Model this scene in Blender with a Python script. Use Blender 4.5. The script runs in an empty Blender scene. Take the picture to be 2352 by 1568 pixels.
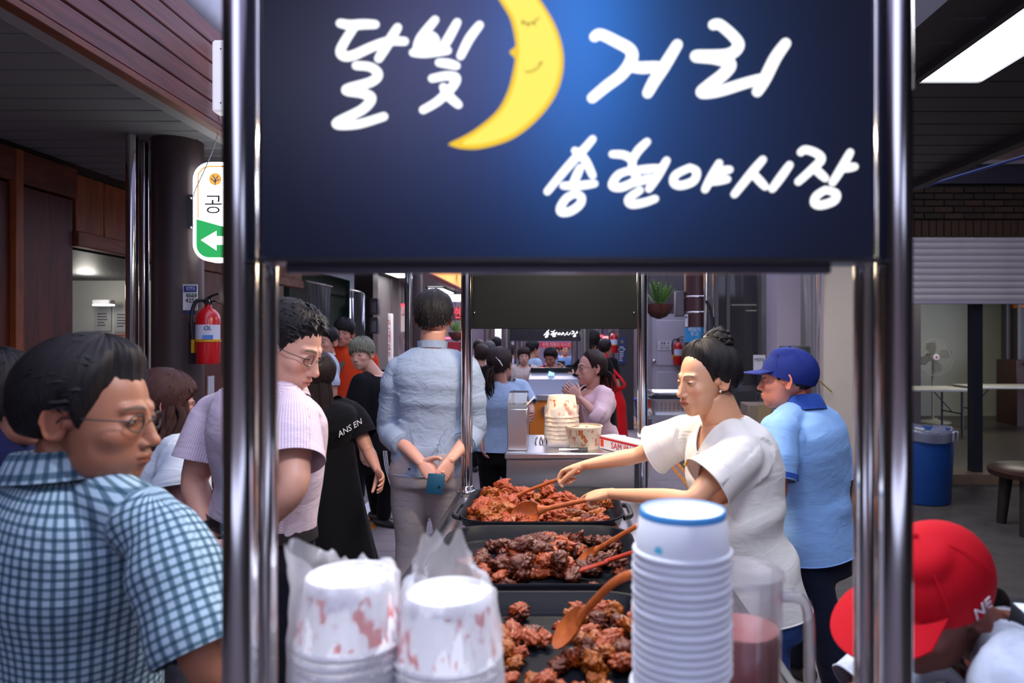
import bpy, bmesh, math, random
import numpy as np
from mathutils import Vector, Matrix, Quaternion
V = Vector
random.seed(7); rng = np.random.default_rng(7)
SC = bpy.context.scene
COL = SC.collection
# ------------------------------------------------------------------ camera, world, light, exposure
# level camera at eye height looking down the street (+Y); a 24 mm lens with a small lens shift
F = 1568.0; VX = 1290.0; VY = 775.0; HC = 1.5
def P(px, py, d):
    return V(((px-VX)*d/F, d, HC-(py-VY)*d/F))
cam = bpy.data.cameras.new('camera'); camo = bpy.data.objects.new('camera', cam); COL.objects.link(camo)
camo.location = (0, 0, HC); camo.rotation_euler = (math.pi/2, 0, 0)
cam.sensor_width = 36.0; cam.lens = 36.0*F/2352.0
cam.shift_x = -(VX-1176.0)/2352.0; cam.shift_y = (VY-784.0)/2352.0
cam.clip_start = .05; cam.clip_end = 200
cam.dof.use_dof = True; cam.dof.focus_distance = 3.0; cam.dof.aperture_fstop = 2.8
SC.camera = camo
SC.view_settings.view_transform = 'Standard'; SC.view_settings.look = 'None'
SC.view_settings.exposure = 0.15; SC.view_settings.gamma = 1.0; SC.view_settings.use_curve_mapping = False
w = bpy.data.worlds.new('overcast_evening'); SC.world = w; w.use_nodes = True
bg = w.node_tree.nodes['Background']; bg.inputs[0].default_value = (.66, .70, 1.0, 1); bg.inputs[1].default_value = 2.1

def area(name, loc, size, power, col, rot=(0, 0, 0), sy=None):
    l = bpy.data.lights.new(name, 'AREA'); l.energy = power; l.color = col; l.size = size
    if sy: l.shape = 'RECTANGLE'; l.size_y = sy
    o = bpy.data.objects.new(name, l); COL.objects.link(o); o.location = loc; o.rotation_euler = rot
    return o
def point(name, loc, power, col, r=.04):
    l = bpy.data.lights.new(name, 'POINT'); l.energy = power; l.color = col; l.shadow_soft_size = r
    o = bpy.data.objects.new(name, l); COL.objects.link(o); o.location = loc
    return o

# ------------------------------------------------------------------ materials
_M = {}
def srgb(r, g, b):
    f = lambda c: (c/255/12.92 if c/255 <= .04045 else ((c/255+.055)/1.055)**2.4)
    return (f(r), f(g), f(b))
def mat(name, col, rough=.5, metal=0., bump=None, var=None, spec=None, emit=None, alpha=None, sheen=0, trans=0, stretch=None, coat=0, sss=0):
    """procedural principled material; var=(scale, amount) mottles the colour, bump=(scale, strength)"""
    if name in _M: return _M[name]
    m = bpy.data.materials.new(name); m.use_nodes = True; nt = m.node_tree; b = nt.nodes['Principled BSDF']
    c4 = (*col[:3], 1); b.inputs['Base Color'].default_value = c4
    b.inputs['Roughness'].default_value = rough; b.inputs['Metallic'].default_value = metal
    if spec is not None: b.inputs['Specular IOR Level'].default_value = spec
    if emit: b.inputs['Emission Color'].default_value = (*emit[:3], 1); b.inputs['Emission Strength'].default_value = emit[3]
    if alpha is not None: b.inputs['Alpha'].default_value = alpha
    if trans: b.inputs['Transmission Weight'].default_value = trans; b.inputs['IOR'].default_value = 1.3
    if sheen: b.inputs['Sheen Weight'].default_value = sheen
    if coat: b.inputs['Coat Weight'].default_value = coat; b.inputs['Coat Roughness'].default_value = .15
    if sss: b.inputs['Subsurface Weight'].default_value = sss; b.inputs['Subsurface Radius'].default_value = (.01, .004, .002)
    if var or bump:
        tc = nt.nodes.new('ShaderNodeTexCoord'); vec = tc.outputs['Object']
        if stretch:
            mp = nt.nodes.new('ShaderNodeMapping'); mp.inputs['Scale'].default_value = stretch
            nt.links.new(vec, mp.inputs['Vector']); vec = mp.outputs[0]
    if var:
        n = nt.nodes.new('ShaderNodeTexNoise'); n.inputs['Scale'].default_value = var[0]; n.inputs['Detail'].default_value = 6
        nt.links.new(vec, n.inputs['Vector'])
        r = nt.nodes.new('ShaderNodeMapRange'); r.inputs[1].default_value = .25; r.inputs[2].default_value = .75
        r.inputs[3].default_value = 1-var[1]; r.inputs[4].default_value = 1+var[1]; nt.links.new(n.outputs['Fac'], r.inputs[0])
        x = nt.nodes.new('ShaderNodeVectorMath'); x.operation = 'SCALE'; x.inputs[0].default_value = col[:3]
        nt.links.new(r.outputs[0], x.inputs['Scale']); nt.links.new(x.outputs[0], b.inputs['Base Color'])
    if bump:
        n = nt.nodes.new('ShaderNodeTexNoise'); n.inputs['Scale'].default_value = bump[0]; n.inputs['Detail'].default_value = 4
        nt.links.new(vec, n.inputs['Vector'])
        bp = nt.nodes.new('ShaderNodeBump'); bp.inputs['Strength'].default_value = bump[1]; bp.inputs['Distance'].default_value = .01
        nt.links.new(n.outputs['Fac'], bp.inputs['Height']); nt.links.new(bp.outputs[0], b.inputs['Normal'])
    _M[name] = m
    return m
def glow(name, col, s):
    return mat(name, (0, 0, 0), .6, emit=(*col, s))
def wood(name, c1, c2, scale=(1, 1, 1), rough=.55, coat=0):
    if name in _M: return _M[name]
    m = mat(name, c1, rough, coat=coat); nt = m.node_tree; b = nt.nodes['Principled BSDF']
    tc = nt.nodes.new('ShaderNodeTexCoord'); mp = nt.nodes.new('ShaderNodeMapping'); mp.inputs['Scale'].default_value = scale
    oi = nt.nodes.new('ShaderNodeObjectInfo'); ad = nt.nodes.new('ShaderNodeVectorMath'); ad.operation = 'ADD'
    mu = nt.nodes.new('ShaderNodeMath'); mu.operation = 'MULTIPLY'; mu.inputs[1].default_value = 37
    nt.links.new(oi.outputs['Random'], mu.inputs[0]); nt.links.new(tc.outputs['Object'], mp.inputs['Vector'])
    nt.links.new(mp.outputs[0], ad.inputs[0]); nt.links.new(mu.outputs[0], ad.inputs[1])
    n = nt.nodes.new('ShaderNodeTexNoise'); n.inputs['Scale'].default_value = 5; n.inputs['Detail'].default_value = 8; n.inputs['Distortion'].default_value = 1.2
    nt.links.new(ad.outputs[0], n.inputs['Vector'])
    cr = nt.nodes.new('ShaderNodeValToRGB'); cr.color_ramp.elements[0].color = (*c2, 1); cr.color_ramp.elements[1].color = (*c1, 1)
    cr.color_ramp.elements[0].position = .32; cr.color_ramp.elements[1].position = .68
    nt.links.new(n.outputs['Fac'], cr.inputs[0]); nt.links.new(cr.outputs[0], b.inputs['Base Color'])
    bp = nt.nodes.new('ShaderNodeBump'); bp.inputs['Strength'].default_value = .15
    nt.links.new(n.outputs['Fac'], bp.inputs['Height']); nt.links.new(bp.outputs[0], b.inputs['Normal'])
    return m
def attr_mat(name, attr='Col', rough=.5, **k):
    """colour read from the mesh's colour attribute (the thing's own colours)"""
    if name in _M: return _M[name]
    m = mat(name, (1, 1, 1), rough, **k); nt = m.node_tree
    a = nt.nodes.new('ShaderNodeAttribute'); a.attribute_name = attr
    nt.links.new(a.outputs['Color'], nt.nodes['Principled BSDF'].inputs['Base Color'])
    return m
def film(name, tint=(.9, .9, 1), white=.12, gloss=.25, rough=.15, bump=(30, .3)):
    """clear plastic sheet: mostly see-through with gloss and a little milkiness"""
    if name in _M: return _M[name]
    m = bpy.data.materials.new(name); m.use_nodes = True; nt = m.node_tree; nt.nodes.clear()
    out = nt.nodes.new('ShaderNodeOutputMaterial'); tr = nt.nodes.new('ShaderNodeBsdfTransparent'); tr.inputs[0].default_value = (*tint, 1)
    gl = nt.nodes.new('ShaderNodeBsdfGlossy'); gl.inputs['Roughness'].default_value = rough
    di = nt.nodes.new('ShaderNodeBsdfTranslucent'); di.inputs[0].default_value = (.85, .85, .9, 1)
    d2 = nt.nodes.new('ShaderNodeBsdfDiffuse'); d2.inputs[0].default_value = (.85, .85, .9, 1)
    a0 = nt.nodes.new('ShaderNodeMixShader'); nt.links.new(di.outputs[0], a0.inputs[1]); nt.links.new(d2.outputs[0], a0.inputs[2])
    a = nt.nodes.new('ShaderNodeMixShader'); a.inputs[0].default_value = white; nt.links.new(tr.outputs[0], a.inputs[1]); nt.links.new(a0.outputs[0], a.inputs[2])
    c = nt.nodes.new('ShaderNodeMixShader'); nt.links.new(a.outputs[0], c.inputs[1]); nt.links.new(gl.outputs[0], c.inputs[2])
    fr = nt.nodes.new('ShaderNodeFresnel'); fr.inputs[0].default_value = 1.45
    mx = nt.nodes.new('ShaderNodeMath'); mx.operation = 'MULTIPLY'; mx.inputs[1].default_value = gloss*4
    nt.links.new(fr.outputs[0], mx.inputs[0]); nt.links.new(mx.outputs[0], c.inputs[0])
    tc = nt.nodes.new('ShaderNodeTexCoord'); n = nt.nodes.new('ShaderNodeTexNoise'); n.inputs['Scale'].default_value = bump[0]
    nt.links.new(tc.outputs['Object'], n.inputs['Vector'])
    bp = nt.nodes.new('ShaderNodeBump'); bp.inputs['Strength'].default_value = bump[1]; nt.links.new(n.outputs['Fac'], bp.inputs['Height'])
    for x in (gl, fr): nt.links.new(bp.outputs[0], x.inputs['Normal'])
    nt.links.new(c.outputs[0], out.inputs[0]); _M[name] = m
    return m
STEEL = mat('polished_steel', (.72, .70, .70), .13, 1., bump=(3, .02))
STEEL2 = mat('brushed_steel', (.60, .60, .63), .28, 1., bump=(60, .05), stretch=(1, 12, 12))
BLACK = mat('black_metal', (.012, .012, .016), .35)
BLACKP = mat('black_plastic', (.015, .015, .018), .45)
WHITEP = mat('white_paint', (.72, .72, .76), .5, var=(6, .06))
DARK = mat('dark_grey', (.03, .03, .035), .5)

# ------------------------------------------------------------------ mesh builder
def frame_from(t, up):
    t = t.normalized(); x = up.cross(t)
    if x.length < 1e-5: x = V((1, 0, 0)).cross(t)
    if x.length < 1e-5: x = V((0, 1, 0)).cross(t)
    x.normalize(); return x, t.cross(x).normalized()
class MB:
    def __init__(s): s.v = []; s.f = []; s.m = []
    def add(s, vs, fs, mi=0):
        o = len(s.v); s.v += [tuple(a) for a in vs]; s.f += [tuple(i+o for i in f) for f in fs]; s.m += [mi]*len(fs); return s
    def box(s, a, b, mi=0):
        x0, x1 = sorted((a[0], b[0])); y0, y1 = sorted((a[1], b[1])); z0, z1 = sorted((a[2], b[2]))
        return s.add([(x0,y0,z0),(x1,y0,z0),(x1,y1,z0),(x0,y1,z0),(x0,y0,z1),(x1,y0,z1),(x1,y1,z1),(x0,y1,z1)],
                     [(0,3,2,1),(4,5,6,7),(0,1,5,4),(1,2,6,5),(2,3,7,6),(3,0,4,7)], mi)
    def obox(s, c, x, y, z, mi=0):
        """oriented box: centre and half-axis vectors"""
        c, x, y, z = V(c), V(x), V(y), V(z)
        vs = [c+x*a+y*b+z*d for d in (-1, 1) for a, b in ((-1,-1),(1,-1),(1,1),(-1,1))]
        return s.add(vs, [(0,3,2,1),(4,5,6,7),(0,1,5,4),(1,2,6,5),(2,3,7,6),(3,0,4,7)], mi)
    def rings(s, rs, close=True, cap=True, mi=0):
        n = len(rs[0]); vs = [p for r in rs for p in r]; fs = []
        for i in range(len(rs)-1):
            for j in range(n if close else n-1):
                k = (j+1) % n; fs.append((i*n+j, i*n+k, (i+1)*n+k, (i+1)*n+j))
        if cap: fs.append(tuple(reversed(range(n)))); fs.append(tuple((len(rs)-1)*n+j for j in range(n)))
        return s.add(vs, fs, mi)
    def tube(s, path, rad, n=12, up=V((0, 0, 1)), cap=True, rnd=False, mi=0, ups=None):
        """tube along a path; rad: number, list, or list of (rx, ry)"""
        path = [V(p) for p in path]; m = len(path)
        if not isinstance(rad, (list, tuple)): rad = [rad]*m
        rad = [r if isinstance(r, (tuple, list)) else (r, r) for r in rad]
        tan = [(path[min(i+1, m-1)]-path[max(i-1, 0)]).normalized() for i in range(m)]
        if rnd:   # rounded ends
            for e, q in ((0, -1), (m-1, 1)): pass
            a0 = [(path[0]-tan[0]*min(rad[0])*math.sin(a), [r*max(math.cos(a), .05) for r in rad[0]], tan[0]) for a in (1.5, 1.15, .8, .4)]
            a1 = [(path[-1]+tan[-1]*min(rad[-1])*math.sin(a), [r*max(math.cos(a), .05) for r in rad[-1]], tan[-1]) for a in (.4, .8, 1.15, 1.5)]
            path = [a[0] for a in a0]+path+[a[0] for a in a1]; rad = [a[1] for a in a0]+rad+[a[1] for a in a1]
            tan = [a[2] for a in a0]+tan+[a[2] for a in a1]
            if ups: ups = [ups[0]]*4+list(ups)+[ups[-1]]*4
        rs = []; px = None
        for i, (p, r, t) in enumerate(zip(path, rad, tan)):
            if px is None or ups: x, y = frame_from(t, ups[i] if ups else up)
            else:      # carry the frame along so the tube never twists
                x = px-t*px.dot(t); x = x.normalized() if x.length > 1e-4 else frame_from(t, up)[0]; y = t.cross(x).normalized()
            px = x
            rs.append([p+x*(r[0]*math.cos(2*math.pi*j/n))+y*(r[1]*math.sin(2*math.pi*j/n)) for j in range(n)])
        return s.rings(rs, True, cap, mi)
    def lathe(s, prof, c=(0, 0, 0), n=24, axis=V((0, 0, 1)), cap=False, mi=0, a0=0, a1=2*math.pi):
        x, y = frame_from(axis, V((0, 1, 0)) if abs(axis.z) > .9 else V((0, 0, 1))); c = V(c); full = abs(a1-a0-2*math.pi) < 1e-6
        k = n if full else n+1
        rs = [[c+axis*h+x*(r*math.cos(a0+(a1-a0)*j/n))+y*(r*math.sin(a0+(a1-a0)*j/n)) for j in range(k)] for r, h in prof]
        return s.rings(rs, full, cap, mi)
    def ball(s, c, r, n=12, mi=0, rot=None):
        r = (r, r, r) if not isinstance(r, (tuple, list)) else r; c = V(c); vs = []; m = max(6, n//2+1)
        for i in range(m+1):
            a = math.pi*i/m; a = min(max(a, .02), math.pi-.02)
            for j in range(n):
                b = 2*math.pi*j/n; p = V((r[0]*math.sin(a)*math.cos(b), r[1]*math.sin(a)*math.sin(b), -r[2]*math.cos(a)))
                vs.append(c+(rot @ p if rot else p))
        fs = [(i*n+j, i*n+(j+1) % n, (i+1)*n+(j+1) % n, (i+1)*n+j) for i in range(m) for j in range(n)]
        fs += [tuple(reversed(range(n))), tuple(m*n+j for j in range(n))]
        return s.add(vs, fs, mi)
    def prism(s, poly, depth, mi=0, n=None):
        """closed 3-D polygon extruded by the vector depth (ends fan-filled by build's triangulation)"""
        k = len(poly); d = V(depth); a = [V(p) for p in poly]; vs = a+[p+d for p in a]
        return s.add(vs, [tuple(range(k-1, -1, -1)), tuple(range(k, 2*k))]+[(i, (i+1) % k, k+(i+1) % k, k+i) for i in range(k)], mi)
    def build(s, name, m, parent=None, smooth=True, bevel=0, ang=40, loc=None, recalc=True, seg=1):
        me = bpy.data.meshes.new(name)
        if loc is None:
            if parent is not None: loc = V(parent['_w']) if '_w' in parent else V((0, 0, 0))
            else:
                a = np.array(s.v); loc = V(((a[:,0].min()+a[:,0].max())/2, (a[:,1].min()+a[:,1].max())/2, a[:,2].min()))
        loc = V(loc)
        a = np.array(s.v, dtype=float)-np.array(loc)
        me.from_pydata(a.tolist(), [], s.f)
        ms = m if isinstance(m, (list, tuple)) else [m]
        for x in ms: me.materials.append(x)
        if len(ms) > 1: me.polygons.foreach_set('material_index', s.m)
        if bevel or recalc:
            bm = bmesh.new(); bm.from_mesh(me)
            bmesh.ops.recalc_face_normals(bm, faces=bm.faces)
            if bevel:
                es = [e for e in bm.edges if len(e.link_faces) == 2 and e.calc_face_angle(0) > .6]
                bmesh.ops.bevel(bm, geom=es, offset=bevel, segments=seg, profile=.5, affect='EDGES', clamp_overlap=True)
            bm.to_mesh(me); bm.free()
        if smooth:
            me.polygons.foreach_set('use_smooth', [True]*len(me.polygons)); me.set_sharp_from_angle(angle=math.radians(ang))
        me.update()
        o = bpy.data.objects.new(name, me); COL.objects.link(o)
        if parent is not None: o.parent = parent; o['_w'] = tuple(loc)
        else: o.location = loc; o['_w'] = tuple(loc)
        return o
def tag(o, label=None, cat=None, group=None, kind=None):
    if label: o['label'] = label
    if cat: o['category'] = cat
    if group: o['group'] = group
    if kind: o['kind'] = kind
    return o
def thing(name, label, cat, loc, group=None):
    o = bpy.data.objects.new(name, None); COL.objects.link(o); o.location = loc; o['_w'] = tuple(loc); o.empty_display_size = .1
    return tag(o, label, cat, group)
def copy_tree(o, loc=None, label=None, rz=None, parent=None):
    c = o.copy(); COL.objects.link(c)
    if parent is not None: c.parent = parent
    if loc is not None: c.location = loc; c['_w'] = tuple(loc)
    if rz is not None: c.rotation_euler.z = rz
    if label: c['label'] = label
    for ch in list(o.children): copy_tree(ch, parent=c)
    return c
def text_obj(name, body, size, c, m, parent=None, xdir=V((1, 0, 0)), zdir=V((0, 0, 1)), ext=.0008, width=None, shear=0, spacing=1.0):
    """flat lettering centred at c, reading along xdir, upright along zdir"""
    cu = bpy.data.curves.new('t', 'FONT'); cu.body = body; cu.size = size; cu.align_x = 'CENTER'; cu.align_y = 'CENTER'; cu.extrude = ext; cu.shear = shear
    cu.resolution_u = 3; cu.space_character = spacing
    t = bpy.data.objects.new('t', cu); COL.objects.link(t); bpy.context.view_layer.update()
    me = bpy.data.meshes.new_from_object(t.evaluated_get(bpy.context.evaluated_depsgraph_get()))
    k = 1.0
    if width and t.dimensions.x > 0: k = width/t.dimensions.x
    bpy.data.objects.remove(t); bpy.data.curves.remove(cu)
    x = V(xdir).normalized(); z = V(zdir).normalized(); y = z.cross(x)   # text normal = x cross z = -y
    R = Matrix((x, z, x.cross(z))).transposed()
    pl = V(parent['_w']) if parent is not None else V(c)
    for v in me.vertices: v.co = R @ (V((v.co.x*k, v.co.y, v.co.z)))+V(c)-pl
    me.name = name; me.materials.clear(); me.materials.append(m)
    o = bpy.data.objects.new(name, me); COL.objects.link(o); o['_w'] = tuple(pl)
    if parent is not None: o.parent = parent
    else: o.location = pl
    return o
def catmull(pts, n=6):
    pts = [V(p) for p in pts]; out = []
    for i in range(len(pts)-1):
        p0, p1, p2, p3 = pts[max(i-1, 0)], pts[i], pts[i+1], pts[min(i+2, len(pts)-1)]
        for k in range(n):
            t = k/n; out.append(.5*((2*p1)+(p2-p0)*t+(2*p0-5*p1+4*p2-p3)*t*t+(3*p1-p0-3*p2+p3)*t**3))
    out.append(pts[-1]); return out
# ================================================================== the setting
def struct(mb, name, m, parent=None, **k):
    o = mb.build(name, m, parent, **k)
    if parent is None: o['kind'] = 'structure'
    return o
ASPH = mat('asphalt', (.055, .048, .046), .8, var=(7, .3), bump=(120, .4))
PAVE = mat('grey_paver', srgb(128, 118, 122), .75, var=(9, .16), bump=(90, .25))
fl = struct(MB().box((-8, -4, -.25), (1.42, 40, -.03)), 'floor', mat('joint_sand', (.09, .08, .08), .9))
struct(MB().box((1.42, -4, -.25), (14, 40, 0)), 'floor_court', ASPH)
pv = MB().box((-.247, -.197, -.028), (.247, .197, 0)).build('paver', PAVE, fl, bevel=.004, loc=(0, 0, 0))
cols = [-2.85+.5*i for i in range(9)]; rows = [2.6+.4*j for j in range(31)]; first = True
for j, y in enumerate(rows):
    for x in cols:
        if abs(x) < .35 and y < 3.3: continue
        o = pv if first else pv.copy()
        if not first: COL.objects.link(o)
        first = False
        o.location = V((x+(.25 if j % 2 else 0)*0+random.uniform(-.002, .002), y, random.uniform(-.003, .001)))-V(fl['_w'])
        o.rotation_euler = (random.uniform(-.004, .004), random.uniform(-.004, .004), 0)
far = MB()
for y in np.arange(15.0, 34, .4):
    for x in cols: far.box((x-.245, y-.195, -.03), (x+.245, y+.195, 0))
tag(far.build('paver_field', PAVE, fl), kind='stuff')
far = MB()
for y in np.arange(-2.6, 2.5, .4):
    for x in cols: far.box((x-.245, y-.195, -.03), (x+.245, y+.195, 0))
tag(far.build('paver_field', PAVE, fl), kind='stuff')
YEL = mat('worn_yellow_paint', srgb(196, 120, 40), .7, var=(14, .35))
for x, n, lab in ((-1.55, 'left', 'worn yellow line painted on pavers beside the black-clothed boy'), (1.33, 'right', 'worn yellow line painted where pavers meet dark court asphalt')):
    mb = MB(); mb.box((x-.075, 2.0, .0005), (x-.02, 12, .004)); mb.box((x+.015, 2.0, .0005), (x+.075, 12, .004))
    tag(mb.build('painted_line', YEL), lab, 'floor marking')
tag(MB().box((-1.76, 5.2, .0005), (-1.64, 6.9, .012)).build('white_strip', mat('white_strip', (.8, .82, .95), .3), bevel=.003), 'white plastic strip lying on pavers along the yellow line', 'floor strip')

# ---- left building: soffit, plank fascia, wooden wall
SOF = mat('soffit_metal', srgb(118, 120, 122), .55, var=(3, .08))
sof = struct(MB().box((-6.5, -6, 2.655), (-1.86, 9.6, 2.75)), 'ceiling', mat('soffit_back', (.05, .05, .055), .7))
y = .6; pn = None
while y < 9.2:
    if pn is None: pn = o = MB().box((-3.19, -.079, 2.632), (-1.93, .079, 2.655)).build('ceiling_panel', SOF, sof, bevel=.006, loc=(0, 0, 0))
    else: o = pn.copy(); COL.objects.link(o)
    o.location = V((0, y, 0))-V(sof['_w']); y += .17
sof2 = struct(MB().box((-6.5, 9.6, 2.655), (-2.3, 20, 2.75)), 'ceiling_far', SOF)
PLANK = wood('stained_plank', srgb(132, 66, 62), srgb(84, 38, 40), (2.5, .35, 6), .5)
fas = struct(MB().box((-1.93, -6, 2.63), (-1.845, 5.4, 3.12)), 'trim_1', mat('fascia_core', (.05, .03, .03), .7))
for i in range(5):
    MB().box((-1.845, .4, 2.632+.1*i), (-1.82, 5.4, 2.728+.1*i)).build('plank', PLANK, fas, bevel=.006)
MB().box((-1.87, .4, 2.60), (-1.815, 5.4, 2.63)).build('bottom_batten', wood('batten_wood', srgb(150, 80, 48), srgb(96, 48, 30), (1, .4, 1)), fas, bevel=.003)
MB().box((-1.96, .4, 2.612), (-1.88, 9.0, 2.634)).build('edge_strip', mat('edge_strip', srgb(150, 150, 150), .5), fas, bevel=.003)
# upper storeys set back above both eaves
UPW = mat('upper_wall', srgb(190, 184, 204), .7, var=(2, .05))
struct(MB().box((-3.1, -6, 2.75), (-2.95, 20, 6.6)), 'wall_upper_left', mat('upper_wall_left', srgb(150, 140, 160), .7))
struct(MB().box((-6, -6.3, 0), (8, -6, 2.9)), 'wall_back_added', mat('light_block_wall', srgb(120, 104, 104), .7))  # unseen wall added behind the camera to cut the light from there
struct(MB().box((1.30, -6, 2.76), (1.45, 6.8, 5.6)), 'wall_upper_right', UPW)
duct = thing('air_duct', 'round grey metal air duct running above the plank fascia', 'duct', (-2.3, 2, 3.0))
ms = mat('galvanised', (.42, .42, .45), .38, .8, var=(4, .15))
MB().tube([(-2.3, yy, 3.42) for yy in (.4, 3, 7)], .42, 40).build('duct_tube', ms, duct)
for yy in (1.0, 2.1, 3.2, 4.3): MB().lathe([(.42, -.03), (.435, -.02), (.435, .02), (.42, .03)], (-2.3, yy, 3.42), 40, V((0, 1, 0))).build('joint_ring', DARK, duct)
WW = wood('wall_wood_dark', srgb(112, 46, 24), srgb(70, 26, 13), (1, 3, .35), .5)
WL = wood('wall_wood_orange', srgb(168, 92, 42), srgb(128, 62, 28), (1, 4, .5), .5)
wl = struct(MB().box((-3.35, -6, 0), (-3.24, 4.48, 2.66)), 'wall_left', mat('wall_core', (.05, .03, .02), .8))
for y0, y1 in ((2.3, 2.86), (2.87, 3.42), (3.43, 3.98), (3.99, 4.47)):
    MB().box((-3.24, y0, .02), (-3.2, y1, 2.4)).build('plank', WW, wl, bevel=.004)
MB().box((-3.24, 2.3, 2.41), (-3.17, 4.47, 2.6)).build('plank', wood('wall_wood_mid', srgb(120, 62, 34), srgb(84, 40, 22), (1, .5, 3)), wl, bevel=.004)
MB().box((-3.22, 3.96, .02), (-3.165, 4.02, 2.6)).build('batten', WL, wl, bevel=.003)
wl2 = struct(MB().box((-3.34, 4.48, 2.13), (-3.24, 8.4, 2.66)), 'wall_lintel', mat('wall_core2', (.05, .03, .02), .8))
for i in range(14):
    y0 = 4.5+.28*i; MB().box((-3.24, y0, 2.2), (-3.2, y0+.272, 2.58)).build('plank', WL, wl2, bevel=.004)
MB().box((-3.25, 4.48, 2.10), (-3.17, 8.4, 2.2)).build('beam', wood('beam_wood', srgb(150, 84, 50), srgb(104, 54, 32), (1, .5, 2)), wl2, bevel=.006)
wl3 = struct(MB().box((-3.34, 5.75, 0), (-3.24, 7.9, 2.12)), 'wall_left_mid', WW)
MB().box((-3.24, 5.75, 0), (-3.2, 5.86, 2.1)).build('jamb', mat('cream', srgb(196, 186, 160), .6), wl3)
for i in range(3): MB().box((-3.24, 5.9+.66*i, .02), (-3.2, 6.54+.66*i, 2.1)).build('plank', WW, wl3, bevel=.004)
tag(MB().box((-3.2, 6.16, .98), (-3.19, 6.27, 1.15)).build('paper_notice', WHITEP), 'small white notice on dark wooden wall under the fire extinguisher', 'notice')
# the room behind the opening
struct(MB().box((-7.5, 7.2, 0), (-3.24, 7.35, 2.66)), 'wall_room_back', mat('room_white', srgb(170, 170, 160), .6, var=(2, .08)))
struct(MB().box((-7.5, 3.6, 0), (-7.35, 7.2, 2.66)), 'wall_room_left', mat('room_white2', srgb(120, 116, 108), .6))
struct(MB().box((-7.4, 4.5, 2.1), (-3.34, 7.2, 2.2)), 'ceiling_room', mat('room_ceiling', (.02, .02, .025), .5, bump=(20, .2)))
point('room_lamp', (-4.6, 6.6, 1.95), 6, (1, .95, .85), .08)
t = thing('ceiling_lamp', 'small glowing white box standing in for a light reflection inside the dark wooden doorway', 'lamp', P(238, 697, 7.0))  # glowing box put in where only a light reflection shows
a = P(238, 695, 7.0); MB().box(a-V((.09, .05, .02)), a+V((.09, .05, .03))).build('housing', WHITEP, t, bevel=.01)
MB().box(a-V((.085, .045, .03)), a+V((.085, .045, -.02))).build('tube', glow('tube_glow', (1, .98, .9), 6), t)
PAP = mat('poster_paper', srgb(150, 120, 105), .7); RED = mat('print_red', srgb(150, 60, 50), .7); INK = mat('print_ink', srgb(60, 55, 60), .7)
for (x0, x1, y0, y1, k) in ((173, 211, 766, 812, 0), (218, 256, 766, 812, 0), (262, 298, 766, 812, 0), (217, 256, 700, 760, 1), (262, 300, 702, 762, 1)):
    a, b = P(x0, y1, 7.19), P(x1, y0, 7.19); c = (a+b)/2
    t = thing('poster', ('cream poster with red frame on the white wall inside the doorway' if k == 0 else 'pale grey printed sheet on the white wall inside the doorway'), 'poster', (c.x, 7.19, a.z), 'posters inside the left doorway')
    MB().box((a.x, 7.185, a.z), (b.x, 7.2, b.z)).build('sheet', PAP if k == 0 else mat('poster_grey', srgb(150, 150, 148), .7), t)
    mb = MB(); h = b.z-a.z; wd = b.x-a.x
    for q in range(5): mb.box((c.x-wd*.3, 7.182, a.z+h*(.2+.11*q)), (c.x+wd*random.uniform(.1, .3), 7.185, a.z+h*(.24+.11*q)))
    if k == 0:
        for sx in (-1, 1): mb.box((c.x+sx*wd*.42-.005, 7.182, a.z+h*.06), (c.x+sx*wd*.42+.005, 7.185, a.z+h*.94))
        mb.box((c.x-wd*.42, 7.182, a.z+h*.9), (c.x+wd*.42, 7.185, a.z+h*.95))
    tag(mb.build('print', RED if k == 0 else INK, t), kind='stuff')
# left column, steel posts
COLM = mat('column_brown', srgb(64, 50, 50), .42, var=(5, .12), bump=(25, .08))
cc = V((-2.22, 3.95, 0))
struct(MB().lathe([(.135, 0), (.135, 2.64)], cc, 40, cap=True), 'column_left', COLM)
for i, (px, d) in enumerate(((303, 3.8), (331, 3.95))):
    c = P(px, 800, d); struct(MB().lathe([(.031 if i == 0 else .026, 0), (.031 if i == 0 else .026, 2.64)], (c.x, c.y, 0), 24, cap=True), 'post_left', STEEL)
struct(MB().lathe([(.135, 0), (.135, 2.64)], (-2.3, 10.6, 0), 28, cap=True), 'column_left_far', COLM)
struct(MB().lathe([(.04, 0), (.04, 2.64)], (-2.27, 10.2, 0), 20, cap=True), 'post_left_far', STEEL)
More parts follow.
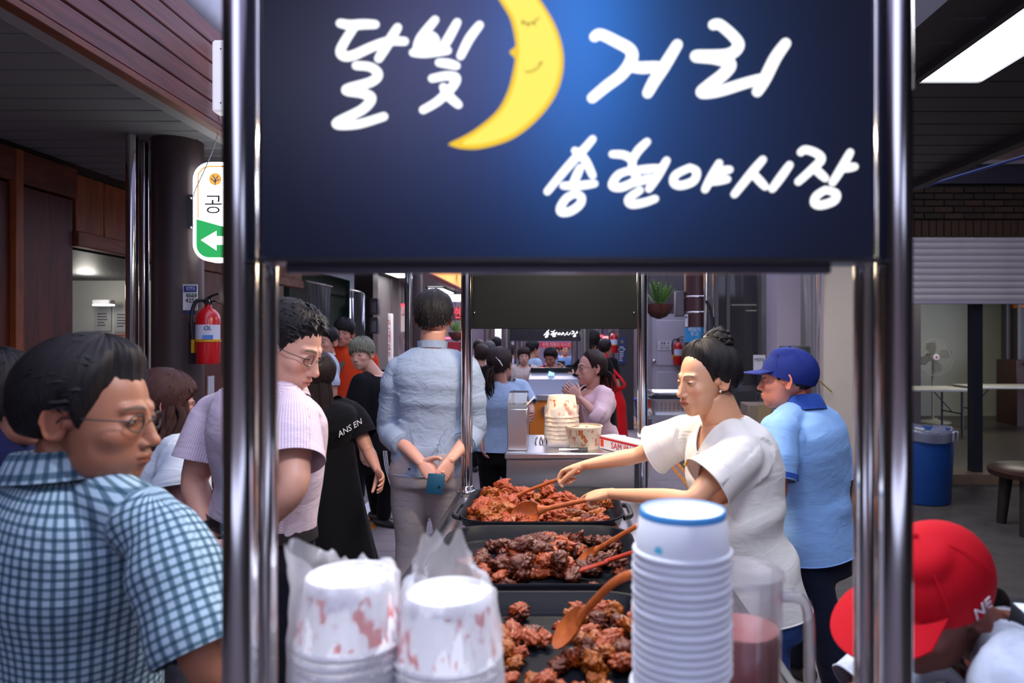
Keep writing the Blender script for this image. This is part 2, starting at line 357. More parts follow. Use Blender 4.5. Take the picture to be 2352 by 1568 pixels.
# further along the left side: curtains, tarp, siding
GREEN = mat('green_tarp', srgb(18, 52, 34), .6, var=(3, .4), bump=(8, .5))
struct(MB().box((-3.5, 8.4, 0), (-3.35, 10.8, 2.4)), 'wall_tarp', GREEN)
struct(MB().box((-3.4, 11.3, 0), (-3.2, 13.4, 2.66)), 'wall_siding', mat('grey_siding', srgb(92, 84, 84), .6, stretch=(1, 14, .3), var=(5, .2), bump=(12, .5)))
struct(MB().box((-3.6, 13.4, 0), (-3.4, 30, 2.66)), 'wall_left_far', mat('far_wall', srgb(120, 104, 112), .6, var=(1.5, .2)))
struct(MB().box((-3.3, 10.86, 0), (-3.0, 11.15, 2.6)), 'post_meter', mat('meter_post', srgb(70, 58, 58), .5))
def curtain(label, y0, y1, z0, z1, x, amp=.05, folds=6):
    n = folds*6; rs = []
    for k in range(9):
        f = k/8; sq = 1-.35*math.sin(math.pi*min(f*1.15, 1))*.6
        rs.append([(x+amp*math.sin(j/n*folds*2*math.pi+f*2)*(.4+f*.6), (y0+y1)/2+(j/n-.5)*(y1-y0)*sq, z1+(z0-z1)*f) for j in range(n+1)])
    t = thing('plastic_curtain', label, 'curtain', (x, (y0+y1)/2, z0), 'clear curtains on the left shopfronts')
    MB().rings(rs, False, False).build('sheet', film('curtain_film', (.82, .8, .86), .14, .3, .12, (9, .6)), t)
    MB().tube([(x, y0-.05, z1+.02), (x, y1+.05, z1+.02)], .015, 10).build('rail', STEEL, t)
curtain('clear plastic curtain hanging beside the orange wooden lintel', 8.45, 9.3, .1, 2.18, -3.15)
curtain('clear plastic curtain hanging beside the post with meter boxes', 10.0, 10.8, .1, 2.18, -3.1)
g = thing('awning', 'green awning sheet hung under the left eaves', 'awning', (-2.95, 9.3, 2.45))
MB().obox((-2.75, 9.2, 2.5), (.35, 0, .03), (0, .8, 0), (0, 0, .006)).build('sheet', mat('green_sheet', srgb(22, 130, 96), .5), g)
for x in (-2.9, -2.5): MB().tube([(x, 9.2, 2.48), (x, 9.2, 2.632)], .008, 6).build('hook', STEEL, g)
for z, lab in ((1.86, 'upper'), (1.56, 'lower')):
    m_ = thing('meter_box', lab+' of two grey meter boxes on the brown post', 'meter box', (-2.95, 10.8, z))
    MB().box((-3.02, 10.72, z), (-2.88, 10.86, z+.26)).build('case', mat('meter_grey', srgb(110, 106, 110), .5), m_, bevel=.02, seg=2)
    MB().box((-2.98, 10.7, z+.03), (-2.92, 10.725, z+.2)).build('window', mat('meter_pane', (.3, .3, .33), .15), m_, bevel=.004)

# ---- right side: dark ceiling with a light panel, court shop front, cream walls
RC = struct(MB().box((1.28, -6, 2.655), (2.6, 6.9, 2.76)), 'ceiling_right', mat('dark_soffit_back', (.012, .012, .014), .6))
pn = None
for i in range(33):
    y = .32+.2*i
    if pn is None: pn = o = MB().box((1.3, -.097, 2.632), (2.58, .097, 2.655)).build('ceiling_panel', mat('dark_soffit', (.03, .029, .033), .45, var=(3, .15)), RC, bevel=.005, loc=(0, 0, 0))
    else: o = pn.copy(); COL.objects.link(o)
    o.location = V((0, y, 0))-V(RC['_w'])
struct(MB().box((1.26, .2, 2.6), (1.31, 6.9, 2.78)), 'trim_2', mat('dark_trim', (.03, .026, .028), .5))
struct(MB().box((2.56, .2, 2.59), (2.63, 6.9, 2.78)), 'trim_3', mat('dark_trim', (.03, .026, .028), .5))
def panel_light(label, x0, x1, y0, y1, z, e):
    t = thing('ceiling_light', label, 'light', ((x0+x1)/2, (y0+y1)/2, z-.03), 'panel lights under the eaves')
    mb = MB()
    for a, b in (((x0-.03, y0-.03), (x0, y1+.03)), ((x1, y0-.03), (x1+.03, y1+.03)), ((x0, y0-.03), (x1, y0)), ((x0, y1), (x1, y1+.03))):
        mb.box((*a, z-.02), (*b, z+.02))
    mb.build('frame', DARK, t)
    MB().box((x0, y0, z-.012), (x1, y1, z+.01)).build('diffuser', glow('panel_glow_%g' % e, (.93, .93, 1), e), t)
panel_light('long bright white panel light in dark ceiling beside the cart', 1.54, 1.80, 1.4, 2.94, 2.615, 11.0)
panel_light('added second white panel light in dark ceiling nearer the court shop', 1.54, 1.80, 4.4, 5.94, 2.615, 30.0)  # unseen panel added to brighten the shutter and cream wall
panel_light('added wide white panel light on the high court ceiling', 3.5, 4.1, 4.3, 5.5, 3.72, 9.0)  # out-of-view panel added so the shutter gets light from the court
panel_light('white panel light under left eaves beyond the green awning', -3.05, -2.66, 11.7, 12.7, 2.63, 14)
panel_light('small white panel light far under the left eaves', -3.05, -2.7, 15.5, 17.2, 2.63, 12)
cb = thing('blue_cable', 'blue cable stretched across the dark court ceiling', 'cable', P(2220, 400, 4.7))
MB().tube(catmull([P(2060, 448, 5.6), P(2200, 405, 4.9), P(2400, 345, 4.0)], 6), .011, 8).build('cable', mat('blue_cable', srgb(40, 70, 150), .5), cb)
# court shop facade at Y = 7
BRICKS = [mat('brick_%d' % i, c, .8, var=(20, .2), bump=(60, .3)) for i, c in enumerate((srgb(54, 38, 32), srgb(66, 44, 35), srgb(46, 35, 31)))]
bw = struct(MB().box((3.3, 7.05, 2.53), (7.2, 7.25, 3.08)), 'wall_brick', mat('mortar', srgb(34, 28, 26), .9))
base = [MB().box((-.098, -.02, -.029), (.098, .03, .029)).build('brick', b_, bw, bevel=.004, loc=(0, 0, 0)) for b_ in BRICKS]
sold = MB().box((-.034, -.025, -.085), (.034, .03, .085)).build('brick', BRICKS[1], bw, bevel=.004, loc=(0, 0, 0))
used = set()
def put(b_, x, z):
    global used
    if b_.name in used: o = b_.copy(); COL.objects.link(o)
    else: o = b_; used.add(b_.name)
    o.location = V((x, 7.04+random.uniform(-.004, .004), z))-V(bw['_w'])
for r in range(5):
    for k in range(10): put(base[random.randrange(3)], 3.42+.206*k+(.1 if r % 2 else 0), 2.75+.067*r)
for k in range(27): put(sold, 3.36+.076*k, 2.62)
for b_ in base:
    if b_.name not in used: put(b_, 5.5, 2.75)
struct(MB().box((3.2, 7.0, 3.08), (7.2, 7.25, 3.27)), 'trim_4', mat('blue_grey_band', srgb(52, 50, 64), .5))
struct(MB().box((3.6, 6.95, 3.27), (7.2, 7.05, 3.31)), 'trim_5', mat('pale_beam', srgb(150, 145, 150), .5))
struct(MB().box((3.0, 7.05, 3.31), (7.2, 7.25, 4.2)), 'wall_tiles_high', mat('tan_tiles', srgb(130, 110, 100), .6, var=(9, .2)))
struct(MB().box((2.55, -6, 3.75), (8, 7.1, 3.9)), 'ceiling_court', mat('court_roof', (.02, .02, .022), .7))
struct(MB().box((6.8, -6, 0), (7.0, 7.1, 3.75)), 'wall_court_side', mat('court_side', (.05, .045, .045), .7))
sh = thing('roller_shutter', 'grey slatted roller shutter half lowered over the court shop', 'shutter', (4.4, 7.05, 1.85))
sl = None; SHM = mat('shutter_grey', srgb(206, 200, 208), .5, 0., var=(4, .08))
for i in range(10):
    pr = [(3.15, 7.05, 0), (3.15, 7.035, .012), (3.15, 7.028, .034), (3.15, 7.035, .056), (3.15, 7.05, .066)]
    if sl is None: sl = o = MB().prism([V(p)-V((0, 0, 0)) for p in pr], (2.6, 0, 0)).build('slat', SHM, sh, loc=(0, 0, 0), ang=60)
    else: o = sl.copy(); COL.objects.link(o)
    o.location = V((0, 0, 1.875+.0675*i))-V(sh['_w'])
MB().box((3.15, 7.02, 1.845), (5.75, 7.06, 1.878)).build('bottom_bar', mat('shutter_bar', srgb(180, 172, 192), .45), sh, bevel=.004)
struct(MB().box((3.1, 6.98, 0), (5.8, 7.4, .1)), 'trim_6', mat('threshold', srgb(120, 100, 82), .7, var=(5, .2)))
struct(MB().box((4.28, 7.1, .1), (4.38, 7.2, 1.9)), 'post_shop', mat('mullion', (.05, .055, .075), .3, .6))
# shop interior
struct(MB().box((3.0, 13.0, 0), (13.2, 13.15, 3)), 'wall_shop_back', mat('shop_white', srgb(186, 190, 176), .6, var=(1.2, .06)))
struct(MB().box((7.95, 12.2, 0), (13, 12.35, 3)), 'wall_shop_dark', mat('shop_dark', srgb(52, 46, 42), .3))
struct(MB().box((3.0, 7.25, 2.7), (13, 13, 2.8)), 'ceiling_shop', mat('shop_ceiling', (.16, .15, .14), .7))
struct(MB().box((2.95, 7.2, 0), (3.05, 13, 2.8)), 'wall_shop_left', mat('shop_left', (.2, .2, .18), .7))
struct(MB().box((3.05, 7.4, .001), (13, 13, .01)), 'floor_shop', mat('shop_floor', srgb(70, 64, 56), .35, var=(3, .25)))
area('shop_lamp', (6.4, 10.5, 2.65), .3, 26, (1, .95, .82), sy=1.6)
oc = thing('orange_counter', 'orange fronted counter with dark top inside the court shop', 'counter', (8.6, 11.8, 0))
MB().box((7.9, 11.5, .1), (11, 12.1, 1.02)).build('front', mat('orange_board', srgb(200, 110, 36), .5), oc, bevel=.01)
MB().box((7.85, 11.45, 1.02), (11.05, 12.15, 1.09)).build('top', mat('counter_top', (.04, .04, .045), .25), oc, bevel=.008)
MB().box((7.7, 11.55, 0), (7.88, 12.1, 1.12)).build('end_post', mat('dark_red_wood', srgb(64, 34, 28), .5), oc, bevel=.008)
orail = thing('orange_rail', 'orange board rail above the dark window inside the shop', 'rail', (9.6, 12.1, 2.0))
MB().box((8.05, 12.1, 2.02), (12, 12.2, 2.09)).build('rail', mat('orange_board', (0, 0, 0)), orail, bevel=.006)
for i, x in enumerate((8.1, 9.55, 10.1)): struct(MB().box((x-.03, 12.08, 1.1), (x+.03, 12.2, 2.6)), 'mullion', mat('shop_mullion', (.12, .11, .1), .4, .5))
# cream walls and window towards the street
CREAM = mat('cream_wall', srgb(226, 212, 200), .65, var=(3, .05), bump=(40, .08))
struct(MB().box((2.68, 6.98, 0), (3.16, 7.2, 3.75)), 'wall_cream', CREAM)
struct(MB().box((2.4, 7.6, 0), (2.66, 8.0, 3.2)), 'wall_cream_pillar', mat('lilac_wall', srgb(186, 176, 188), .65, var=(3, .05)))
n = 40; rs = []
for k in range(12):
    f = k/11; sq = .5+.5*abs(f-.62)*1.3
    rs.append([(2.55+.0+.11*math.cos(2*math.pi*j/n)*sq*(1+.18*math.sin(7*2*math.pi*j/n+f)), 6.93+.08*math.sin(2*math.pi*j/n)*sq*(1+.18*math.sin(7*2*math.pi*j/n)), 2.7-2.3*f) for j in range(n)])
t = thing('plastic_curtain', 'clear plastic curtain gathered and tied with yellow string by cream wall', 'curtain', (2.55, 6.93, .3))
MB().rings(rs, True, False).build('sheet', film('curtain_film2', (.8, .78, .82), .22, .3, .12, (14, .6)), t)
a = P(1868, 877, 6.85)
MB().tube(catmull([a, P(1880, 873, 6.8), P(1895, 886, 6.88), P(1911, 900, 6.95)], 5), .007, 6).build('tie_string', mat('yellow_string', srgb(210, 190, 40), .5), t)
win = struct(MB().box((1.9, 8.3, .9), (2.4, 8.32, 2.35)), 'window_1', mat('dark_glass', (.05, .05, .05), .06, alpha=.75))
mb = MB()
for x in (1.88, 2.02, 2.4): mb.box((x-.02, 8.27, .8), (x+.02, 8.34, 2.45))
mb.box((1.86, 8.27, 2.32), (2.42, 8.34, 2.38)); mb.box((1.86, 8.27, .85), (2.42, 8.34, .92)); mb.box((1.86, 8.28, 1.55), (2.04, 8.33, 1.6))
mb.build('window_frame', mat('window_frame', (.12, .11, .115), .4, .4), win)
struct(MB().box((1.9, 10.2, 0), (2.9, 10.3, 3)), 'wall_behind_window', mat('behind_window', (.12, .12, .115), .6))
tl = thing('tube_lamp', 'dim glowing tubes standing in for reflections in the dark window', 'lamp', (2.6, 10.19, 1.95))  # tubes glow in place of fluorescent reflections on the glass
for (x0, x1, y_) in ((1680, 1742, 700), (1713, 1742, 713), (1750, 1778, 711)):
    a, b = P(x0, y_, 10.19), P(x1, y_, 10.19); MB().tube([a, b], .008, 8).build('tube', glow('tube_dim', (1, .98, .92), 1.6), tl)
struct(MB().lathe([(.155, 0), (.155, 3.2)], (1.74, 8.8, 0), 32, cap=True), 'column_right', mat('column_maroon', srgb(74, 44, 46), .4, var=(4, .1)))
for px, r in ((1622, .03), (1644, .045)):
    c = P(px, 800, 8.45); struct(MB().lathe([(r, 0), (r, 3.2)], (c.x, c.y, 0), 20, cap=True), 'post_right', STEEL)
cp = thing('drain_hose', 'black hose bending along the steel post beside maroon column', 'hose', P(1630, 760, 8.3))
MB().tube(catmull([P(1622, 690, 8.3), P(1632, 712, 8.3), P(1636, 745, 8.3), P(1626, 765, 8.3), P(1612, 772, 8.3)], 6), .02, 10).build('hose', BLACKP, cp)
for z in (2.02, 1.82):
    tag(MB().lathe([(.158, -.012), (.163, -.006), (.163, .006), (.158, .012)], (1.74, 8.8, z), 32).build('steel_band', STEEL), 'thin steel band clamped round the maroon column', 'band', 'bands on the maroon column')
pst = thing('blue_poster', 'bright blue poster wrapped around the maroon column', 'poster', (1.74, 8.64, 1.4))
MB().lathe([(.162, 1.44), (.162, 1.63)], (1.74, 8.8, 0), 24, a0=math.pi*1.0, a1=math.pi*2.0).build('sheet', mat('poster_blue', srgb(50, 150, 205), .5), pst)
text_obj('lettering', '배달의\n추고', .06, (1.68, 8.635, 1.57), WHITEP, pst)
stk = thing('paper_label', 'narrow white label strip on maroon column above blue poster', 'label', P(1576, 735, 8.62))
MB().box(P(1573, 750, 8.7), P(1580, 722, 8.68)).build('sheet', WHITEP, stk); a = P(1576, 728, 8.66)
MB().box(a-V((.012, .01, .012)), a+V((.012, 0, .012))).build('mark', mat('print_blue', srgb(40, 60, 140), .6), stk)
mb_ = thing('cable_box', 'grey metal junction box mounted beside the maroon column', 'box', P(1560, 727, 9.2))
MB().box(P(1548, 727, 8.93), P(1572, 668, 8.78)).build('case', mat('cabinet_grey', srgb(90, 86, 94), .4, .3), mb_, bevel=.01)
# grey-white door with a handwritten note
d1 = struct(MB().box((1.45, 11.0, 0), (2.05, 11.06, 1.88)), 'door_1', mat('door_grey', srgb(176, 170, 180), .5, var=(2, .04)))
for z0, z1 in ((.15, .95), (1.05, 1.78)): MB().box((1.53, 10.985, z0), (1.97, 11.0, z1)).build('door_panel', mat('door_grey2', srgb(184, 178, 188), .5), d1, bevel=.008)
c = P(1502, 829, 10.95); MB().ball(c, .035, 14).build('door_knob', STEEL, d1)
MB().box((1.4, 10.98, 0), (1.45, 11.1, 1.93)).build('door_frame', mat('door_frame', srgb(140, 134, 144), .5), d1)
nt_ = thing('handwritten_note', 'white handwritten note taped to the pale grey door', 'notice', P(1527, 806, 10.97))
for (y_, s) in ((788, '문을 꼭'), (799, '닫아 주세요')):
    a = P(1527, y_, 10.975); MB().box(a-V((.1, 0, .033)), a+V((.1, .004, .033))).build('sheet', WHITEP, nt_)
    text_obj('lettering', s, .05, a-V((0, .004, 0)), INK, nt_, width=.15)
struct(MB().box((1.4, 11.4, 0), (6, 11.5, 3)), 'wall_right_mid', mat('right_mid', srgb(74, 66, 72), .6))
# far end of the street
struct(MB().box((-6, 33, 0), (8, 33.3, 7)), 'wall_far', mat('far_end', srgb(130, 112, 134), .7, var=(.6, .25)))
struct(MB().box((2.3, 11.5, 0), (2.5, 33, 3.4)), 'wall_right_far', mat('right_far', srgb(96, 74, 84), .6, var=(1.2, .3)))
struct(MB().box((1.5, 12, 2.6), (2.5, 33, 2.8)), 'ceiling_right_far', mat('right_far_eave', srgb(70, 60, 70), .6))
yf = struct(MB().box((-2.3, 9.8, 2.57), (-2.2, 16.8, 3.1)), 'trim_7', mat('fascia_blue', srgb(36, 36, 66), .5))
for i in range(7): MB().box((-2.2, 9.8+i, 2.575), (-2.17, 9.8+i+.99, 3.1)).build('glow_panel', mat('amber_fascia_glow', srgb(240, 150, 20), .4, emit=(1.0, .40, .015, .75)), yf, bevel=.005)  # emission stands in for warm lamp light falling on the fascia
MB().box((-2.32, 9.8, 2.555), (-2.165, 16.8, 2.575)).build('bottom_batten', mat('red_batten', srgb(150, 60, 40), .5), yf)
def signbox(label, a, b, d0, d1, face, m, txt=None, tm=None, size=.1, em=0):
    """sign board spanning pixels a..b at depths d0..d1 (box with lettering on its street face)"""
    p, q = P(a[0], b[1], d0), P(b[0], a[1], d0); c = (p+q)/2
    t = thing('shop_sign', label, 'sign', (c.x, c.y, p.z), 'lit shop signs far down the street')
    MB().box((p.x, d0, p.z), (q.x, d0+.12, q.z)).build('panel', m, t, bevel=.01)
    if c.x < -1.9:
        for x in (p.x+.02, q.x-.02): MB().tube([(x, d0+.06, q.z-.01), (x, d0+.06, 2.66)], .008, 6).build('hanger', DARK, t)
    else: MB().tube([(c.x, d0+.16, 0), (c.x, d0+.16, q.z)], .03, 10).build('post', DARK, t)
    if txt: text_obj('lettering', txt, size, (c.x, d0-.002, c.z), tm, t, width=(q.x-p.x)*.8)
REDG = glow('red_sign_glow', (1, .08, .12), 1.6); WHG = glow('white_sign_glow', (1, .93, .97), 1.8); PKG = glow('pink_neon', (1, .12, .28), 2.5)
REDP = mat('red_letter', srgb(200, 40, 40), .5)
signbox('white sign with red letters above left shops', (920, 703), (948, 762), 14.0, 0, 0, mat('white_sign_l', srgb(214, 196, 200), .5, emit=(.8, .7, .72, .25)), '고기\nA', REDP, .3)
signbox('red strip sign on top of the white lettered sign', (920, 697), (948, 703), 13.9, 0, 0, REDG)
signbox('round red emblem board below the white lettered sign', (925, 764), (948, 790), 14.3, 0, 0, mat('white_sign_2', srgb(200, 180, 176), .5), '쌈', REDP, .25)
signbox('upright white sign with red letters beside grey siding', (878, 720), (900, 830), 12.6, 0, 0, mat('white_sign_3', srgb(200, 188, 196), .5, emit=(.8, .75, .8, .3)), '순\n대\n국', REDP, .25)
signbox('pink neon bar sign behind the hanging fern', (1016, 774), (1046, 778), 18, 0, 0, PKG)
signbox('dark red sign with round red letters high on left', (1022, 705), (1062, 735), 17, 0, 0, mat('maroon_sign', srgb(90, 24, 44), .5), '송현', REDG, .3)
signbox('white and blue lit panel above dark red sign', (1004, 676), (1066, 692), 16.5, 0, 0, WHG)
signbox('red latticed board below the pink neon', (1010, 785), (1062, 812), 17.5, 0, 0, mat('red_board', srgb(150, 30, 50), .5, var=(6, .4)))
signbox('bright white lightbox with red band beside the far cart', (1135, 752), (1160, 782), 16, 0, 0, WHG, '국밥', REDP, .2)
signbox('glowing red sign behind the red aproned vendor', (1385, 772), (1402, 800), 15, 0, 0, glow('red_sign_2', (1, .25, .28), 2.2), '회', WHITEP, .2)
signbox('thin red neon strip beside the red glowing sign', (1372, 769), (1386, 774), 15, 0, 0, REDG)
bb = thing('blue_banner', 'dark blue upright banner with pale lines on dark post', 'banner', P(1428, 835, 11.09))
MB().box(P(1421, 835, 11.12), P(1437, 775, 11.07)).build('cloth', mat('navy_banner', srgb(24, 50, 100), .6), bb)
mb = MB()
for k in range(7): mb.box(P(1423, 828-k*5, 11.065), P(1423+random.uniform(5, 10), 826.5-k*5, 11.06))
mb.box(P(1421, 803, 11.065), P(1436, 801, 11.06)); tag(mb.build('print', WHITEP, bb), kind='stuff'); text_obj('lettering', '장', .05, P(1429, 785, 11.06), mat('print_yellow', srgb(220, 180, 60), .5), bb)
struct(MB().box(P(1421, 990, 11.1)-V((0, 0, 0)), P(1453, 700, 11.3)), 'post_dark', mat('dark_post', (.035, .03, .034), .5))
for k, (px, d) in enumerate(((1118, 14), (1130, 13), (1205, 16), (1380, 16), (1405, 13.5))):
    c = P(px, 800, d); struct(MB().lathe([(.06, 0), (.06, 2.8)], (c.x, c.y, 0), 16, cap=True), 'post_far', mat('post_far', (.2, .18, .2), .3, .8))
struct(MB().box((.95, 7.5, 2.95), (2.6, 7.7, 3.05)), 'beam_right', DARK)
for y in (13.0, 18.0, 24.0):   # strip lamps added as fill light for the far street
    t = thing('street_fill_strip', 'added long strip lamp brightening the far street, hung on wires', 'lamp', (-.3, y, 3.1), 'added strip lamps over the street')
    MB().box((-1.0, y-.06, 3.12), (.4, y+.06, 3.2)).build('housing', WHITEP, t, bevel=.01); MB().box((-.98, y-.05, 3.105), (.38, y+.05, 3.12)).build('diffuser', glow('strip_glow', (1, .86, .86), 5), t)
    MB().tube([(-3.0, y, 3.6), (-.3, y, 3.2), (2.4, y, 3.3)], .006, 6).build('wire', DARK, t)
    area('street_fill_light', (-.3, y, 3.09), 1.3, 75, (1, .84, .84), sy=.1)
# ================================================================== our cart
SD = .85                                          # distance of the front sign face
cart = thing('food_cart', 'steel framed street food cart with black lightbox sign and three grill pans', 'food cart', (0, 2, 0))
cb = MB().box((-.45, .86, .14), (.45, 3.12, .715)); cb.build('body', STEEL2, cart, bevel=.01)
MB().box((-.47, .84, .715), (.47, 3.14, .765)).build('counter_top', STEEL2, cart, bevel=.008)
MB().box((-.43, .875, .765), (.43, 1.055, .95)).build('front_shelf', STEEL2, cart, bevel=.008)
MB().obox((-.462, 2.0, .775), (.012, 0, 0), (0, 1.12, 0), (0, 0, .016)).build('edge_rail', BLACK, cart, bevel=.004)
MB().obox((.472, 2.0, .765), (.012, 0, 0), (0, 1.12, 0), (0, 0, .03)).build('edge_rail', BLACK, cart, bevel=.004)
for x in (-.36, .36):
    for y in (1.1, 2.9):
        wh = MB().lathe([(.02, -.025), (.065, -.025), (.07, -.015), (.07, .015), (.065, .025), (.02, .025)], (x, y, .07), 20, V((1, 0, 0))).build('wheel', BLACKP, cart)
        MB().box((x-.03, y-.02, .07), (x+.03, y+.02, .15)).build('fork', STEEL, wh)
def pole(x, y, z0, z1, r):
    o = MB().lathe([(r, z0), (r, z1)], (x, y, 0), 32, cap=True).build('pole', STEEL, cart); return o
c = P(552, 800, .88); pole(c.x, c.y, .765, 2.3, .0215); c = P(2053, 800, .88); pole(c.x, c.y, .765, 2.3, .0225)
c = P(613, 800, .955); pole(c.x, c.y, .765, 2.1, .0145); c = P(1986, 800, .955); pole(c.x, c.y, .765, 2.1, .0145)
lp, rp = P(1072, 800, 3.25), P(1475, 800, 3.43)
for q, z0 in ((lp, .765), (rp, .0)):
    o = pole(q.x, q.y, z0, 2.3, .027)
    if z0: MB().lathe([(.05, 0), (.05, .006), (.036, .012), (.031, .03), (.027, .032)], (q.x, q.y, z0), 32).build('flange', STEEL, o)
for xx, y0, y1 in ((-.415, .88, 3.3), (.405, .88, 3.45)): MB().box((xx-.015, y0, 2.27), (xx+.015, y1, 2.3)).build('top_rail', STEEL, cart)
for yy in (.88, 3.3): MB().box((-.43, yy-.015, 2.27), (.42, yy+.015, 2.3)).build('top_rail', STEEL, cart)
# front lightbox sign
def SP(px, py, o=0): return P(px, py, SD)+V((0, -o, 0))
a, b = SP(597, 598), SP(2009, -420)
sg = MB().box((a.x, SD, a.z), (b.x, SD+.05, b.z)).build('front_sign', None or mat('sign_tmp', (0, 0, 0)), cart, bevel=.004)
m = bpy.data.materials.new('sign_print'); m.use_nodes = True; nt = m.node_tree; bs = nt.nodes['Principled BSDF']
bs.inputs['Base Color'].default_value = (.008, .009, .016, 1); bs.inputs['Roughness'].default_value = .45; bs.inputs['Specular IOR Level'].default_value = .12
tc = nt.nodes.new('ShaderNodeTexCoord')
def blob(px, py, sx, sy, col):
    """printed, backlit glow of the night-sky artwork around the moon"""
    c_ = SP(px, py)-V(cart['_w'])
    mp = nt.nodes.new('ShaderNodeVectorMath'); mp.operation = 'SUBTRACT'; mp.inputs[1].default_value = c_; nt.links.new(tc.outputs['Object'], mp.inputs[0])
    ml = nt.nodes.new('ShaderNodeVectorMath'); ml.operation = 'MULTIPLY'; ml.inputs[1].default_value = (F/SD/sx, 0, F/SD/sy); nt.links.new(mp.outputs[0], ml.inputs[0])
    ln = nt.nodes.new('ShaderNodeVectorMath'); ln.operation = 'LENGTH'; nt.links.new(ml.outputs[0], ln.inputs[0])
    p_ = nt.nodes.new('ShaderNodeMath'); p_.operation = 'POWER'; p_.inputs[1].default_value = 2; nt.links.new(ln.outputs['Value'], p_.inputs[0])
    e = nt.nodes.new('ShaderNodeMath'); e.operation = 'MULTIPLY'; e.inputs[1].default_value = -1; nt.links.new(p_.outputs[0], e.inputs[0])
    x = nt.nodes.new('ShaderNodeMath'); x.operation = 'EXPONENT'; nt.links.new(e.outputs[0], x.inputs[0])
    s = nt.nodes.new('ShaderNodeVectorMath'); s.operation = 'SCALE'; s.inputs[0].default_value = col; nt.links.new(x.outputs[0], s.inputs['Scale'])
    return s.outputs[0]
acc = None
for args in ((1330, 30, 150, 330, (.010, .12, .44)), (1420, 120, 300, 380, (.008, .036, .13)), (1060, 60, 250, 280, (.045, .045, .115)), (1290, 380, 420, 240, (.003, .012, .055)), (830, 180, 300, 220, (.02, .02, .03)), (1300, 300, 1200, 700, (.005, .006, .016))):
    o_ = blob(*args)
    if acc is None: acc = o_
    else:
        ad = nt.nodes.new('ShaderNodeVectorMath'); ad.operation = 'ADD'; nt.links.new(acc, ad.inputs[0]); nt.links.new(o_, ad.inputs[1]); acc = ad.outputs[0]
nt.links.new(acc, bs.inputs['Emission Color']); bs.inputs['Emission Strength'].default_value = 1.0
sg.data.materials.clear(); sg.data.materials.append(m)
MB().box(SP(640, 624)+V((0, .02, 0)), SP(1925, 600)+V((0, .035, 0))).build('sign_beam', mat('beam_metal', (.10, .095, .12), .3, .9), cart, bevel=.002)
MB().box((a.x-.004, SD-.004, a.z-.002), (b.x+.004, SD+.055, a.z+.004)).build('sign_frame', BLACK, sg, bevel=.001)
LET = glow('letter_glow', (.95, .97, 1.0), 1.5)
def stroke_mesh(mb, pts, w, off=0.0012, thick=.0012, conv=SP):
    """brush stroke: ribbon of varying half width w (pixels of the sign) with round ends"""
    pts = catmull([V((p[0], p[1], 0)) for p in pts], 8); n = len(pts)
    ws = [w*(.86+.16*math.sin(math.pi*i/(n-1))) if not isinstance(w, (tuple, list)) else w[0]+(w[1]-w[0])*i/(n-1) for i in range(n)]
    L, R = [], []
    tn = [(pts[min(i+1, n-1)]-pts[max(i-1, 0)]).normalized() for i in range(n)]
    for p, t, q in zip(pts, tn, ws):
        nn = V((-t.y, t.x, 0)); L.append(p+nn*q); R.append(p-nn*q)
    def pr(poly): 
        f = [conv(p.x, p.y, off+thick) for p in poly]
        k = len(mb.v); mb.v += [tuple(x) for x in f]; mb.f.append(tuple(range(k, k+len(f)))); mb.m.append(0)
    for i in range(n-1): pr([L[i], L[i+1], R[i+1], R[i]])
    for p, q in zip(pts[::1], ws):
        pass
    for e in (0, n-1):
        p, q = pts[e], ws[e]; pr([p+V((math.cos(2*math.pi*j/14), math.sin(2*math.pi*j/14), 0))*q for j in range(14)])
    for i in range(1, n-1):    # discs close the outside of tight bends
        if tn[i-1].dot(tn[i]) < .97: pr([pts[i]+V((math.cos(2*math.pi*j/14), math.sin(2*math.pi*j/14), 0))*ws[i]*.99 for j in range(14)])
A = lambda L: [(600+x/2.529, y/2.529) for x, y in L]
B = lambda L: [(1200+x/2.45, y/2.45) for x, y in L]
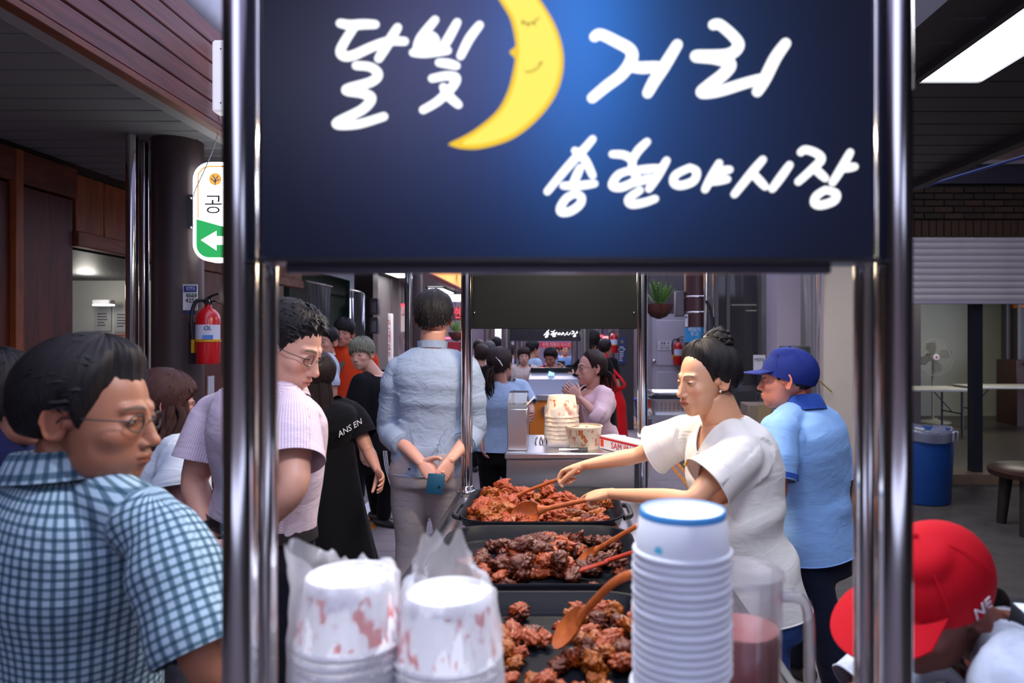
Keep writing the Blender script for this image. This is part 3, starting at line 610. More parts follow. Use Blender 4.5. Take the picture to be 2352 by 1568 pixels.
GLYPHS = [
 ('dal', A, 10.5, [[(462,140),(520,150),(600,146),(665,147)], [(545,160),(495,235),(464,300),(485,330),(540,325),(640,280),(740,245),(835,245)], [(795,165),(740,255),(685,345)],
   [(555,385),(640,395),(682,437),(640,480),(498,525),(590,545),(642,575),(590,640),(440,720),(560,725),(715,680)]]),
 ('bit', A, 10, [[(1012,120),(930,225),(905,295)], [(1140,135),(1085,235),(1050,290)], [(930,258),(985,215),(1012,240),(990,268),(930,285)], [(885,310),(960,312),(1085,298)], [(1270,150),(1210,230),(1160,330)],
   [(1035,368),(1090,375),(1135,387)], [(995,460),(1080,445),(1133,458),(1110,510),(1030,590),(943,642)], [(1060,510),(1090,560),(1147,612)]]),
 ('geo', B, 13, [[(405,212),(440,198),(530,240),(605,285),(612,340),(560,420),(470,490),(392,555)], [(610,380),(680,385),(755,378)], [(870,255),(800,370),(740,460),(703,528)]]),
 ('ri', B, 13, [[(1072,145),(1110,145),(1190,215),(1212,265),(1150,312),(975,320),(1080,332),(1165,362),(1130,420),(1040,490),(1008,525),(1100,517),(1250,472),(1330,450)], [(1478,248),(1420,330),(1360,450),(1318,520)]]),
 ('song', B, 9, [[(395,785),(350,838),(310,880),(230,970),(140,1080)], [(295,850),(350,900),(395,990)], [(325,945),(285,1035)], [(230,1047),(320,1046),(405,1035)], [(300,1090),(332,1112),(322,1152),(270,1190),(220,1195),(216,1165),(250,1115),(300,1090)]]),
 ('hyeon', B, 9, [[(505,870),(570,875),(615,905),(612,955)], [(700,800),(650,850),(620,900)], [(612,960),(540,985),(505,1045),(560,1055),(640,1010),(612,960)], [(640,960),(760,948)], [(620,1033),(720,1003)], [(810,905),(760,990),(710,1065)], [(660,1072),(598,1120),(612,1150),(680,1142),(745,1120)]]),
 ('ya', B, 9, [[(940,945),(978,968),(960,1020),(890,1045),(850,1030),(862,985),(940,945)], [(1105,920),(1060,1000),(1025,1068)], [(1080,970),(1163,956)], [(1060,1025),(1150,1010)]]),
 ('si', B, 9, [[(1350,900),(1290,970),(1190,1095)], [(1290,975),(1362,1052)], [(1500,930),(1450,1000),(1402,1065)]]),
 ('jang', B, 9, [[(1562,860),(1590,845),(1650,865),(1677,900),(1620,960),(1548,1025)], [(1640,950),(1700,1005)], [(1840,860),(1790,950),(1740,1030)], [(1800,950),(1865,940)], [(1700,1070),(1760,1090),(1750,1130),(1680,1155),(1640,1145),(1650,1105),(1700,1070)]]),
]
for nm, cv, w_, sts in GLYPHS:
    mb = MB()
    for i, s_ in enumerate(sts): stroke_mesh(mb, cv(s_), w_, off=.0012+.00002*i)
    mb.build('character', LET, sg, smooth=False, recalc=False)
outer = [(1075,-118),(1130,-100),(1190,-60),(1240,0),(1280,70),(1295,140),(1281,210),(1240,270),(1180,318),(1110,341),(1060,342),(1030,333)]
inner = [(1030,331),(1085,303),(1140,258),(1166,212),(1178,168),(1183,140),(1181,133),(1171,121),(1181,111),(1184,100),(1172,45),(1146,0),(1115,-60),(1075,-118)]
poly = catmull([V((*p, 0)) for p in outer], 5)+catmull([V((*p, 0)) for p in inner], 5)[1:-1]
mm = glow('moon_glow', srgb(255, 232, 96), 1.0); mm2 = glow('moon_rim', srgb(244, 200, 40), .95)
MB().prism([SP(p.x, p.y, .0012) for p in poly], (0, -.0012, 0)).build('moon', mm2, sg, smooth=False)
cen = V((1180, 130, 0)); p2 = []
o2 = catmull([V((*p, 0)) for p in [(1190,-48),(1234,4),(1272,72),(1286,140),(1272,206),(1234,262),(1176,309),(1110,331),(1065,334)]], 6)
i2 = catmull([V((*p, 0)) for p in [(1065,326),(1095,308),(1148,264),(1176,214),(1189,160),(1192,100),(1182,45),(1158,4),(1140,-40)]], 6)
MB().prism([SP(p.x, p.y, .0026) for p in o2+i2], (0, -.0004, 0)).build('moon_face', mm, sg, smooth=False)
fc = mat('moon_lines', srgb(170, 130, 40), .6)
for nm_, sts_ in (('moon_eye', ([(1198,52),(1212,58),(1226,55),(1238,44)], [(1204,52),(1200,60)], [(1213,57),(1213,65)], [(1225,54),(1229,62)])), ('moon_mouth', ([(1207,168),(1222,167),(1236,158),(1243,148)], [(1238,149),(1247,146)]))):
    mb = MB()
    for s_ in sts_: stroke_mesh(mb, s_, 1.4, off=.0034)
    mb.build(nm_, fc, sg, smooth=False, recalc=False)
# rear board between the rear poles
rb = MB().box(P(1085, 755, 3.3), P(1462, 560, 3.33)).build('rear_board', mat('board_black', (.008, .009, .008), .35, spec=.15), cart, bevel=.003)
for p_ in ((1090, 718), (1456, 718)): MB().ball(P(p_[0], p_[1], 3.295), .004, 8).build('screw', STEEL, rb)
# clamp lamp on the rear right pole and LED bar under the top rail (the cart's own lights)
lmp = thing('clamp_lamp', 'small black dome lamp clamped on the cart pole beside hanging fern', 'lamp', P(1485, 640, 3.36))
q = P(1486, 612, 3.33); ax = V((-.25, -.35, -.9)).normalized()
MB().lathe([(.012, .07), (.03, .055), (.045, .02), (.052, 0), (.05, 0), (.043, .02), (.028, .052)], q, 24, -ax).build('shade', BLACK, lmp)
MB().ball(q-ax*.012, .022, 14).build('bulb', glow('bulb_glow', (1, .6, .25), 9), lmp)
MB().tube([q-ax*.06, P(1476, 585, 3.43)], .008, 8).build('arm', BLACK, lmp)
l = bpy.data.lights.new('clamp_lamp_light', 'SPOT'); l.energy = 22; l.color = (1, .78, .52); l.spot_size = 2.6; l.spot_blend = .6; l.shadow_soft_size = .04
o = bpy.data.objects.new('clamp_lamp_light', l); COL.objects.link(o); o.location = q+ax*.03; o.rotation_euler = (-ax).to_track_quat('Z', 'Y').to_euler()
for nm, y_, pw, colr in (('rear', 2.55, 26, (1, .84, .62)), ('front', 1.12, 15, (.86, .9, 1))):
    led = thing('led_bar', 'white LED bar hung under the cart roof rail, %s one' % nm, 'lamp', (0, y_, 2.2))
    MB().box((-.3, y_-.02, 2.225), (.3, y_+.02, 2.26)).build('housing', WHITEP, led, bevel=.004)
    MB().box((-.295, y_-.017, 2.214), (.295, y_+.017, 2.225)).build('diffuser', glow('led_glow_'+nm, colr, 6), led)
    for x in (-.28, .28): MB().box((x-.008, y_-.008, 2.255), (x+.008, y_+.008, 2.275)).build('bracket', STEEL, led)
    MB().box((-.43, y_-.012, 2.27), (.42, y_+.012, 2.295)).build('top_rail', STEEL, cart)
    area('led_light_'+nm, (0, y_, 2.21), .58, pw, colr, sy=.05)

# ------------------------------------------------------------------ grill pans and food
PANM = mat('pan_coating', (.008, .009, .014), .45, bump=(50, .05), spec=.08)
def rrect(cx, cy, w_, h_, r, z, n=6):
    pts = []
    for k, (sx, sy) in enumerate(((1, 1), (-1, 1), (-1, -1), (1, -1))):
        for i in range(n+1):
            t_ = math.pi/2*(k+i/n); pts.append(V((cx+sx*(w_/2-r)+r*math.cos(t_), cy+sy*(h_/2-r)+r*math.sin(t_), z)))
    return pts
PANS = [('black electric grill pan nearest the stacked cups, sparse chicken and a round spoon', 1.205, 1.79), ('black electric grill pan between two others, chicken heaped in its middle', 1.835, 2.42), ('black electric grill pan under the vendor\'s hands, full of chicken', 2.46, 3.045)]
PX0, PX1 = -.39, .24; ZF = .785; ZR = .835
for lab, y0, y1 in PANS:
    cx, cy, w_, h_ = (PX0+PX1)/2, (y0+y1)/2, PX1-PX0, y1-y0
    t = thing('grill_pan', lab, 'grill pan', (cx, cy, .765))
    R_ = [rrect(cx, cy, w_-.09, h_-.09, .1, .766), rrect(cx, cy, w_-.03, h_-.03, .12, .80), rrect(cx, cy, w_-.012, h_-.012, .125, ZR-.006), rrect(cx, cy, w_, h_, .13, ZR-.003), rrect(cx, cy, w_-.004, h_-.004, .128, ZR+.002),
          rrect(cx, cy, w_-.022, h_-.022, .12, ZR), rrect(cx, cy, w_-.05, h_-.05, .105, ZF+.008), rrect(cx, cy, w_-.075, h_-.075, .095, ZF)]
    MB().rings(R_, True, True).build('tray', PANM, t, ang=60)
    for sx in (-1, 1):
        hx = PX0-.012 if sx < 0 else PX1+.012
        MB().tube(catmull([(hx-sx*.01, cy-.1, .80), (hx+sx*.018, cy-.08, .803), (hx+sx*.022, cy, .803), (hx+sx*.018, cy+.08, .803), (hx-sx*.01, cy+.1, .80)], 4), (.011), 10).build('handle', BLACKP, t)
def ico(sub):
    bm = bmesh.new(); bmesh.ops.create_icosphere(bm, subdivisions=sub, radius=1); vs = np.array([v.co[:] for v in bm.verts]); fs = [[v.index for v in f.verts] for f in bm.faces]; bm.free(); return vs, fs
IV, IF_ = ico(4)
def vnoise(p, seed, f):
    """cheap smooth 3-D pseudo noise from sums of sines"""
    r = np.random.default_rng(seed); out = np.zeros(len(p))
    for k in range(7):
        d = r.normal(size=3); d /= np.linalg.norm(d); out += np.sin(p@d*f*(.7+.9*r.random())+r.random()*6.28)
    return out/3.2
CH = []
for ci, (nm, c_) in enumerate((('glazed', srgb(152, 60, 8)), ('dark_glazed', srgb(92, 35, 10)), ('golden', srgb(154, 78, 14)))):
    m = mat('chicken_'+nm, c_, .2, var=(38, .45), bump=(70, .35), spec=.45, coat=.2)
    for k in range(4):
        s = ci*10+k; v = IV.copy()*np.array([1, .72, .62]); rr = 1+.20*vnoise(IV, s+1, 3.0)+.30*(np.abs(vnoise(IV, s+2, 5.5))-.35)+.20*(np.abs(vnoise(IV, s+4, 10))-.3)+.06*vnoise(IV, s+3, 22)
        v *= rr[:, None]; mb = MB(); mb.v = [tuple(a) for a in v]; mb.f = [tuple(f) for f in IF_]; mb.m = [0]*len(IF_)
        me = mb.build('chicken_piece', m, None, loc=(0, 0, 0), ang=180).data; CH.append((ci, me))
for o in [o for o in bpy.data.objects if o.name.startswith('chicken_piece')]: bpy.data.objects.remove(o)
def heap(n, sample, kinds, y0, y1, lab, grp, r0, r1):
    G = np.zeros((64, 64)); cnt = 0
    gx = lambda x: int(np.clip((x-PX0)/(PX1-PX0)*63, 0, 63)); gy = lambda y: int(np.clip((y-y0)/(y1-y0)*63, 0, 63))
    while cnt < n:
        x, y = sample()
        if not (PX0+.055 < x < PX1-.055 and y0+.05 < y < y1-.05): continue
        r = random.uniform(r0, r1); kd = random.choice(kinds); cs = [m for k, m in CH if k == kd]; lb = ('orange-red', 'dark brown', 'golden brown')[kd]+' '+lab
        ix, iy = gx(x), gy(y); k = max(2, int(r/(PX1-PX0)*63*.75)); sub = G[max(0, ix-k):ix+k+1, max(0, iy-k):iy+k+1]
        h = sub.mean()*.9
        o = bpy.data.objects.new('chicken_piece', random.choice(cs)); COL.objects.link(o)
        o.location = (x, y, ZF+h+r*.55); o.scale = (r, r, r*.95); o.rotation_euler = (random.uniform(-.6, .6), random.uniform(-.6, .6), random.uniform(0, 6.28))
        tag(o, lb, 'chicken piece', grp)
        sub[:] = np.maximum(sub, h+r*.8); cnt += 1
g3 = lambda: (random.choice((random.gauss(-.24, .09), random.uniform(-.34, .19))), random.uniform(2.5, 3.0))
def g2():
    if random.random() < .86: return (random.gauss(-.08, .085), random.gauss(2.13, .115))
    return (random.uniform(.08, .19), random.uniform(2.05, 2.36))
heap(130, g3, (0, 0, 2), 2.46, 3.045, 'glazed chicken piece in the full pan under the vendor\'s hands', 'chicken in the farthest pan', .026, .040)
heap(90, g2, (1, 1, 0), 1.835, 2.42, 'glazed chicken piece heaped in the middle pan', 'chicken in the middle pan', .024, .036)
heap(85, lambda: (random.uniform(-.3, .2), random.uniform(1.24, 1.74)), (0, 2, 1), 1.205, 1.79, 'glazed chicken piece scattered in the pan beside the cups', 'chicken in the nearest pan', .021, .031)

SPW = wood('spoon_wood', srgb(190, 100, 44), srgb(150, 70, 28), (4, 4, 4), .4, coat=.3)
def spoon(label, b, e, ln, wd, m, up=V((0, 0, 1)), curve=.0, flat=False, hr=.009, name='wooden_spoon'):
    b, e = V(b), V(e); x = (e-b).normalized(); z = (up-x*up.dot(x)).normalized(); y = z.cross(x)
    t = thing(name, label, 'spoon', b)
    n = 16; k = 7; top = []; bot = []
    for i in range(k):
        f = i/(k-1); ra = max(f, .02)
        top.append([b+x*(ln/2*ra*math.cos(2*math.pi*j/n))+y*(wd/2*ra*math.sin(2*math.pi*j/n))+z*((0 if flat else -.016)*(1-ra**2)) for j in range(n)])
        bot.append([p-z*(.004+.003*(1-f)) for p in top[-1]])
    MB().rings(top+bot[::-1], True, True).build('bowl', m, t, ang=70)
    s0 = b+x*ln*.42; pth = catmull([s0, s0+(e-s0)*.3+z*curve*.6, s0+(e-s0)*.7+z*curve, e], 5)
    rr = [(max(hr, wd*.25*(1-i/5)) if i < 5 else hr, hr*.75) for i in range(len(pth))]
    MB().tube(pth, rr, 10, up=z, rnd=True).build('handle', m, t)
    return t
H1, H2 = P(1283, 1100, 2.62), P(1322, 1152, 2.52)
spoon('wooden spoon in the vendor\'s far hand, bowl resting on chicken', P(1185, 1136, 2.78), P(1330, 1083, 2.60), .11, .075, SPW, up=V((-.3, 0, 1)))
spoon('wooden spoon gripped by the vendor\'s near hand, bowl turned down', P(1208, 1178, 2.55), P(1372, 1142, 2.50), .12, .085, SPW, up=V((.2, -1, .45)))
spoon('wooden spoon leaning out of the middle pan over chicken', P(1348, 1274, 2.1), P(1462, 1208, 1.98), .1, .06, SPW, up=V((-.2, -.5, 1)))
SIL = mat('red_sauce_spatula', srgb(170, 52, 26), .3, coat=.6, var=(20, .3))
spoon('red sauce-coated spatula lying across the middle pan', P(1345, 1303, 2.0), P(1475, 1262, 1.93), .17, .05, SIL, flat=True)
spoon('round wooden ladle spoon holding sauce in the nearest pan', P(1303, 1440, 1.5), P(1482, 1310, 1.36), .115, .095, SPW, up=V((-.2, -.55, 1)), curve=.02, hr=.011)

# ------------------------------------------------------------------ paper cups
def cup_mat(name, base, spots, mode):
    m = mat(name, base, .55); nt = m.node_tree; b_ = nt.nodes['Principled BSDF']
    tc = nt.nodes.new('ShaderNodeTexCoord'); sp = nt.nodes.new('ShaderNodeSeparateXYZ'); nt.links.new(tc.outputs['Object'], sp.inputs[0])
    mx = nt.nodes.new('ShaderNodeMixRGB'); mx.inputs[1].default_value = (*base, 1); mx.inputs[2].default_value = (*spots, 1)
    if mode == 'floral':
        mp = nt.nodes.new('ShaderNodeMapping'); mp.inputs['Scale'].default_value = (1, 1, .45); nt.links.new(tc.outputs['Object'], mp.inputs[0])
        n = nt.nodes.new('ShaderNodeTexNoise'); n.inputs['Scale'].default_value = 42; n.inputs['Detail'].default_value = 3; n.inputs['Distortion'].default_value = 1.6
        nt.links.new(mp.outputs[0], n.inputs['Vector']); r = nt.nodes.new('ShaderNodeMapRange'); r.inputs[1].default_value = .54; r.inputs[2].default_value = .62
        nt.links.new(n.outputs['Fac'], r.inputs[0]); g = nt.nodes.new('ShaderNodeMath'); g.operation = 'LESS_THAN'; g.inputs[1].default_value = .078; nt.links.new(sp.outputs[2], g.inputs[0])
    else:
        n = nt.nodes.new('ShaderNodeTexVoronoi'); n.inputs['Scale'].default_value = 26; nt.links.new(tc.outputs['Object'], n.inputs['Vector'])
        r = nt.nodes.new('ShaderNodeMapRange'); r.inputs[1].default_value = .22; r.inputs[2].default_value = .14; nt.links.new(n.outputs['Distance'], r.inputs[0])
        g = nt.nodes.new('ShaderNodeMath'); g.operation = 'LESS_THAN'; g.inputs[1].default_value = .05; nt.links.new(sp.outputs[2], g.inputs[0])
    u = nt.nodes.new('ShaderNodeMath'); u.operation = 'MULTIPLY'; nt.links.new(r.outputs[0], u.inputs[0]); nt.links.new(g.outputs[0], u.inputs[1])
    g2_ = nt.nodes.new('ShaderNodeMath'); g2_.operation = 'GREATER_THAN'; g2_.inputs[1].default_value = .012; nt.links.new(sp.outputs[2], g2_.inputs[0])
    u2 = nt.nodes.new('ShaderNodeMath'); u2.operation = 'MULTIPLY'; nt.links.new(u.outputs[0], u2.inputs[0]); nt.links.new(g2_.outputs[0], u2.inputs[1])
    nt.links.new(u2.outputs[0], mx.inputs[0]); nt.links.new(mx.outputs[0], b_.inputs['Base Color'])
    return m
CUPB = cup_mat('cup_blue_print', (.80, .83, .90), srgb(90, 190, 220), 'spots'); CUPF = cup_mat('cup_floral', (.82, .80, .80), srgb(206, 120, 112), 'floral')
CUPBAND = mat('cup_blue_band', srgb(70, 150, 215), .5); CUPW = mat('cup_white', (.84, .86, .90), .55)
def make_cup(mat_, rb, rr, h, band=None):
    """paper cup standing upside down: rim at z=0, base on top"""
    mb = MB(); n = 36
    mb.lathe([(rr-.002, .0), (rr+.0025, .0), (rr+.004, .003), (rr+.0025, .006), (rr, .007), (rb, h), (rb-.002, h+.0015), (rb-.004, h), (rb-.005, h-.006)], (0, 0, 0), n)
    body = mb.build('side', mat_, None, loc=(0, 0, 0), ang=60).data
    base = MB().lathe([(rb-.005, h-.006), (.001, h-.006)], (0, 0, 0), n).build('base', CUPW, None, loc=(0, 0, 0)).data
    bd = MB().lathe([(rb+.0012, h-.007), (rb+.0008, h-.0005), (rb-.001, h+.0022), (rb-.0035, h+.0018)], (0, 0, 0), n).build('b', CUPBAND, None, loc=(0, 0, 0)).data if band else None
    for o in [o for o in bpy.data.objects if o.data in (body, base, bd) and o.type == 'MESH']: bpy.data.objects.remove(o)
    return body, base, bd
def cup(meshes, loc, label, group, full=False, sc=1, flip=False):
    t = thing('paper_cup', label, 'paper cup', loc, group)
    t.scale = (sc, sc, sc)
    if flip: t.rotation_euler.x = math.pi
    t.rotation_euler.z = random.uniform(0, 6.28)
    for nm, me in zip(('side', 'base', 'print_band'), meshes):
        if me is None or (nm != 'side' and not full): continue
        o = bpy.data.objects.new(nm, me); COL.objects.link(o); o.parent = t
    return t
cb_ = make_cup(CUPB, .0585, .0655, .058, True); cf_ = make_cup(CUPF, .060, .0725, .092); cf2_ = make_cup(cup_mat('cup_cream_floral', srgb(226, 208, 184), srgb(190, 104, 60), 'floral'), .060, .0725, .092)
bx = P(1563, 1170, .95); z = bx.z-.058; k = 0; zz = []
while z > .952: zz.append(z); z -= .0108 if k != 0 else .012; k += 1; z -= (.012 if k == 16 else 0)
zz.append(.951) if False else None
for i, z in enumerate(zz):
    cup(cb_, (bx.x+(.002 if i < 16 else -.002)+random.uniform(-.0008, .0008), .95+random.uniform(-.0008, .0008), z), 'white paper cup with blue rim band and snowflakes, topmost of its stack' if i == 0 else 'white paper cup nested in the tall blue-topped stack', None if i == 0 else 'cups in the blue-topped stack', i == 0)
for (px, py), lab in (((803, 1318), 'left'), ((1032, 1357), 'right')):
    b0 = P(px, py, .965); z = b0.z-.092; i = 0
    while z > .952:
        cup(cf_, (b0.x+random.uniform(-.001, .001), b0.y+random.uniform(-.001, .001), z),
            ('red-flowered paper cup topping the bagged stack beside the %s' % ('plaid-shirted man\'s pole' if lab == 'left' else 'grill pans')) if i == 0 else 'red-flowered paper cup nested in the bagged stack beside the %s' % ('plaid-shirted man\'s pole' if lab == 'left' else 'grill pans'),
            None if i == 0 else 'cups in the %s bagged stack' % ('outer' if lab == 'left' else 'inner'), i == 0)
        z -= .0135; i += 1
    t = thing('plastic_bag', 'crumpled clear plastic bag around the cup stack %s' % ('next to the cart pole' if lab == 'left' else 'next to the grill pans'), 'plastic bag', (b0.x, b0.y, .951))
    n = 72; rs = []; top = b0.z
    for k in range(18):
        f = k/17; row = []
        for j in range(n):
            th = 2*math.pi*j/n; nz = .5*math.sin(3*th+lab.count('l')*2+f*5)+.45*math.sin(7*th-f*9)+.4*math.sin(13*th+f*14)+.3*math.sin(23*th-f*20)
            if lab == 'left': pk = .040*math.exp(-((th-math.pi*1.0)/.55)**2)+.008
            else: pk = .055*math.exp(-((th-math.pi*.62)/.75)**2)+.012
            zt = top+pk*(1+.18*math.sin(9*th+1)+.12*math.sin(17*th))+.008*nz
            if f < .72: g = f/.72; zz_ = .952+(top-.01-.952)*g; r = .0825-.0155*g+.0035*nz
            else: g = (f-.72)/.28; zz_ = top-.01+(zt-top+.01)*g; r = .067+.010*(pk/.07)*g-(.022*g*g if pk < .03 else .004*g)+.004*nz
            if lab == 'left' and abs(th-math.pi) < .9: r += .020*f*math.exp(-((th-math.pi)/.5)**2)
            row.append((b0.x+r*math.cos(th), b0.y+r*math.sin(th), zz_))
        rs.append(row)
    MB().rings(rs, True, False).build('film', film('bag_film', (.98, .98, 1), .36, .09, .25, (30, .9)), t, ang=180)

# sauce pitcher beside the cups
pc = V((.300, 1.06, .766)); pt = thing('sauce_pitcher', 'clear plastic pitcher of dark red sauce beside the blue cup stack', 'pitcher', pc)
pc2 = pc+V((0, .07, 0)); pt.location = pc2; pt['_w'] = tuple(pc2); pc = pc2
MB().lathe([(.052, 0), (.056, .004), (.064, .34), (.066, .344), (.064, .347), (.061, .343), (.053, .008), (.0, .006)], pc, 36).build('jug', film('jug_plastic', (.92, .92, .94), .06, .10, .1, (5, .1)), pt)
MB().lathe([(.0, .009), (.0515, .01), (.0575, .255), (.0, .256)], pc, 36).build('sauce', mat('dark_sauce', srgb(140, 16, 14), .3), pt)
MB().tube(catmull([pc+V((.06, -.01, .31)), pc+V((.098, -.015, .30)), pc+V((.105, -.015, .22)), pc+V((.1, -.015, .12)), pc+V((.058, -.01, .08))], 6), (.009), 10).build('handle', film('jug_plastic2', (.7, .7, .74), .3, .3, .1, (5, .1)), pt)
MB().lathe([(.0, .352), (.05, .356), (.067, .35), (.068, .340)], pc, 36).build('lid', film('jug_lid', (.9, .9, .93), .12, .06, .3, (5, .1)), pt)

# ================================================================== second cart just behind, with its goods
c2 = thing('prep_counter', 'stainless steel prep counter behind the pans with cups on top', 'counter', (.06, 3.65, 0))
x0, x1 = P(1163, 1040, 3.36).x, P(1463, 1040, 3.36).x; zc = P(1163, 1040, 3.36).z
MB().box((x0, 3.36, .12), (x1, 3.98, zc-.03)).build('body', STEEL2, c2, bevel=.006)
MB().box((x0-.008, 3.35, zc-.03), (x1+.008, 3.99, zc)).build('top', STEEL2, c2, bevel=.006)
MB().box((x1-.012, 3.352, .12), (x1+.004, 3.37, zc-.03)).build('corner_strip', DARK, c2)
for x in (x0+.05, x1-.05):
    for y in (3.42, 3.92): MB().lathe([(.018, 0), (.018, .12)], (x, y, 0), 12, cap=True).build('leg', STEEL, c2)
s0 = P(1291, 1030, 3.62); i = 0; z = P(1291, 908, 3.62).z-.092*1.2
zl = []
while z > zc+.002: zl.append(z); z -= .022
for i, z in enumerate(zl):
    cup(cf2_, (s0.x+random.uniform(-.003, .003), 3.62, z), 'orange-flowered paper cup topping the stack on the prep counter' if i == 0 else 'paper cup nested in the wrapped stack on the prep counter', None if i == 0 else 'cups on the prep counter', i == 0, 1.2)
sc1 = P(1342, 972, 3.52); cup(cf2_, (sc1.x, 3.52, zc+.116), 'single orange-flowered paper cup standing open on the prep counter', None, True, 1.25, True)
t = thing('plastic_bag', 'clear plastic wrap around the cups on the prep counter', 'plastic bag', (s0.x, 3.62, zc+.001)); rs = []
for k in range(9):
    f = k/8; rs.append([(s0.x+(.098-.012*f+.005*math.sin(5*th+f*6)+.004*math.sin(11*th))*math.cos(th), 3.62+(.098-.012*f+.005*math.sin(5*th+f*6))*math.sin(th), zc+.002+f*.2+.012*math.sin(3*th)*f) for th in np.linspace(0, 2*math.pi, 48, endpoint=False)])
MB().rings(rs, True, False).build('film', film('bag_film', ()), t, ang=180)
nb = thing('utensil_box', 'steel dispenser box with clear acrylic lid on the prep counter', 'dispenser', (P(1188, 1040, 3.5).x, 3.5, zc))
xa, xb = P(1166, 1040, 3.44).x, P(1211, 1040, 3.44).x; zt = P(1166, 938, 3.44).z
MB().box((xa, 3.42, zc+.001), (xb, 3.64, zt)).build('case', STEEL2, nb, bevel=.004)
MB().prism([(xa+.002, 3.425, zt), (xa+.002, 3.635, zt), (xa+.002, 3.635, zt+.075), (xa+.002, 3.50, zt+.075), (xa+.002, 3.425, zt+.03)], (xb-xa-.004, 0, 0)).build('lid', film('acrylic', (.9, .92, .9), .22, .35, .08, (3, .05)), nb, smooth=False)
MB().obox(((xa+xb)/2+.06, 3.52, zt+.03), (.02, 0, .02), (0, .05, 0), (.002, 0, -.002)).build('napkin', WHITEP, nb)
sj = thing('food_box', 'long white carton with red SAM JIN lettering leaning past the pole', 'box', P(1435, 1030, 3.3))
pa, pb = P(1378, 1030, 3.50), P(1497, 1034, 3.12); xd = (pb-pa).normalized(); yd = V((-xd.y, xd.x, 0)); 
if yd.y < 0: yd = -yd
hh = .066; pa.z = pb.z = zc+.002; cen = (pa+pb)/2+yd*.045+V((0, 0, hh/2)); lx = (pb-pa).length/2; xd = V((pb.x-pa.x, pb.y-pa.y, 0)).normalized(); yd = V((-xd.y, xd.x, 0)).normalized()
yd = yd if yd.y > 0 else -yd
MB().obox(cen, xd*lx, yd*.045, V((0, 0, hh/2))).build('carton', mat('carton_white', (.75, .74, .78), .5), sj, bevel=.002)
ctr = cen-yd*.0455
text_obj('lettering', 'SAM JIN FOOD', .044, ctr+xd*.05-V((0, 0, .006)), mat('red_print', srgb(200, 30, 40), .5), sj, xdir=xd, width=lx*1.5)
mb = MB(); mb.obox(ctr+V((0, 0, hh/2-.012)), xd*lx, yd*.0006, V((0, 0, .005))); mb.build('red_stripe', mat('red_print', (0, 0, 0)), sj)
MB().obox(ctr-xd*lx*.9-V((0, 0, .004)), xd*.014, yd*.0008, V((0, 0, .018))).build('emblem', mat('emblem_red', srgb(220, 70, 30), .5), sj)
tg = thing('steel_tongs', 'steel tongs with black grip lying on the prep counter', 'tongs', P(1325, 1030, 3.42))
a, b = P(1284, 1030, 3.42), P(1372, 1026, 3.42); a.z = b.z = zc+.008
for s in (-1, 1): MB().tube([a+V((0, s*.004, 0)), (a+b)/2+V((0, s*.012, .004)), b+V((0, s*.018, 0))], (.006, .003), 8).build('arm', STEEL, tg)
MB().tube([a+(b-a)*.3, a+(b-a)*.75], .009, 8).build('grip', BLACKP, tg)
kl = thing('steel_rings', 'pair of steel clip rings standing beside the dispenser box', 'clip', P(1243, 1030, 3.45))
for dx in (0, .022):
    c_ = P(1238, 1016, 3.45)+V((dx, 0, 0)); MB().tube([c_+V((.018*math.cos(q_), .004*dx, .028*math.sin(q_))) for q_ in np.linspace(-.6, 3.74, 14)], .004, 8).build('ring', STEEL, kl)
# ---- third cart with dark sign and steel grill, red banner cart
c3 = thing('grill_cart', 'steel grill cart with poles and dark sign reading 송현야시장', 'food cart', (-.17, 7.6, 0))
for px, d in ((1163, 6.8), (1342, 6.8)):
    c = P(px, 800, d); MB().lathe([(.05 if d < 8 else .055, 0), (.05 if d < 8 else .055, 2.3)], (c.x, c.y, 0), 20, cap=True).build('pole', mat('cart_pole', (.35, .33, .35), .25, .9), c3)
a, b = P(1172, 783, 6.8), P(1335, 690, 6.8)
s3 = MB().box((a.x, 6.8, a.z), (b.x, 6.86, b.z)).build('sign_panel', mat('navy_sign', (.006, .007, .016), .35), c3)
k = (1330-1250)/(1970-1245); mb = MB()
conv3 = lambda x, y, o=0: P(1248+(x-1245)*k, 759+(y-335)*k*.92, 6.8)+V((0, -o*2, 0))
for nm, cv, w_, sts in GLYPHS[4:]:
    mb = MB()
    for s_ in sts: stroke_mesh(mb, cv(s_), 8.5, conv=conv3)
    mb.build('character', LET, s3, smooth=False, recalc=False)
MB().box((-.33, 6.95, .1), (.25, 7.75, .86)).build('body', mat('cart_orange', srgb(214, 120, 30), .5), c3, bevel=.01)
MB().box((-.36, 6.92, .86), (.28, 7.8, .92)).build('counter_top', STEEL2, c3, bevel=.006)
MB().prism([(-.34, 6.98, .92), (-.34, 7.5, .92), (-.34, 7.5, 1.13), (-.34, 7.05, 1.07)], (.56, 0, 0)).build('grill_hood', mat('hood_steel', (.20, .21, .26), .4, 1.), c3, smooth=False)
MB().box((-.34, 7.45, .92), (.24, 7.6, 1.17)).build('grill_back', mat('grill_dark', (.03, .03, .035), .25, .6), c3)
MB().box((-.2, 6.9, .72), (.1, 6.94, .80)).build('control_panel', STEEL, c3, bevel=.005)
c4 = thing('banner_cart', 'far cart counter with poles and a red lettered banner', 'food cart', (-.2, 9.8, 0))
for px in (1189, 1320):
    q = P(px, 800, 9.5); MB().lathe([(.05, 0), (.05, 2.3)], (q.x, q.y, 0), 20, cap=True).build('pole', _M['cart_pole'], c4)
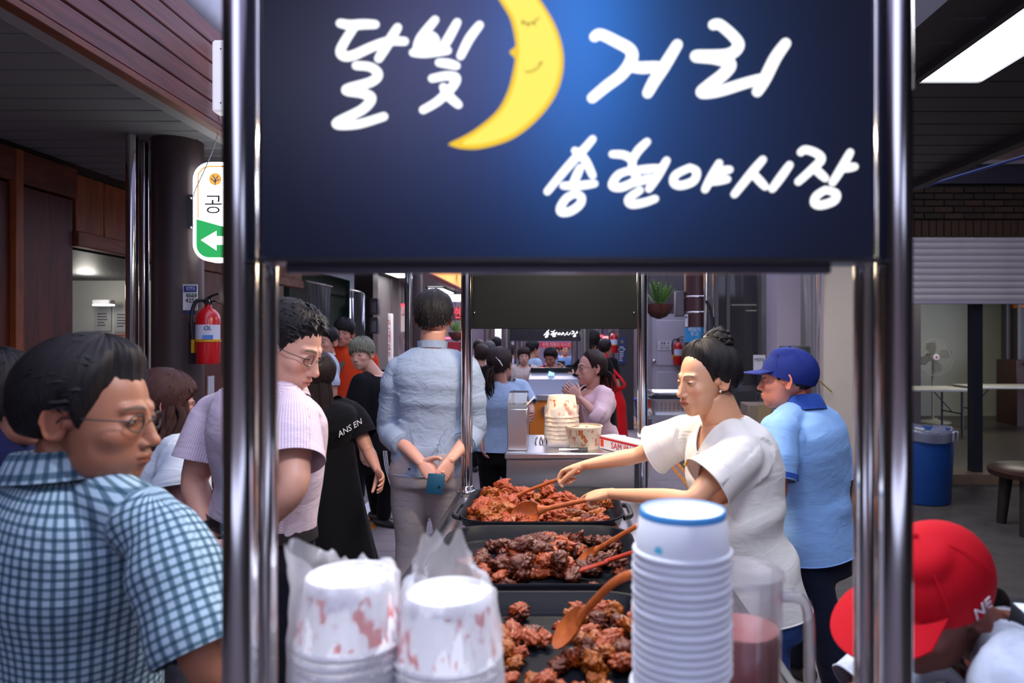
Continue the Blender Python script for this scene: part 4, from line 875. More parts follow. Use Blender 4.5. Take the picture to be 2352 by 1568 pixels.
a, b = P(1240, 798, 9.5), P(1316, 786, 9.5); MB().box((a.x, 9.48, a.z), (b.x, 9.5, b.z)).build('banner', mat('red_banner', srgb(196, 30, 46), .5, emit=(.5, .03, .05, .3)), c4); text_obj('lettering', '송현 떡볶이 야시장', .06, ((a.x+b.x)/2, 9.475, (a.z+b.z)/2), WHITEP, c4, width=(b.x-a.x)*.85)
MB().box((-.5, 9.6, .1), (.15, 10.3, 1.0)).build('body', STEEL2, c4, bevel=.01); MB().box((-.53, 9.57, 1.0), (.18, 10.33, 1.04)).build('counter_top', STEEL2, c4, bevel=.006)
pb_ = thing('tablet_box', 'dark tablet stand on the far counter behind the grill', 'tablet', P(1290, 849, 9.7))
MB().box(P(1280, 849, 9.7), P(1298, 828, 9.65)).build('screen', BLACKP, pb_, bevel=.01)
ph = thing('phone_screen', 'small lit blue phone screen on the grill hood', 'phone', P(1265, 865, 7.3))
MB().obox(P(1265, 864, 7.25), (.03, 0, -.01), (0, .008, 0), (.01, 0, .045)).build('screen', glow('phone_glow', (.35, .65, 1), 1.6), ph)

# ================================================================== props left and right
def extinguisher(label, c, s=1.0, face=V((0, -1, 0)), brand=True):
    """c: centre of base"""
    c = V(c); t = thing('fire_extinguisher', label, 'fire extinguisher', c); R_ = mat('extinguisher_red', srgb(190, 22, 30), .28, coat=.4)
    MB().lathe([(.0, 0), (.058*s, 0), (.062*s, .01*s), (.062*s, .05*s), (.064*s, .06*s), (.064*s, .25*s), (.058*s, .28*s), (.04*s, .305*s), (.02*s, .318*s), (.016*s, .335*s), (0, .335*s)], c, 32).build('cylinder', R_, t)
    lb = MB().lathe([(.0648*s, .135*s), (.0648*s, .22*s)], c, 24, a0=math.pi*1.15, a1=math.pi*2.05).build('label_sheet', mat('ext_label', srgb(200, 205, 225), .5), t)
    if brand:
        text_obj('lettering', 'OL', .034*s, c+V((.03*s, -.066*s, .2*s)), mat('print_navy', srgb(30, 40, 110), .5), lb, shear=.2)
        MB().obox(c+V((.03*s, -.0605*s, .15*s)), (.022*s, .012*s, 0), (0, .001, 0), (0, 0, .012*s)).build('print', mat('print_blue2', srgb(70, 120, 200), .5), lb)
    BR = mat('bracket_yellow', srgb(206, 150, 30), .4)
    MB().lathe([(.0652*s, .122*s), (.068*s, .124*s), (.068*s, .136*s), (.0652*s, .138*s)], c, 28).build('strap', BR, t)
    MB().box(c+V((-.082*s, -.03*s, .06*s)), c+V((-.064*s, -.012*s, .137*s))).build('bracket', BR, t, bevel=.003)
    hd = c+V((0, 0, .335*s))
    MB().lathe([(.02*s, 0), (.024*s, .012*s), (.02*s, .03*s), (.012*s, .035*s)], hd, 16, cap=True).build('valve', BLACKP, t)
    MB().tube([hd+V((-.01*s, 0, .03*s)), hd+V((.03*s, -.01*s, .05*s)), hd+V((.075*s, -.02*s, .062*s))], [(.012*s, .006*s)]*3, 8).build('lever', BLACKP, t)
    MB().tube([hd+V((0, 0, .015*s)), hd+V((.05*s, -.01*s, .02*s)), hd+V((.075*s, -.015*s, .005*s))], [(.01*s, .005*s)]*3, 8).build('lever', BLACKP, t)
    MB().lathe([(.014*s, 0), (.014*s, .006*s)], hd+V((.012*s, -.03*s, .012*s)), 16, V((0, -1, 0)), cap=True).build('gauge', STEEL, t)
    MB().tube(catmull([hd+V((-.012*s, 0, .02*s)), hd+V((-.06*s, -.012*s, .015*s)), hd+V((-.082*s, -.02*s, -.06*s)), c+V((-.076*s, -.022*s, .14*s))], 6), .010*s, 10).build('hose', BLACKP, t)
    return t
extinguisher('red fire extinguisher with yellow bracket hung on the big brown column', P(478, 835, 3.78), .98)
MB  # column bracket plate
tag(MB().box(P(437, 835, 3.84), P(452, 740, 3.82)).build('mount_plate', mat('plate_dark', (.03, .02, .03), .4)), 'dark mounting plate between extinguisher and brown column', 'bracket')
extinguisher('red fire extinguisher beside the pale grey door', P(1557, 838, 10.92), 1.15, brand=False)
extinguisher('red fire extinguisher far behind the red aproned vendor', P(1410, 810, 11.2), 1.0, brand=False)
# restroom lightbox on the column
rs_ = thing('restroom_sign', 'backlit white and green arrow sign 공중화장실 on the brown column', 'sign', P(505, 605, 3.86))
def rr_poly(x0, y0, x1, y1, r, d, n=8):
    out = []
    for k, (cx, cy) in enumerate(((x1-r, y0+r), (x1-r, y1-r), (x0+r, y1-r), (x0+r, y0+r))):
        for i in range(n+1):
            t_ = -math.pi/2+math.pi/2*(k+i/n); out.append(P(cx+r*math.cos(t_), cy+r*math.sin(t_), d))
    return out
D_ = 3.86
pn = MB().prism(rr_poly(443, 372, 590, 600, 40, D_), (0, .09, 0)).build('panel', glow('sign_white', (.97, .96, 1), 2.6), rs_, smooth=False)
gp = []
for k in range(9): t_ = math.pi-math.pi/2*k/8*-1; gp.append(P(480+29*math.cos(math.pi+0)*0+(-29)*math.cos(math.pi/2*k/8), 562+29*math.sin(math.pi/2*k/8), D_-.004))
gp = [P(451, 503, D_-.004)]+gp+[P(560, 591, D_-.004), P(583, 560, D_-.004), P(583, 540, D_-.004)]
MB().prism(gp, (0, .003, 0)).build('green_field', glow('sign_green', (.03, .42, .12), 1.0), pn, smooth=False)
ar = [(461, 551), (497, 530), (497, 542), (545, 542), (545, 562), (497, 562), (497, 575)]
MB().prism([P(x, y, D_-.006) for x, y in ar], (0, .002, 0)).build('arrow', glow('sign_white2', (1, 1, 1), 1.6), pn, smooth=False)
mb = MB(); op = [(455, 500), (455, 412), (460, 394), (476, 383), (520, 382), (585, 382)]
stroke_mesh(mb, op, 1.6, conv=lambda x, y, o=0: P(x, y, D_-.004)); mb.build('orange_line', glow('sign_orange', (.9, .45, .08), 1), pn, smooth=False, recalc=False)
text_obj('lettering', '공중', .118, P(512, 472, D_-.004), mat('sign_ink', (.08, .07, .1), .5), pn)
MB().prism([P(494+14*math.cos(t_), 411+14*math.sin(t_), D_-.004) for t_ in np.linspace(0, 2*math.pi, 24, endpoint=False)], (0, .002, 0)).build('emblem', glow('sign_orange', (0,)*3, 1), pn, smooth=False)
mb = MB()
for s_ in ([(494, 424), (494, 412), (489, 403)], [(494, 414), (501, 404)], [(493, 417), (485, 410)], [(494, 417), (503, 412)]): stroke_mesh(mb, s_, 1.2, conv=lambda x, y, o=0: P(x, y, D_-.007))
mb.build('emblem_tree', WHITEP, pn, smooth=False, recalc=False)
MB().box(P(431, 527, 3.9), P(446, 446, 3.86)).build('bracket', mat('bracket_steel', (.25, .25, .26), .4, .7), rs_, bevel=.003)
for y_ in (455, 522): MB().ball(P(438, y_, 3.855), .008, 8).build('bolt', STEEL, rs_)
wr = thing('white_wire', 'thin white wire hanging from the lightbox to the restroom sign', 'wire', P(450, 440, 3.8))
MB().tube(catmull([P(503, 255, 3.62), P(506, 280, 3.64), P(494, 330, 3.7), P(472, 385, 3.75), P(447, 440, 3.8), P(446, 452, 3.85)], 6), .003, 6).build('wire', WHITEP, wr)
hk = thing('wire_hook', 'short bent wire hook sticking out of the soffit', 'hook', P(370, 235, 3.4))
MB().tube(catmull([P(375, 230, 3.4), P(384, 236, 3.4), P(380, 243, 3.4), P(360, 243, 3.42)], 5), .004, 6).build('hook', DARK, hk)
ws_ = thing('white_lightbox', 'white lightbox sign hung at the end of the plank fascia', 'sign', P(540, 270, 3.62))
MB().box(P(503, 268, 3.58), P(600, 90, 3.50)).build('box', mat('lightbox_white', (.8, .8, .85), .4, emit=(.9, .9, 1, .5)), ws_, bevel=.012)
for y_ in (112, 236): MB().ball(P(507, y_, 3.495), .004, 8).build('screw', DARK, ws_)
text_obj('lettering', '화', .12, P(545, 180, 3.495), mat('print_blue2', (0, 0, 0)), ws_)
nts = thing('column_notice', 'white notice with blue band and number 4254 on the brown column', 'notice', P(437, 712, 3.81))
MB().box(P(420, 712, 3.79), P(454, 653, 3.795)).build('sheet', WHITEP, nts)
MB().box(P(422, 670, 3.786), P(452, 656, 3.79)).build('blue_band', mat('print_blue', (0, 0, 0)), nts)
text_obj('lettering', '보안등', .027, P(438, 663, 3.784), WHITEP, nts, width=.05); text_obj('lettering', '4254', .034, P(440, 690, 3.786), INK, nts)
MB().box(P(428, 681, 3.786), P(452, 674, 3.79)).build('green_band', mat('print_green', srgb(40, 90, 70), .6), nts); text_obj('lettering', '송현1동', .014, P(440, 677.5, 3.784), WHITEP, nts)
tag(MB().box(P(428, 722, 3.79), P(450, 714, 3.795)).build('blue_sticker', mat('print_blue', (0, 0, 0))), 'small blue sticker under the white notice on brown column', 'sticker')
# hanging planters
LEAFM = [mat('leaf_%d' % i, c, .5) for i, c in enumerate((srgb(84, 128, 50), srgb(120, 160, 66), srgb(58, 100, 44)))]
def planter(label, c, r, d_h, nf=26, lift=1.0):
    c = V(c); t = thing('hanging_planter', label, 'planter', c)
    MB().lathe([(.01, -r*1.02), (r*.55, -r*.85), (r*.88, -r*.45), (r, 0), (r*.94, 0), (r*.8, -r*.4), (.02, -r*.2)], c, 28).build('basket', mat('coir', srgb(88, 44, 38), .85, bump=(60, .6), var=(20, .3)), t)
    for k in range(8):
        a_ = 2*math.pi*k/8; MB().tube([c+V((math.cos(a_)*r*q_*1.02, math.sin(a_)*r*q_*1.02, z_*r)) for q_, z_ in ((1, 0), (.88, -.45), (.55, -.87), (.1, -1.04))], .006, 6).build('wire', DARK, t)
    for k in range(3):
        a_ = 2*math.pi*k/3+.5; MB().tube([c+V((math.cos(a_)*r, math.sin(a_)*r, 0)), c+V((0, 0, d_h))], .004, 6).build('hanger', DARK, t)
    for k in range(nf):
        mb = MB(); a_ = random.uniform(0, 6.28); o_ = random.uniform(.2, 1.0); L_ = r*random.uniform(1.1, 1.75)*lift; base = c+V((math.cos(a_)*r*.4*o_, math.sin(a_)*r*.4*o_, 0))
        pth = [base+V((math.cos(a_)*o_*L_*f*.75, math.sin(a_)*o_*L_*f*.75, L_*(f*1.15-.45*o_*f*f))) for f in np.linspace(0, 1, 9)]
        mb.tube(pth, .004, 4)
        for i in range(1, 9):
            tn = (pth[i]-pth[i-1]).normalized(); sd = tn.cross(V((0, 0, 1))).normalized()
            for s in (-1, 1):
                ll = r*.34*(1.1-i/10); b_ = pth[i]; d_ = (sd*s+tn*.8).normalized(); w_ = tn*ll*.16
                mb.add([b_-w_, b_+d_*ll*.5-w_*1.3, b_+d_*ll, b_+d_*ll*.5+w_*1.3, b_+w_], [(0, 1, 2, 3, 4)])
        mb.build('frond', LEAFM[k % 3], t, recalc=False)
planter('fern in a round coir hanging basket beside the cart\'s rear pole', P(1513, 698, 7.6), .155, 1.28, 34, 1.05)
planter('small fern in a hanging basket by the pink neon', P(1049, 763, 14), .17, 1.2, 22)
# steel trays on a low stand, orange baskets, stools
st = thing('tray_stand', 'low stand holding steel trays beside the vendor', 'stand', (.92, 6.1, 0))
ztr = P(1525, 950, 6.0).z
MB().box((.74, 5.85, ztr-.03), (1.25, 6.35, ztr)).build('shelf', STEEL2, st); MB().box((.74, 5.85, ztr-.33), (1.25, 6.35, ztr-.30)).build('shelf', STEEL2, st)
for x in (.76, 1.23):
    for y in (5.88, 6.32): MB().box((x-.015, y-.015, 0), (x+.015, y+.015, ztr-.03)).build('leg', STEEL, st)
PERF = mat('perforated_steel', (.52, .52, .56), .3, 1.)
def tray(label, c, wx, wy, h, m, nm='steel_tray', cat='tray', holes=True):
    c = V(c); t = thing(nm, label, cat, c)
    R_ = [rrect(c.x, c.y, wx*.86, wy*.86, .03, c.z, 4), rrect(c.x, c.y, wx*.95, wy*.95, .035, c.z+h, 4), rrect(c.x, c.y, wx*1.04, wy*1.04, .04, c.z+h, 4), rrect(c.x, c.y, wx*1.04, wy*1.04, .04, c.z+h+.008, 4), rrect(c.x, c.y, wx*.93, wy*.93, .035, c.z+h+.006, 4), rrect(c.x, c.y, wx*.84, wy*.84, .03, c.z+.01, 4)]
    MB().rings(R_, True, True).build('tray', m, t, ang=50)
    if holes:
        mb = MB()
        for i in range(10):
            for j in range(5): mb.lathe([(.005, 0), (.0005, .001)], (c.x-wx*.36+wx*.08*i, c.y-wy*(.435+.009*j), c.z+h*(.15+.15*j)), 6, V((0, -1, 0)))
        tag(mb.build('perforations', BLACKP, t), kind='stuff')
    return t
tray('perforated steel tray on the stand beside the vendor', (.99, 6.08, ztr+.001), .46, .4, .13, PERF)
tray('shallow steel tray stacked on the perforated tray', (1.0, 6.1, ztr+.146), .42, .36, .04, PERF, holes=False)
tray('orange plastic basket on the low shelf beside the vendor', (1.02, 6.08, ztr-.299), .42, .36, .12, mat('orange_plastic', srgb(226, 110, 50), .45), 'plastic_basket', 'basket', False)
def stool(label, c, s, m):
    c = V(c); t = thing('plastic_stool', label, 'stool', c)
    MB().rings([rrect(c.x, c.y, .28*s, .28*s, .05, c.z+.43*s, 4), rrect(c.x, c.y, .3*s, .3*s, .05, c.z+.44*s, 4), rrect(c.x, c.y, .29*s, .29*s, .05, c.z+.46*s, 4)]).build('seat', m, t)
    for sx in (-1, 1):
        for sy in (-1, 1): MB().tube([c+V((sx*.12*s, sy*.12*s, .44*s)), c+V((sx*.155*s, sy*.155*s, 0))], [(.03*s, .03*s), (.022*s, .022*s)], 8).build('leg', m, t)
    for sx in (-1, 1): MB().box(c+V((sx*.135*s-.01, -.12*s, .2*s)), c+V((sx*.135*s+.01, .12*s, .24*s))).build('stretcher', m, t)
cst = P(1441, 955, 12.4); stool('blue plastic stool behind the red apron', (cst.x, 11.9, 0), .95, mat('blue_plastic', srgb(36, 84, 190), .4))
stool('white plastic stool beside the blue-capped man', (2.12, 7.3, 0), 1.15, mat('white_plastic', srgb(190, 186, 180), .4))
bxs = thing('cardboard_boxes', 'tan cardboard box resting on the white stool', 'box', (2.12, 7.3, .53)); MB().box((1.95, 7.14, .531), (2.3, 7.46, .8)).build('carton', mat('carton_tan', srgb(128, 112, 96), .7), bxs, bevel=.01)
MB().box((2.05, 7.135, .531), (2.19, 7.14, .8)).build('tape', mat('tape', srgb(150, 130, 100), .3), bxs)
pic = thing('menu_card', 'white menu card standing behind the blue cap', 'card', P(1745, 845, 7.9)); MB().box(P(1730, 858, 7.9), P(1758, 815, 7.88)).build('card', WHITEP, pic)
text_obj('lettering', 'MENU', .05, P(1746, 826, 7.87), INK, pic)
frg = thing('drinks_cooler', 'narrow black cooler with red advert behind the blue-capped man', 'cooler', (2.35, 6.35, 0))
MB().box((2.13, 6.3, 0), (2.3, 6.7, 1.42)).build('cabinet', DARK, frg, bevel=.01); MB().box((2.16, 6.29, .55), (2.28, 6.3, 1.1)).build('advert', mat('advert_red', srgb(150, 20, 34), .4), frg)
# right court: bin, tables, fan, wooden table
bn = P(2150, 1163, 6.06); bn = thing('rubbish_bin', 'blue plastic rubbish bin lined with a clear bag', 'bin', (P(2148, 1163, 6.06).x, 6.3, 0)); c = V(bn['_w'])
MB().lathe([(.0, .004), (.235, .004), (.245, .02), (.272, .62), (.285, .63), (.285, .66), (.268, .66), (.262, .62), (.235, .03), (0, .03)], c, 40).build('tub', mat('bin_blue', srgb(24, 74, 150), .4, var=(3, .08)), bn)
MB().rings([[c+V(((r_+.008*math.sin(9*a_)+.005*math.sin(17*a_+z_*30))*math.cos(a_), (r_+.008*math.sin(9*a_))*math.sin(a_), z_+.008*math.sin(5*a_))) for a_ in np.linspace(0, 2*math.pi, 60, endpoint=False)] for r_, z_ in ((.29, .57), (.294, .64), (.292, .672), (.272, .675), (.245, .6), (.22, .5))], True, False).build('liner', film('bag_liner', (.8, .85, 1), .35, .3, .15, (25, .6)), bn, ang=180)
def fold_table(label, x0, x1, y0, y1, z):
    t = thing('folding_table', label, 'table', ((x0+x1)/2, (y0+y1)/2, 0)); MB().box((x0, y0, z-.04), (x1, y1, z)).build('table_top', mat('table_white', srgb(206, 204, 196), .4), t, bevel=.01)
    for x in (x0+.12, x1-.12):
        for y in (y0+.08, y1-.08): MB().tube([(x, y, 0), (x, y, z-.04)], .016, 8).build('leg', DARK, t)
        MB().tube([(x, y0+.08, .35), (x, y1-.08, .35)], .01, 8).build('brace', DARK, t)
        MB().tube([(x, (y0+y1)/2, .36), (x+(.3 if x < (x0+x1)/2 else -.3), (y0+y1)/2, z-.04)], .009, 8).build('brace', DARK, t)
fold_table('white folding table in front of the standing fan', 4.6, 6.15, 10.2, 10.9, .73)
fold_table('white folding table near the orange counter', 6.5, 8.2, 10.7, 11.35, .73)
fn = thing('standing_fan', 'large grey standing fan inside the court shop', 'fan', (6.55, 12.0, 0)); c = V((6.55, 12.0, 0)); hc_ = P(2147, 820, 12.0); c.x = hc_.x; fn.location = c; fn['_w'] = tuple(c)
FG = mat('fan_grey', srgb(150, 148, 136), .5); HR = .32
MB().lathe([(0, 0), (.26, 0), (.25, .03), (.06, .06), (.03, .09)], c, 28).build('base', FG, fn)
MB().tube([c+V((0, .06, .05)), V((hc_.x, 12.06, hc_.z))], .022, 12).build('stem', FG, fn)
hp = V(hc_); MB().lathe([(.0, .03), (.06, .03), (.075, .06), (.07, .2), (0, .22)], hp, 20, V((0, 1, 0))).build('motor', FG, fn)
mb = MB()
for rr_ in np.linspace(.08, HR, 9): mb.lathe([(rr_-.003, -.05+.05*(rr_/HR)**2), (rr_+.003, -.05+.05*(rr_/HR)**2)], hp, 36, V((0, 1, 0)))
for k in range(28):
    a_ = 2*math.pi*k/28; mb.tube([hp+V((math.cos(a_)*r_, -.05+.05*(r_/HR)**2, math.sin(a_)*r_)) for r_ in (.06, .2, HR)], .002, 4)
mb.lathe([(HR-.006, -.006), (HR+.008, -.006), (HR+.008, .012), (HR-.006, .012)], hp, 40, V((0, 1, 0))); mb.build('guard', FG, fn)
MB().lathe([(0, -.06), (.05, -.058), (.06, -.045)], hp, 20, V((0, 1, 0))).build('badge', WHITEP, fn); MB().lathe([(0, -.064), (.022, -.063)], hp, 16, V((0, 1, 0))).build('badge_dot', REDP, fn)
for k in range(4):
    a_ = math.pi/2*k+.4; bl = [hp+V((math.cos(a_+da)*r_, dy, math.sin(a_+da)*r_)) for r_, da, dy in ((.05, -.4, .0), (.16, -.55, -.01), (.27, -.42, -.012), (.28, .1, .02), (.2, .35, .035), (.05, .4, .02))]
    MB().prism(bl, (0, .004, 0)).build('blade', mat('fan_blade', srgb(120, 118, 108), .5, alpha=.85), fn)
wt = thing('wooden_table', 'dark round wooden table at the edge of the court', 'table', (3.72, 5.3, 0)); c = V((3.72, 5.3, 0)); ztb = P(2320, 1075, 5.3).z
MB().lathe([(0, ztb), (.33, ztb), (.36, ztb-.02), (.35, ztb-.06), (0, ztb-.06)], c, 32).build('table_top', wood('dark_table', srgb(64, 38, 28), srgb(36, 20, 16), (2, 2, 2), .35), wt)
for k in range(4):
    a_ = math.pi/2*k+.6; MB().tube([c+V((math.cos(a_)*.24, math.sin(a_)*.24, ztb-.06)), c+V((math.cos(a_)*.28, math.sin(a_)*.28, 0))], [(.05, .05), (.035, .035)], 10).build('leg', mat('table_leg', (.02, .014, .012), .5), wt)
bg_ = thing('cloth_bundle', 'brown bundle resting on the dark wooden table', 'bundle', (3.86, 5.4, ztb)); MB().ball((3.86, 5.4, ztb+.1), (.12, .12, .105), 18).build('bundle', mat('bundle_cloth', srgb(84, 62, 62), .8, bump=(12, .8)), bg_)
bs_ = thing('black_bag', 'small black bag and steel scrap at the foot of the cream wall', 'bag', (2.75, 6.6, 0))
MB().ball((2.72, 6.62, .14), (.12, .1, .14), 16).build('bag', BLACKP, bs_); MB().obox((2.68, 6.48, .14), (.05, 0, -.06), (0, .01, 0), (.02, 0, .02)).build('plate', STEEL, bs_)
# ================================================================== people
def smin(a, b, k):
    h = np.clip(.5+.5*(b-a)/k, 0, 1); return b*(1-h)+a*h-k*h*(1-h)
def smax(a, b, k): return -smin(-a, -b, k)
def sd_ell(p, c, r):
    q = (p-np.array(c))/np.array(r); k0 = np.linalg.norm(q, axis=1); k1 = np.linalg.norm(q/np.array(r), axis=1); return k0*(k0-1)/np.maximum(k1, 1e-9)
def sd_cap(p, a, b, r0, r1):
    a, b = np.array(a), np.array(b); ba = b-a; h = np.clip(((p-a)@ba)/(ba@ba), 0, 1); return np.linalg.norm(p-a-h[:, None]*ba, axis=1)-(r0+(r1-r0)*h)
def head_sdf(p, fem, eyes):
    q = p.copy(); q[:, 0] = np.abs(q[:, 0])
    d = sd_ell(p, (0, -.016, .030), (.0735, .096, .085))
    d = smin(d, sd_ell(p, (0, .026, -.032), (.063 if not fem else .061, .062, .074)), .03)
    d = smin(d, sd_ell(p, (0, .028, -.072), (.052 if not fem else .045, .052, .040)), .025)
    d = smin(d, sd_ell(p, (0, .066, -.098), (.020, .018, .016)), .018)                     # chin
    d = smin(d, sd_ell(q, (.040, .058, -.026), (.021, .019, .018)), .018)                 # cheeks
    if fem: d = smin(d, sd_ell(q, (.036, .046, -.056), (.024, .024, .026)), .02)
    d = smin(d, sd_cap(q, (.012, .082, .020), (.040, .070, .022), .010, .007), .012)        # brow
    d = smax(d, -sd_ell(q, (.031, .100, .003), (.017, .018, .011)), .010)                # eye sockets
    d = smin(d, sd_ell(q, (.031, .0735, .002), (.0155, .012, .0105)), .005)                # lids and eyes
    d = smin(d, sd_cap(p, (0, .084, .008), (0, .101, -.032), .0075, .0105), .009)           # nose
    d = smin(d, sd_ell(p, (0, .104, -.036), (.0115, .011, .0095)), .006)
    d = smin(d, sd_ell(q, (.0115, .093, -.040), (.0075, .009, .007)), .005)
    d = smin(d, sd_ell(p, (0, .070, -.066), (.030, .024, .024)), .014)                    # muzzle
    d = smin(d, sd_ell(p, (0, .0905, -.0615), (.0225, .0085, .0055)), .004)                # lips
    d = smin(d, sd_ell(p, (0, .089, -.0715), (.0185, .0095, .0065)), .0035)
    return d
NLON, NLAT = 168, 120
def _grid(nlon, nlat):
    u = np.linspace(-1, 1, nlon, endpoint=False); az = np.pi*(.45*u+.55*u**3)          # dense on the face
    t = np.linspace(-1, 1, nlat); el = np.pi/2*(.72*t+.28*t**3)*.998; el = np.clip(el-.10*np.cos(el), -np.pi/2*.998, np.pi/2*.998)
    A_, E_ = np.meshgrid(az, el); d = np.stack([np.sin(A_)*np.cos(E_), np.cos(A_)*np.cos(E_), np.sin(E_)], -1).reshape(-1, 3)
    fs = [(i*nlon+j, i*nlon+(j+1) % nlon, (i+1)*nlon+(j+1) % nlon, (i+1)*nlon+j) for i in range(nlat-1) for j in range(nlon)]
    fs += [tuple(reversed(range(nlon))), tuple((nlat-1)*nlon+j for j in range(nlon))]
    return A_.ravel(), E_.ravel(), d, fs
_HC = {}
def head_geo(fem, res):
    k = (fem, res)
    if k in _HC: return _HC[k]
    nl, nt = {2: (168, 120), 1: (96, 72), 0: (56, 44)}[res]
    az, el, d, fs = _grid(nl, nt); r = np.full(len(d), .02)
    for _ in range(46): r -= .9*head_sdf(d*r[:, None], fem, 1)
    _HC[k] = (az, el, d, fs, r, nl, nt); return _HC[k]
def sstep(a, b, x): t = np.clip((x-a)/(b-a), 0, 1); return t*t*(3-2*t)
def face_cols(p, skin, lip, hairc, eyes, fem, blush=.0):
    """the face's own colours: lips, brows, eyes, lashes; plus painted shade at nostrils and mouth line"""
    n = len(p); c = np.tile(np.array(skin), (n, 1)); x = np.abs(p[:, 0]); y, z = p[:, 1], p[:, 2]; fr = sstep(.045, .07, y)
    def mix(c, w_, col): return c*(1-w_[:, None])+np.array(col)*w_[:, None]
    red = np.array(skin)*np.array([1.05, .80, .76])
    c = mix(c, .5*fr*np.exp(-(((x-.044)/.02)**2+((z+.03)/.02)**2))+.5*fr*np.exp(-((x/.014)**2+((z+.036)/.012)**2)), red)
    lw = .0225 if fem else .021
    m = fr*sstep(1.15, .85, np.sqrt((x/lw)**2+((z+.066)/.0115)**2))*sstep(.078, .082, y); c = mix(c, m*(.85 if fem else .55), lip)
    c = mix(c, fr*sstep(.0018, .0006, np.abs(z+.0665))*(x < lw*.95), np.array(lip)*.35)          # mouth line, painted as the shade between the lips
    by = .0215+.004*np.cos((x-.03)/.02*1.4); m = fr*sstep(.0042, .002, np.abs(z-by)-.001*(x < .03))*sstep(.011, .015, x)*sstep(.050, .044, x); c = mix(c, m*.85, hairc)
    if eyes > 0:
        hh = .0048*eyes; al = np.clip(1-((x-.031)/.0145)**2, 0, 1); ez = z-.0018
        m = fr*(np.abs(ez) < hh*al).astype(float); c = mix(c, m, (.62, .58, .56))
        m2 = m*(np.hypot(x-.031, ez-.0005) < .0056); c = mix(c, m2.astype(float), (.015, .01, .008))
        m = fr*sstep(.0016, .0006, np.abs(ez-hh*al))*(al > .02); c = mix(c, m*.95, (.02, .014, .012))
        m = fr*sstep(.0012, .0004, np.abs(ez+hh*al))*(al > .05); c = mix(c, m*.4, (.08, .04, .03))
    else:
        m = fr*sstep(.0020, .0008, np.abs(z+.0022+.003*(1-((x-.031)/.015)**2)))*(np.abs(x-.031) < .0155); c = mix(c, m*.95, (.02, .014, .012))
    m = fr*np.exp(-(((x-.0068)/.0035)**2+((z+.0455)/.0022)**2)); c = mix(c, np.clip(m, 0, 1)*.85, np.array(skin)*.12)  # dark dots paint the shade inside the nostrils
    return np.clip(c, 0, 1)
def ear_shell(mb, s):
    """ear on side s in head coordinates: a cupped leaf with a rolled rim"""
    c = V((s*.0725, -.010, -.004)); out = V((s*.9, -.42, 0)).normalized(); bk = V((s*.42, -.9, 0)).normalized(); n = 20; rows = []
    def pt(ro, th, back):
        x = .0185*ro*math.cos(th)*(1-.22*math.sin(th-.2)*0)*(1.0 if math.sin(th) > -.3 else .78); z = .0315*ro*math.sin(th)
        rim = 1/(1+math.exp(-(ro-.68)*22)); h = .0045+.0085*rim-.004*max(ro-.9, 0)*10
        h += (.004 if math.cos(th) > 0 else -.003)*ro
        if back: h -= .0065*(1-.35*max(ro-.8, 0)*5)
        return c+bk*(x+.004)+V((0, 0, z))+out*h
    for ro in (.04, .25, .45, .6, .72, .84, .94, 1.0): rows.append([pt(ro, 2*math.pi*k/n, False) for k in range(n)])
    for ro in (1.0, .9, .7, .4, .04): rows.append([pt(ro, 2*math.pi*k/n, True) for k in range(n)])
    mb.rings(rows, True, True); mb.ball(c+out*.006-bk*.013+V((0, 0, -.001)), (.004, .005, .008), 8); mb.tube([c+V((-s*.012, 0, 0)), c+out*.004], [(.02, .012)]*2, 10)
LINE = {'short': ([0, .35, .8, 1.1, 1.32, 1.55, 1.95, 2.5, 3.15], [.64, .62, .54, .26, -.16, .22, -.10, -.46, -.56]),
        'receding': ([0, .35, .7, 1.0, 1.25, 1.42, 1.6, 1.95, 2.5, 3.15], [.80, .82, .90, .60, .10, -.28, .22, -.18, -.60, -.72]),
        'bowl': ([0, .35, .8, 1.1, 1.32, 1.6, 1.95, 2.5, 3.15], [.30, .30, .24, .12, -.12, .15, -.12, -.50, -.62]),
        'fade': ([0, .35, .75, 1.05, 1.3, 1.55, 1.95, 2.5, 3.15], [.76, .74, .64, .40, -.05, .25, -.05, -.42, -.5]),
        'up': ([0, .4, .8, 1.05, 1.25, 1.38, 1.55, 1.9, 2.4, 3.15], [1.02, .98, .86, .64, .28, -.08, .18, -.45, -.80, -.95]),
        'long': ([0, .3, .8, 1.05, 1.3, 1.55, 3.15], [.72, .58, .40, .05, -.35, -.5, -.75]),
        'bob': ([0, .3, .8, 1.05, 1.3, 1.55, 3.15], [.42, .42, .36, .05, -.45, -.6, -.85])}
def hair_mat(col): return attr_mat_hair('hair_%02x%02x%02x' % tuple(int(255*c**.45) for c in col), col)
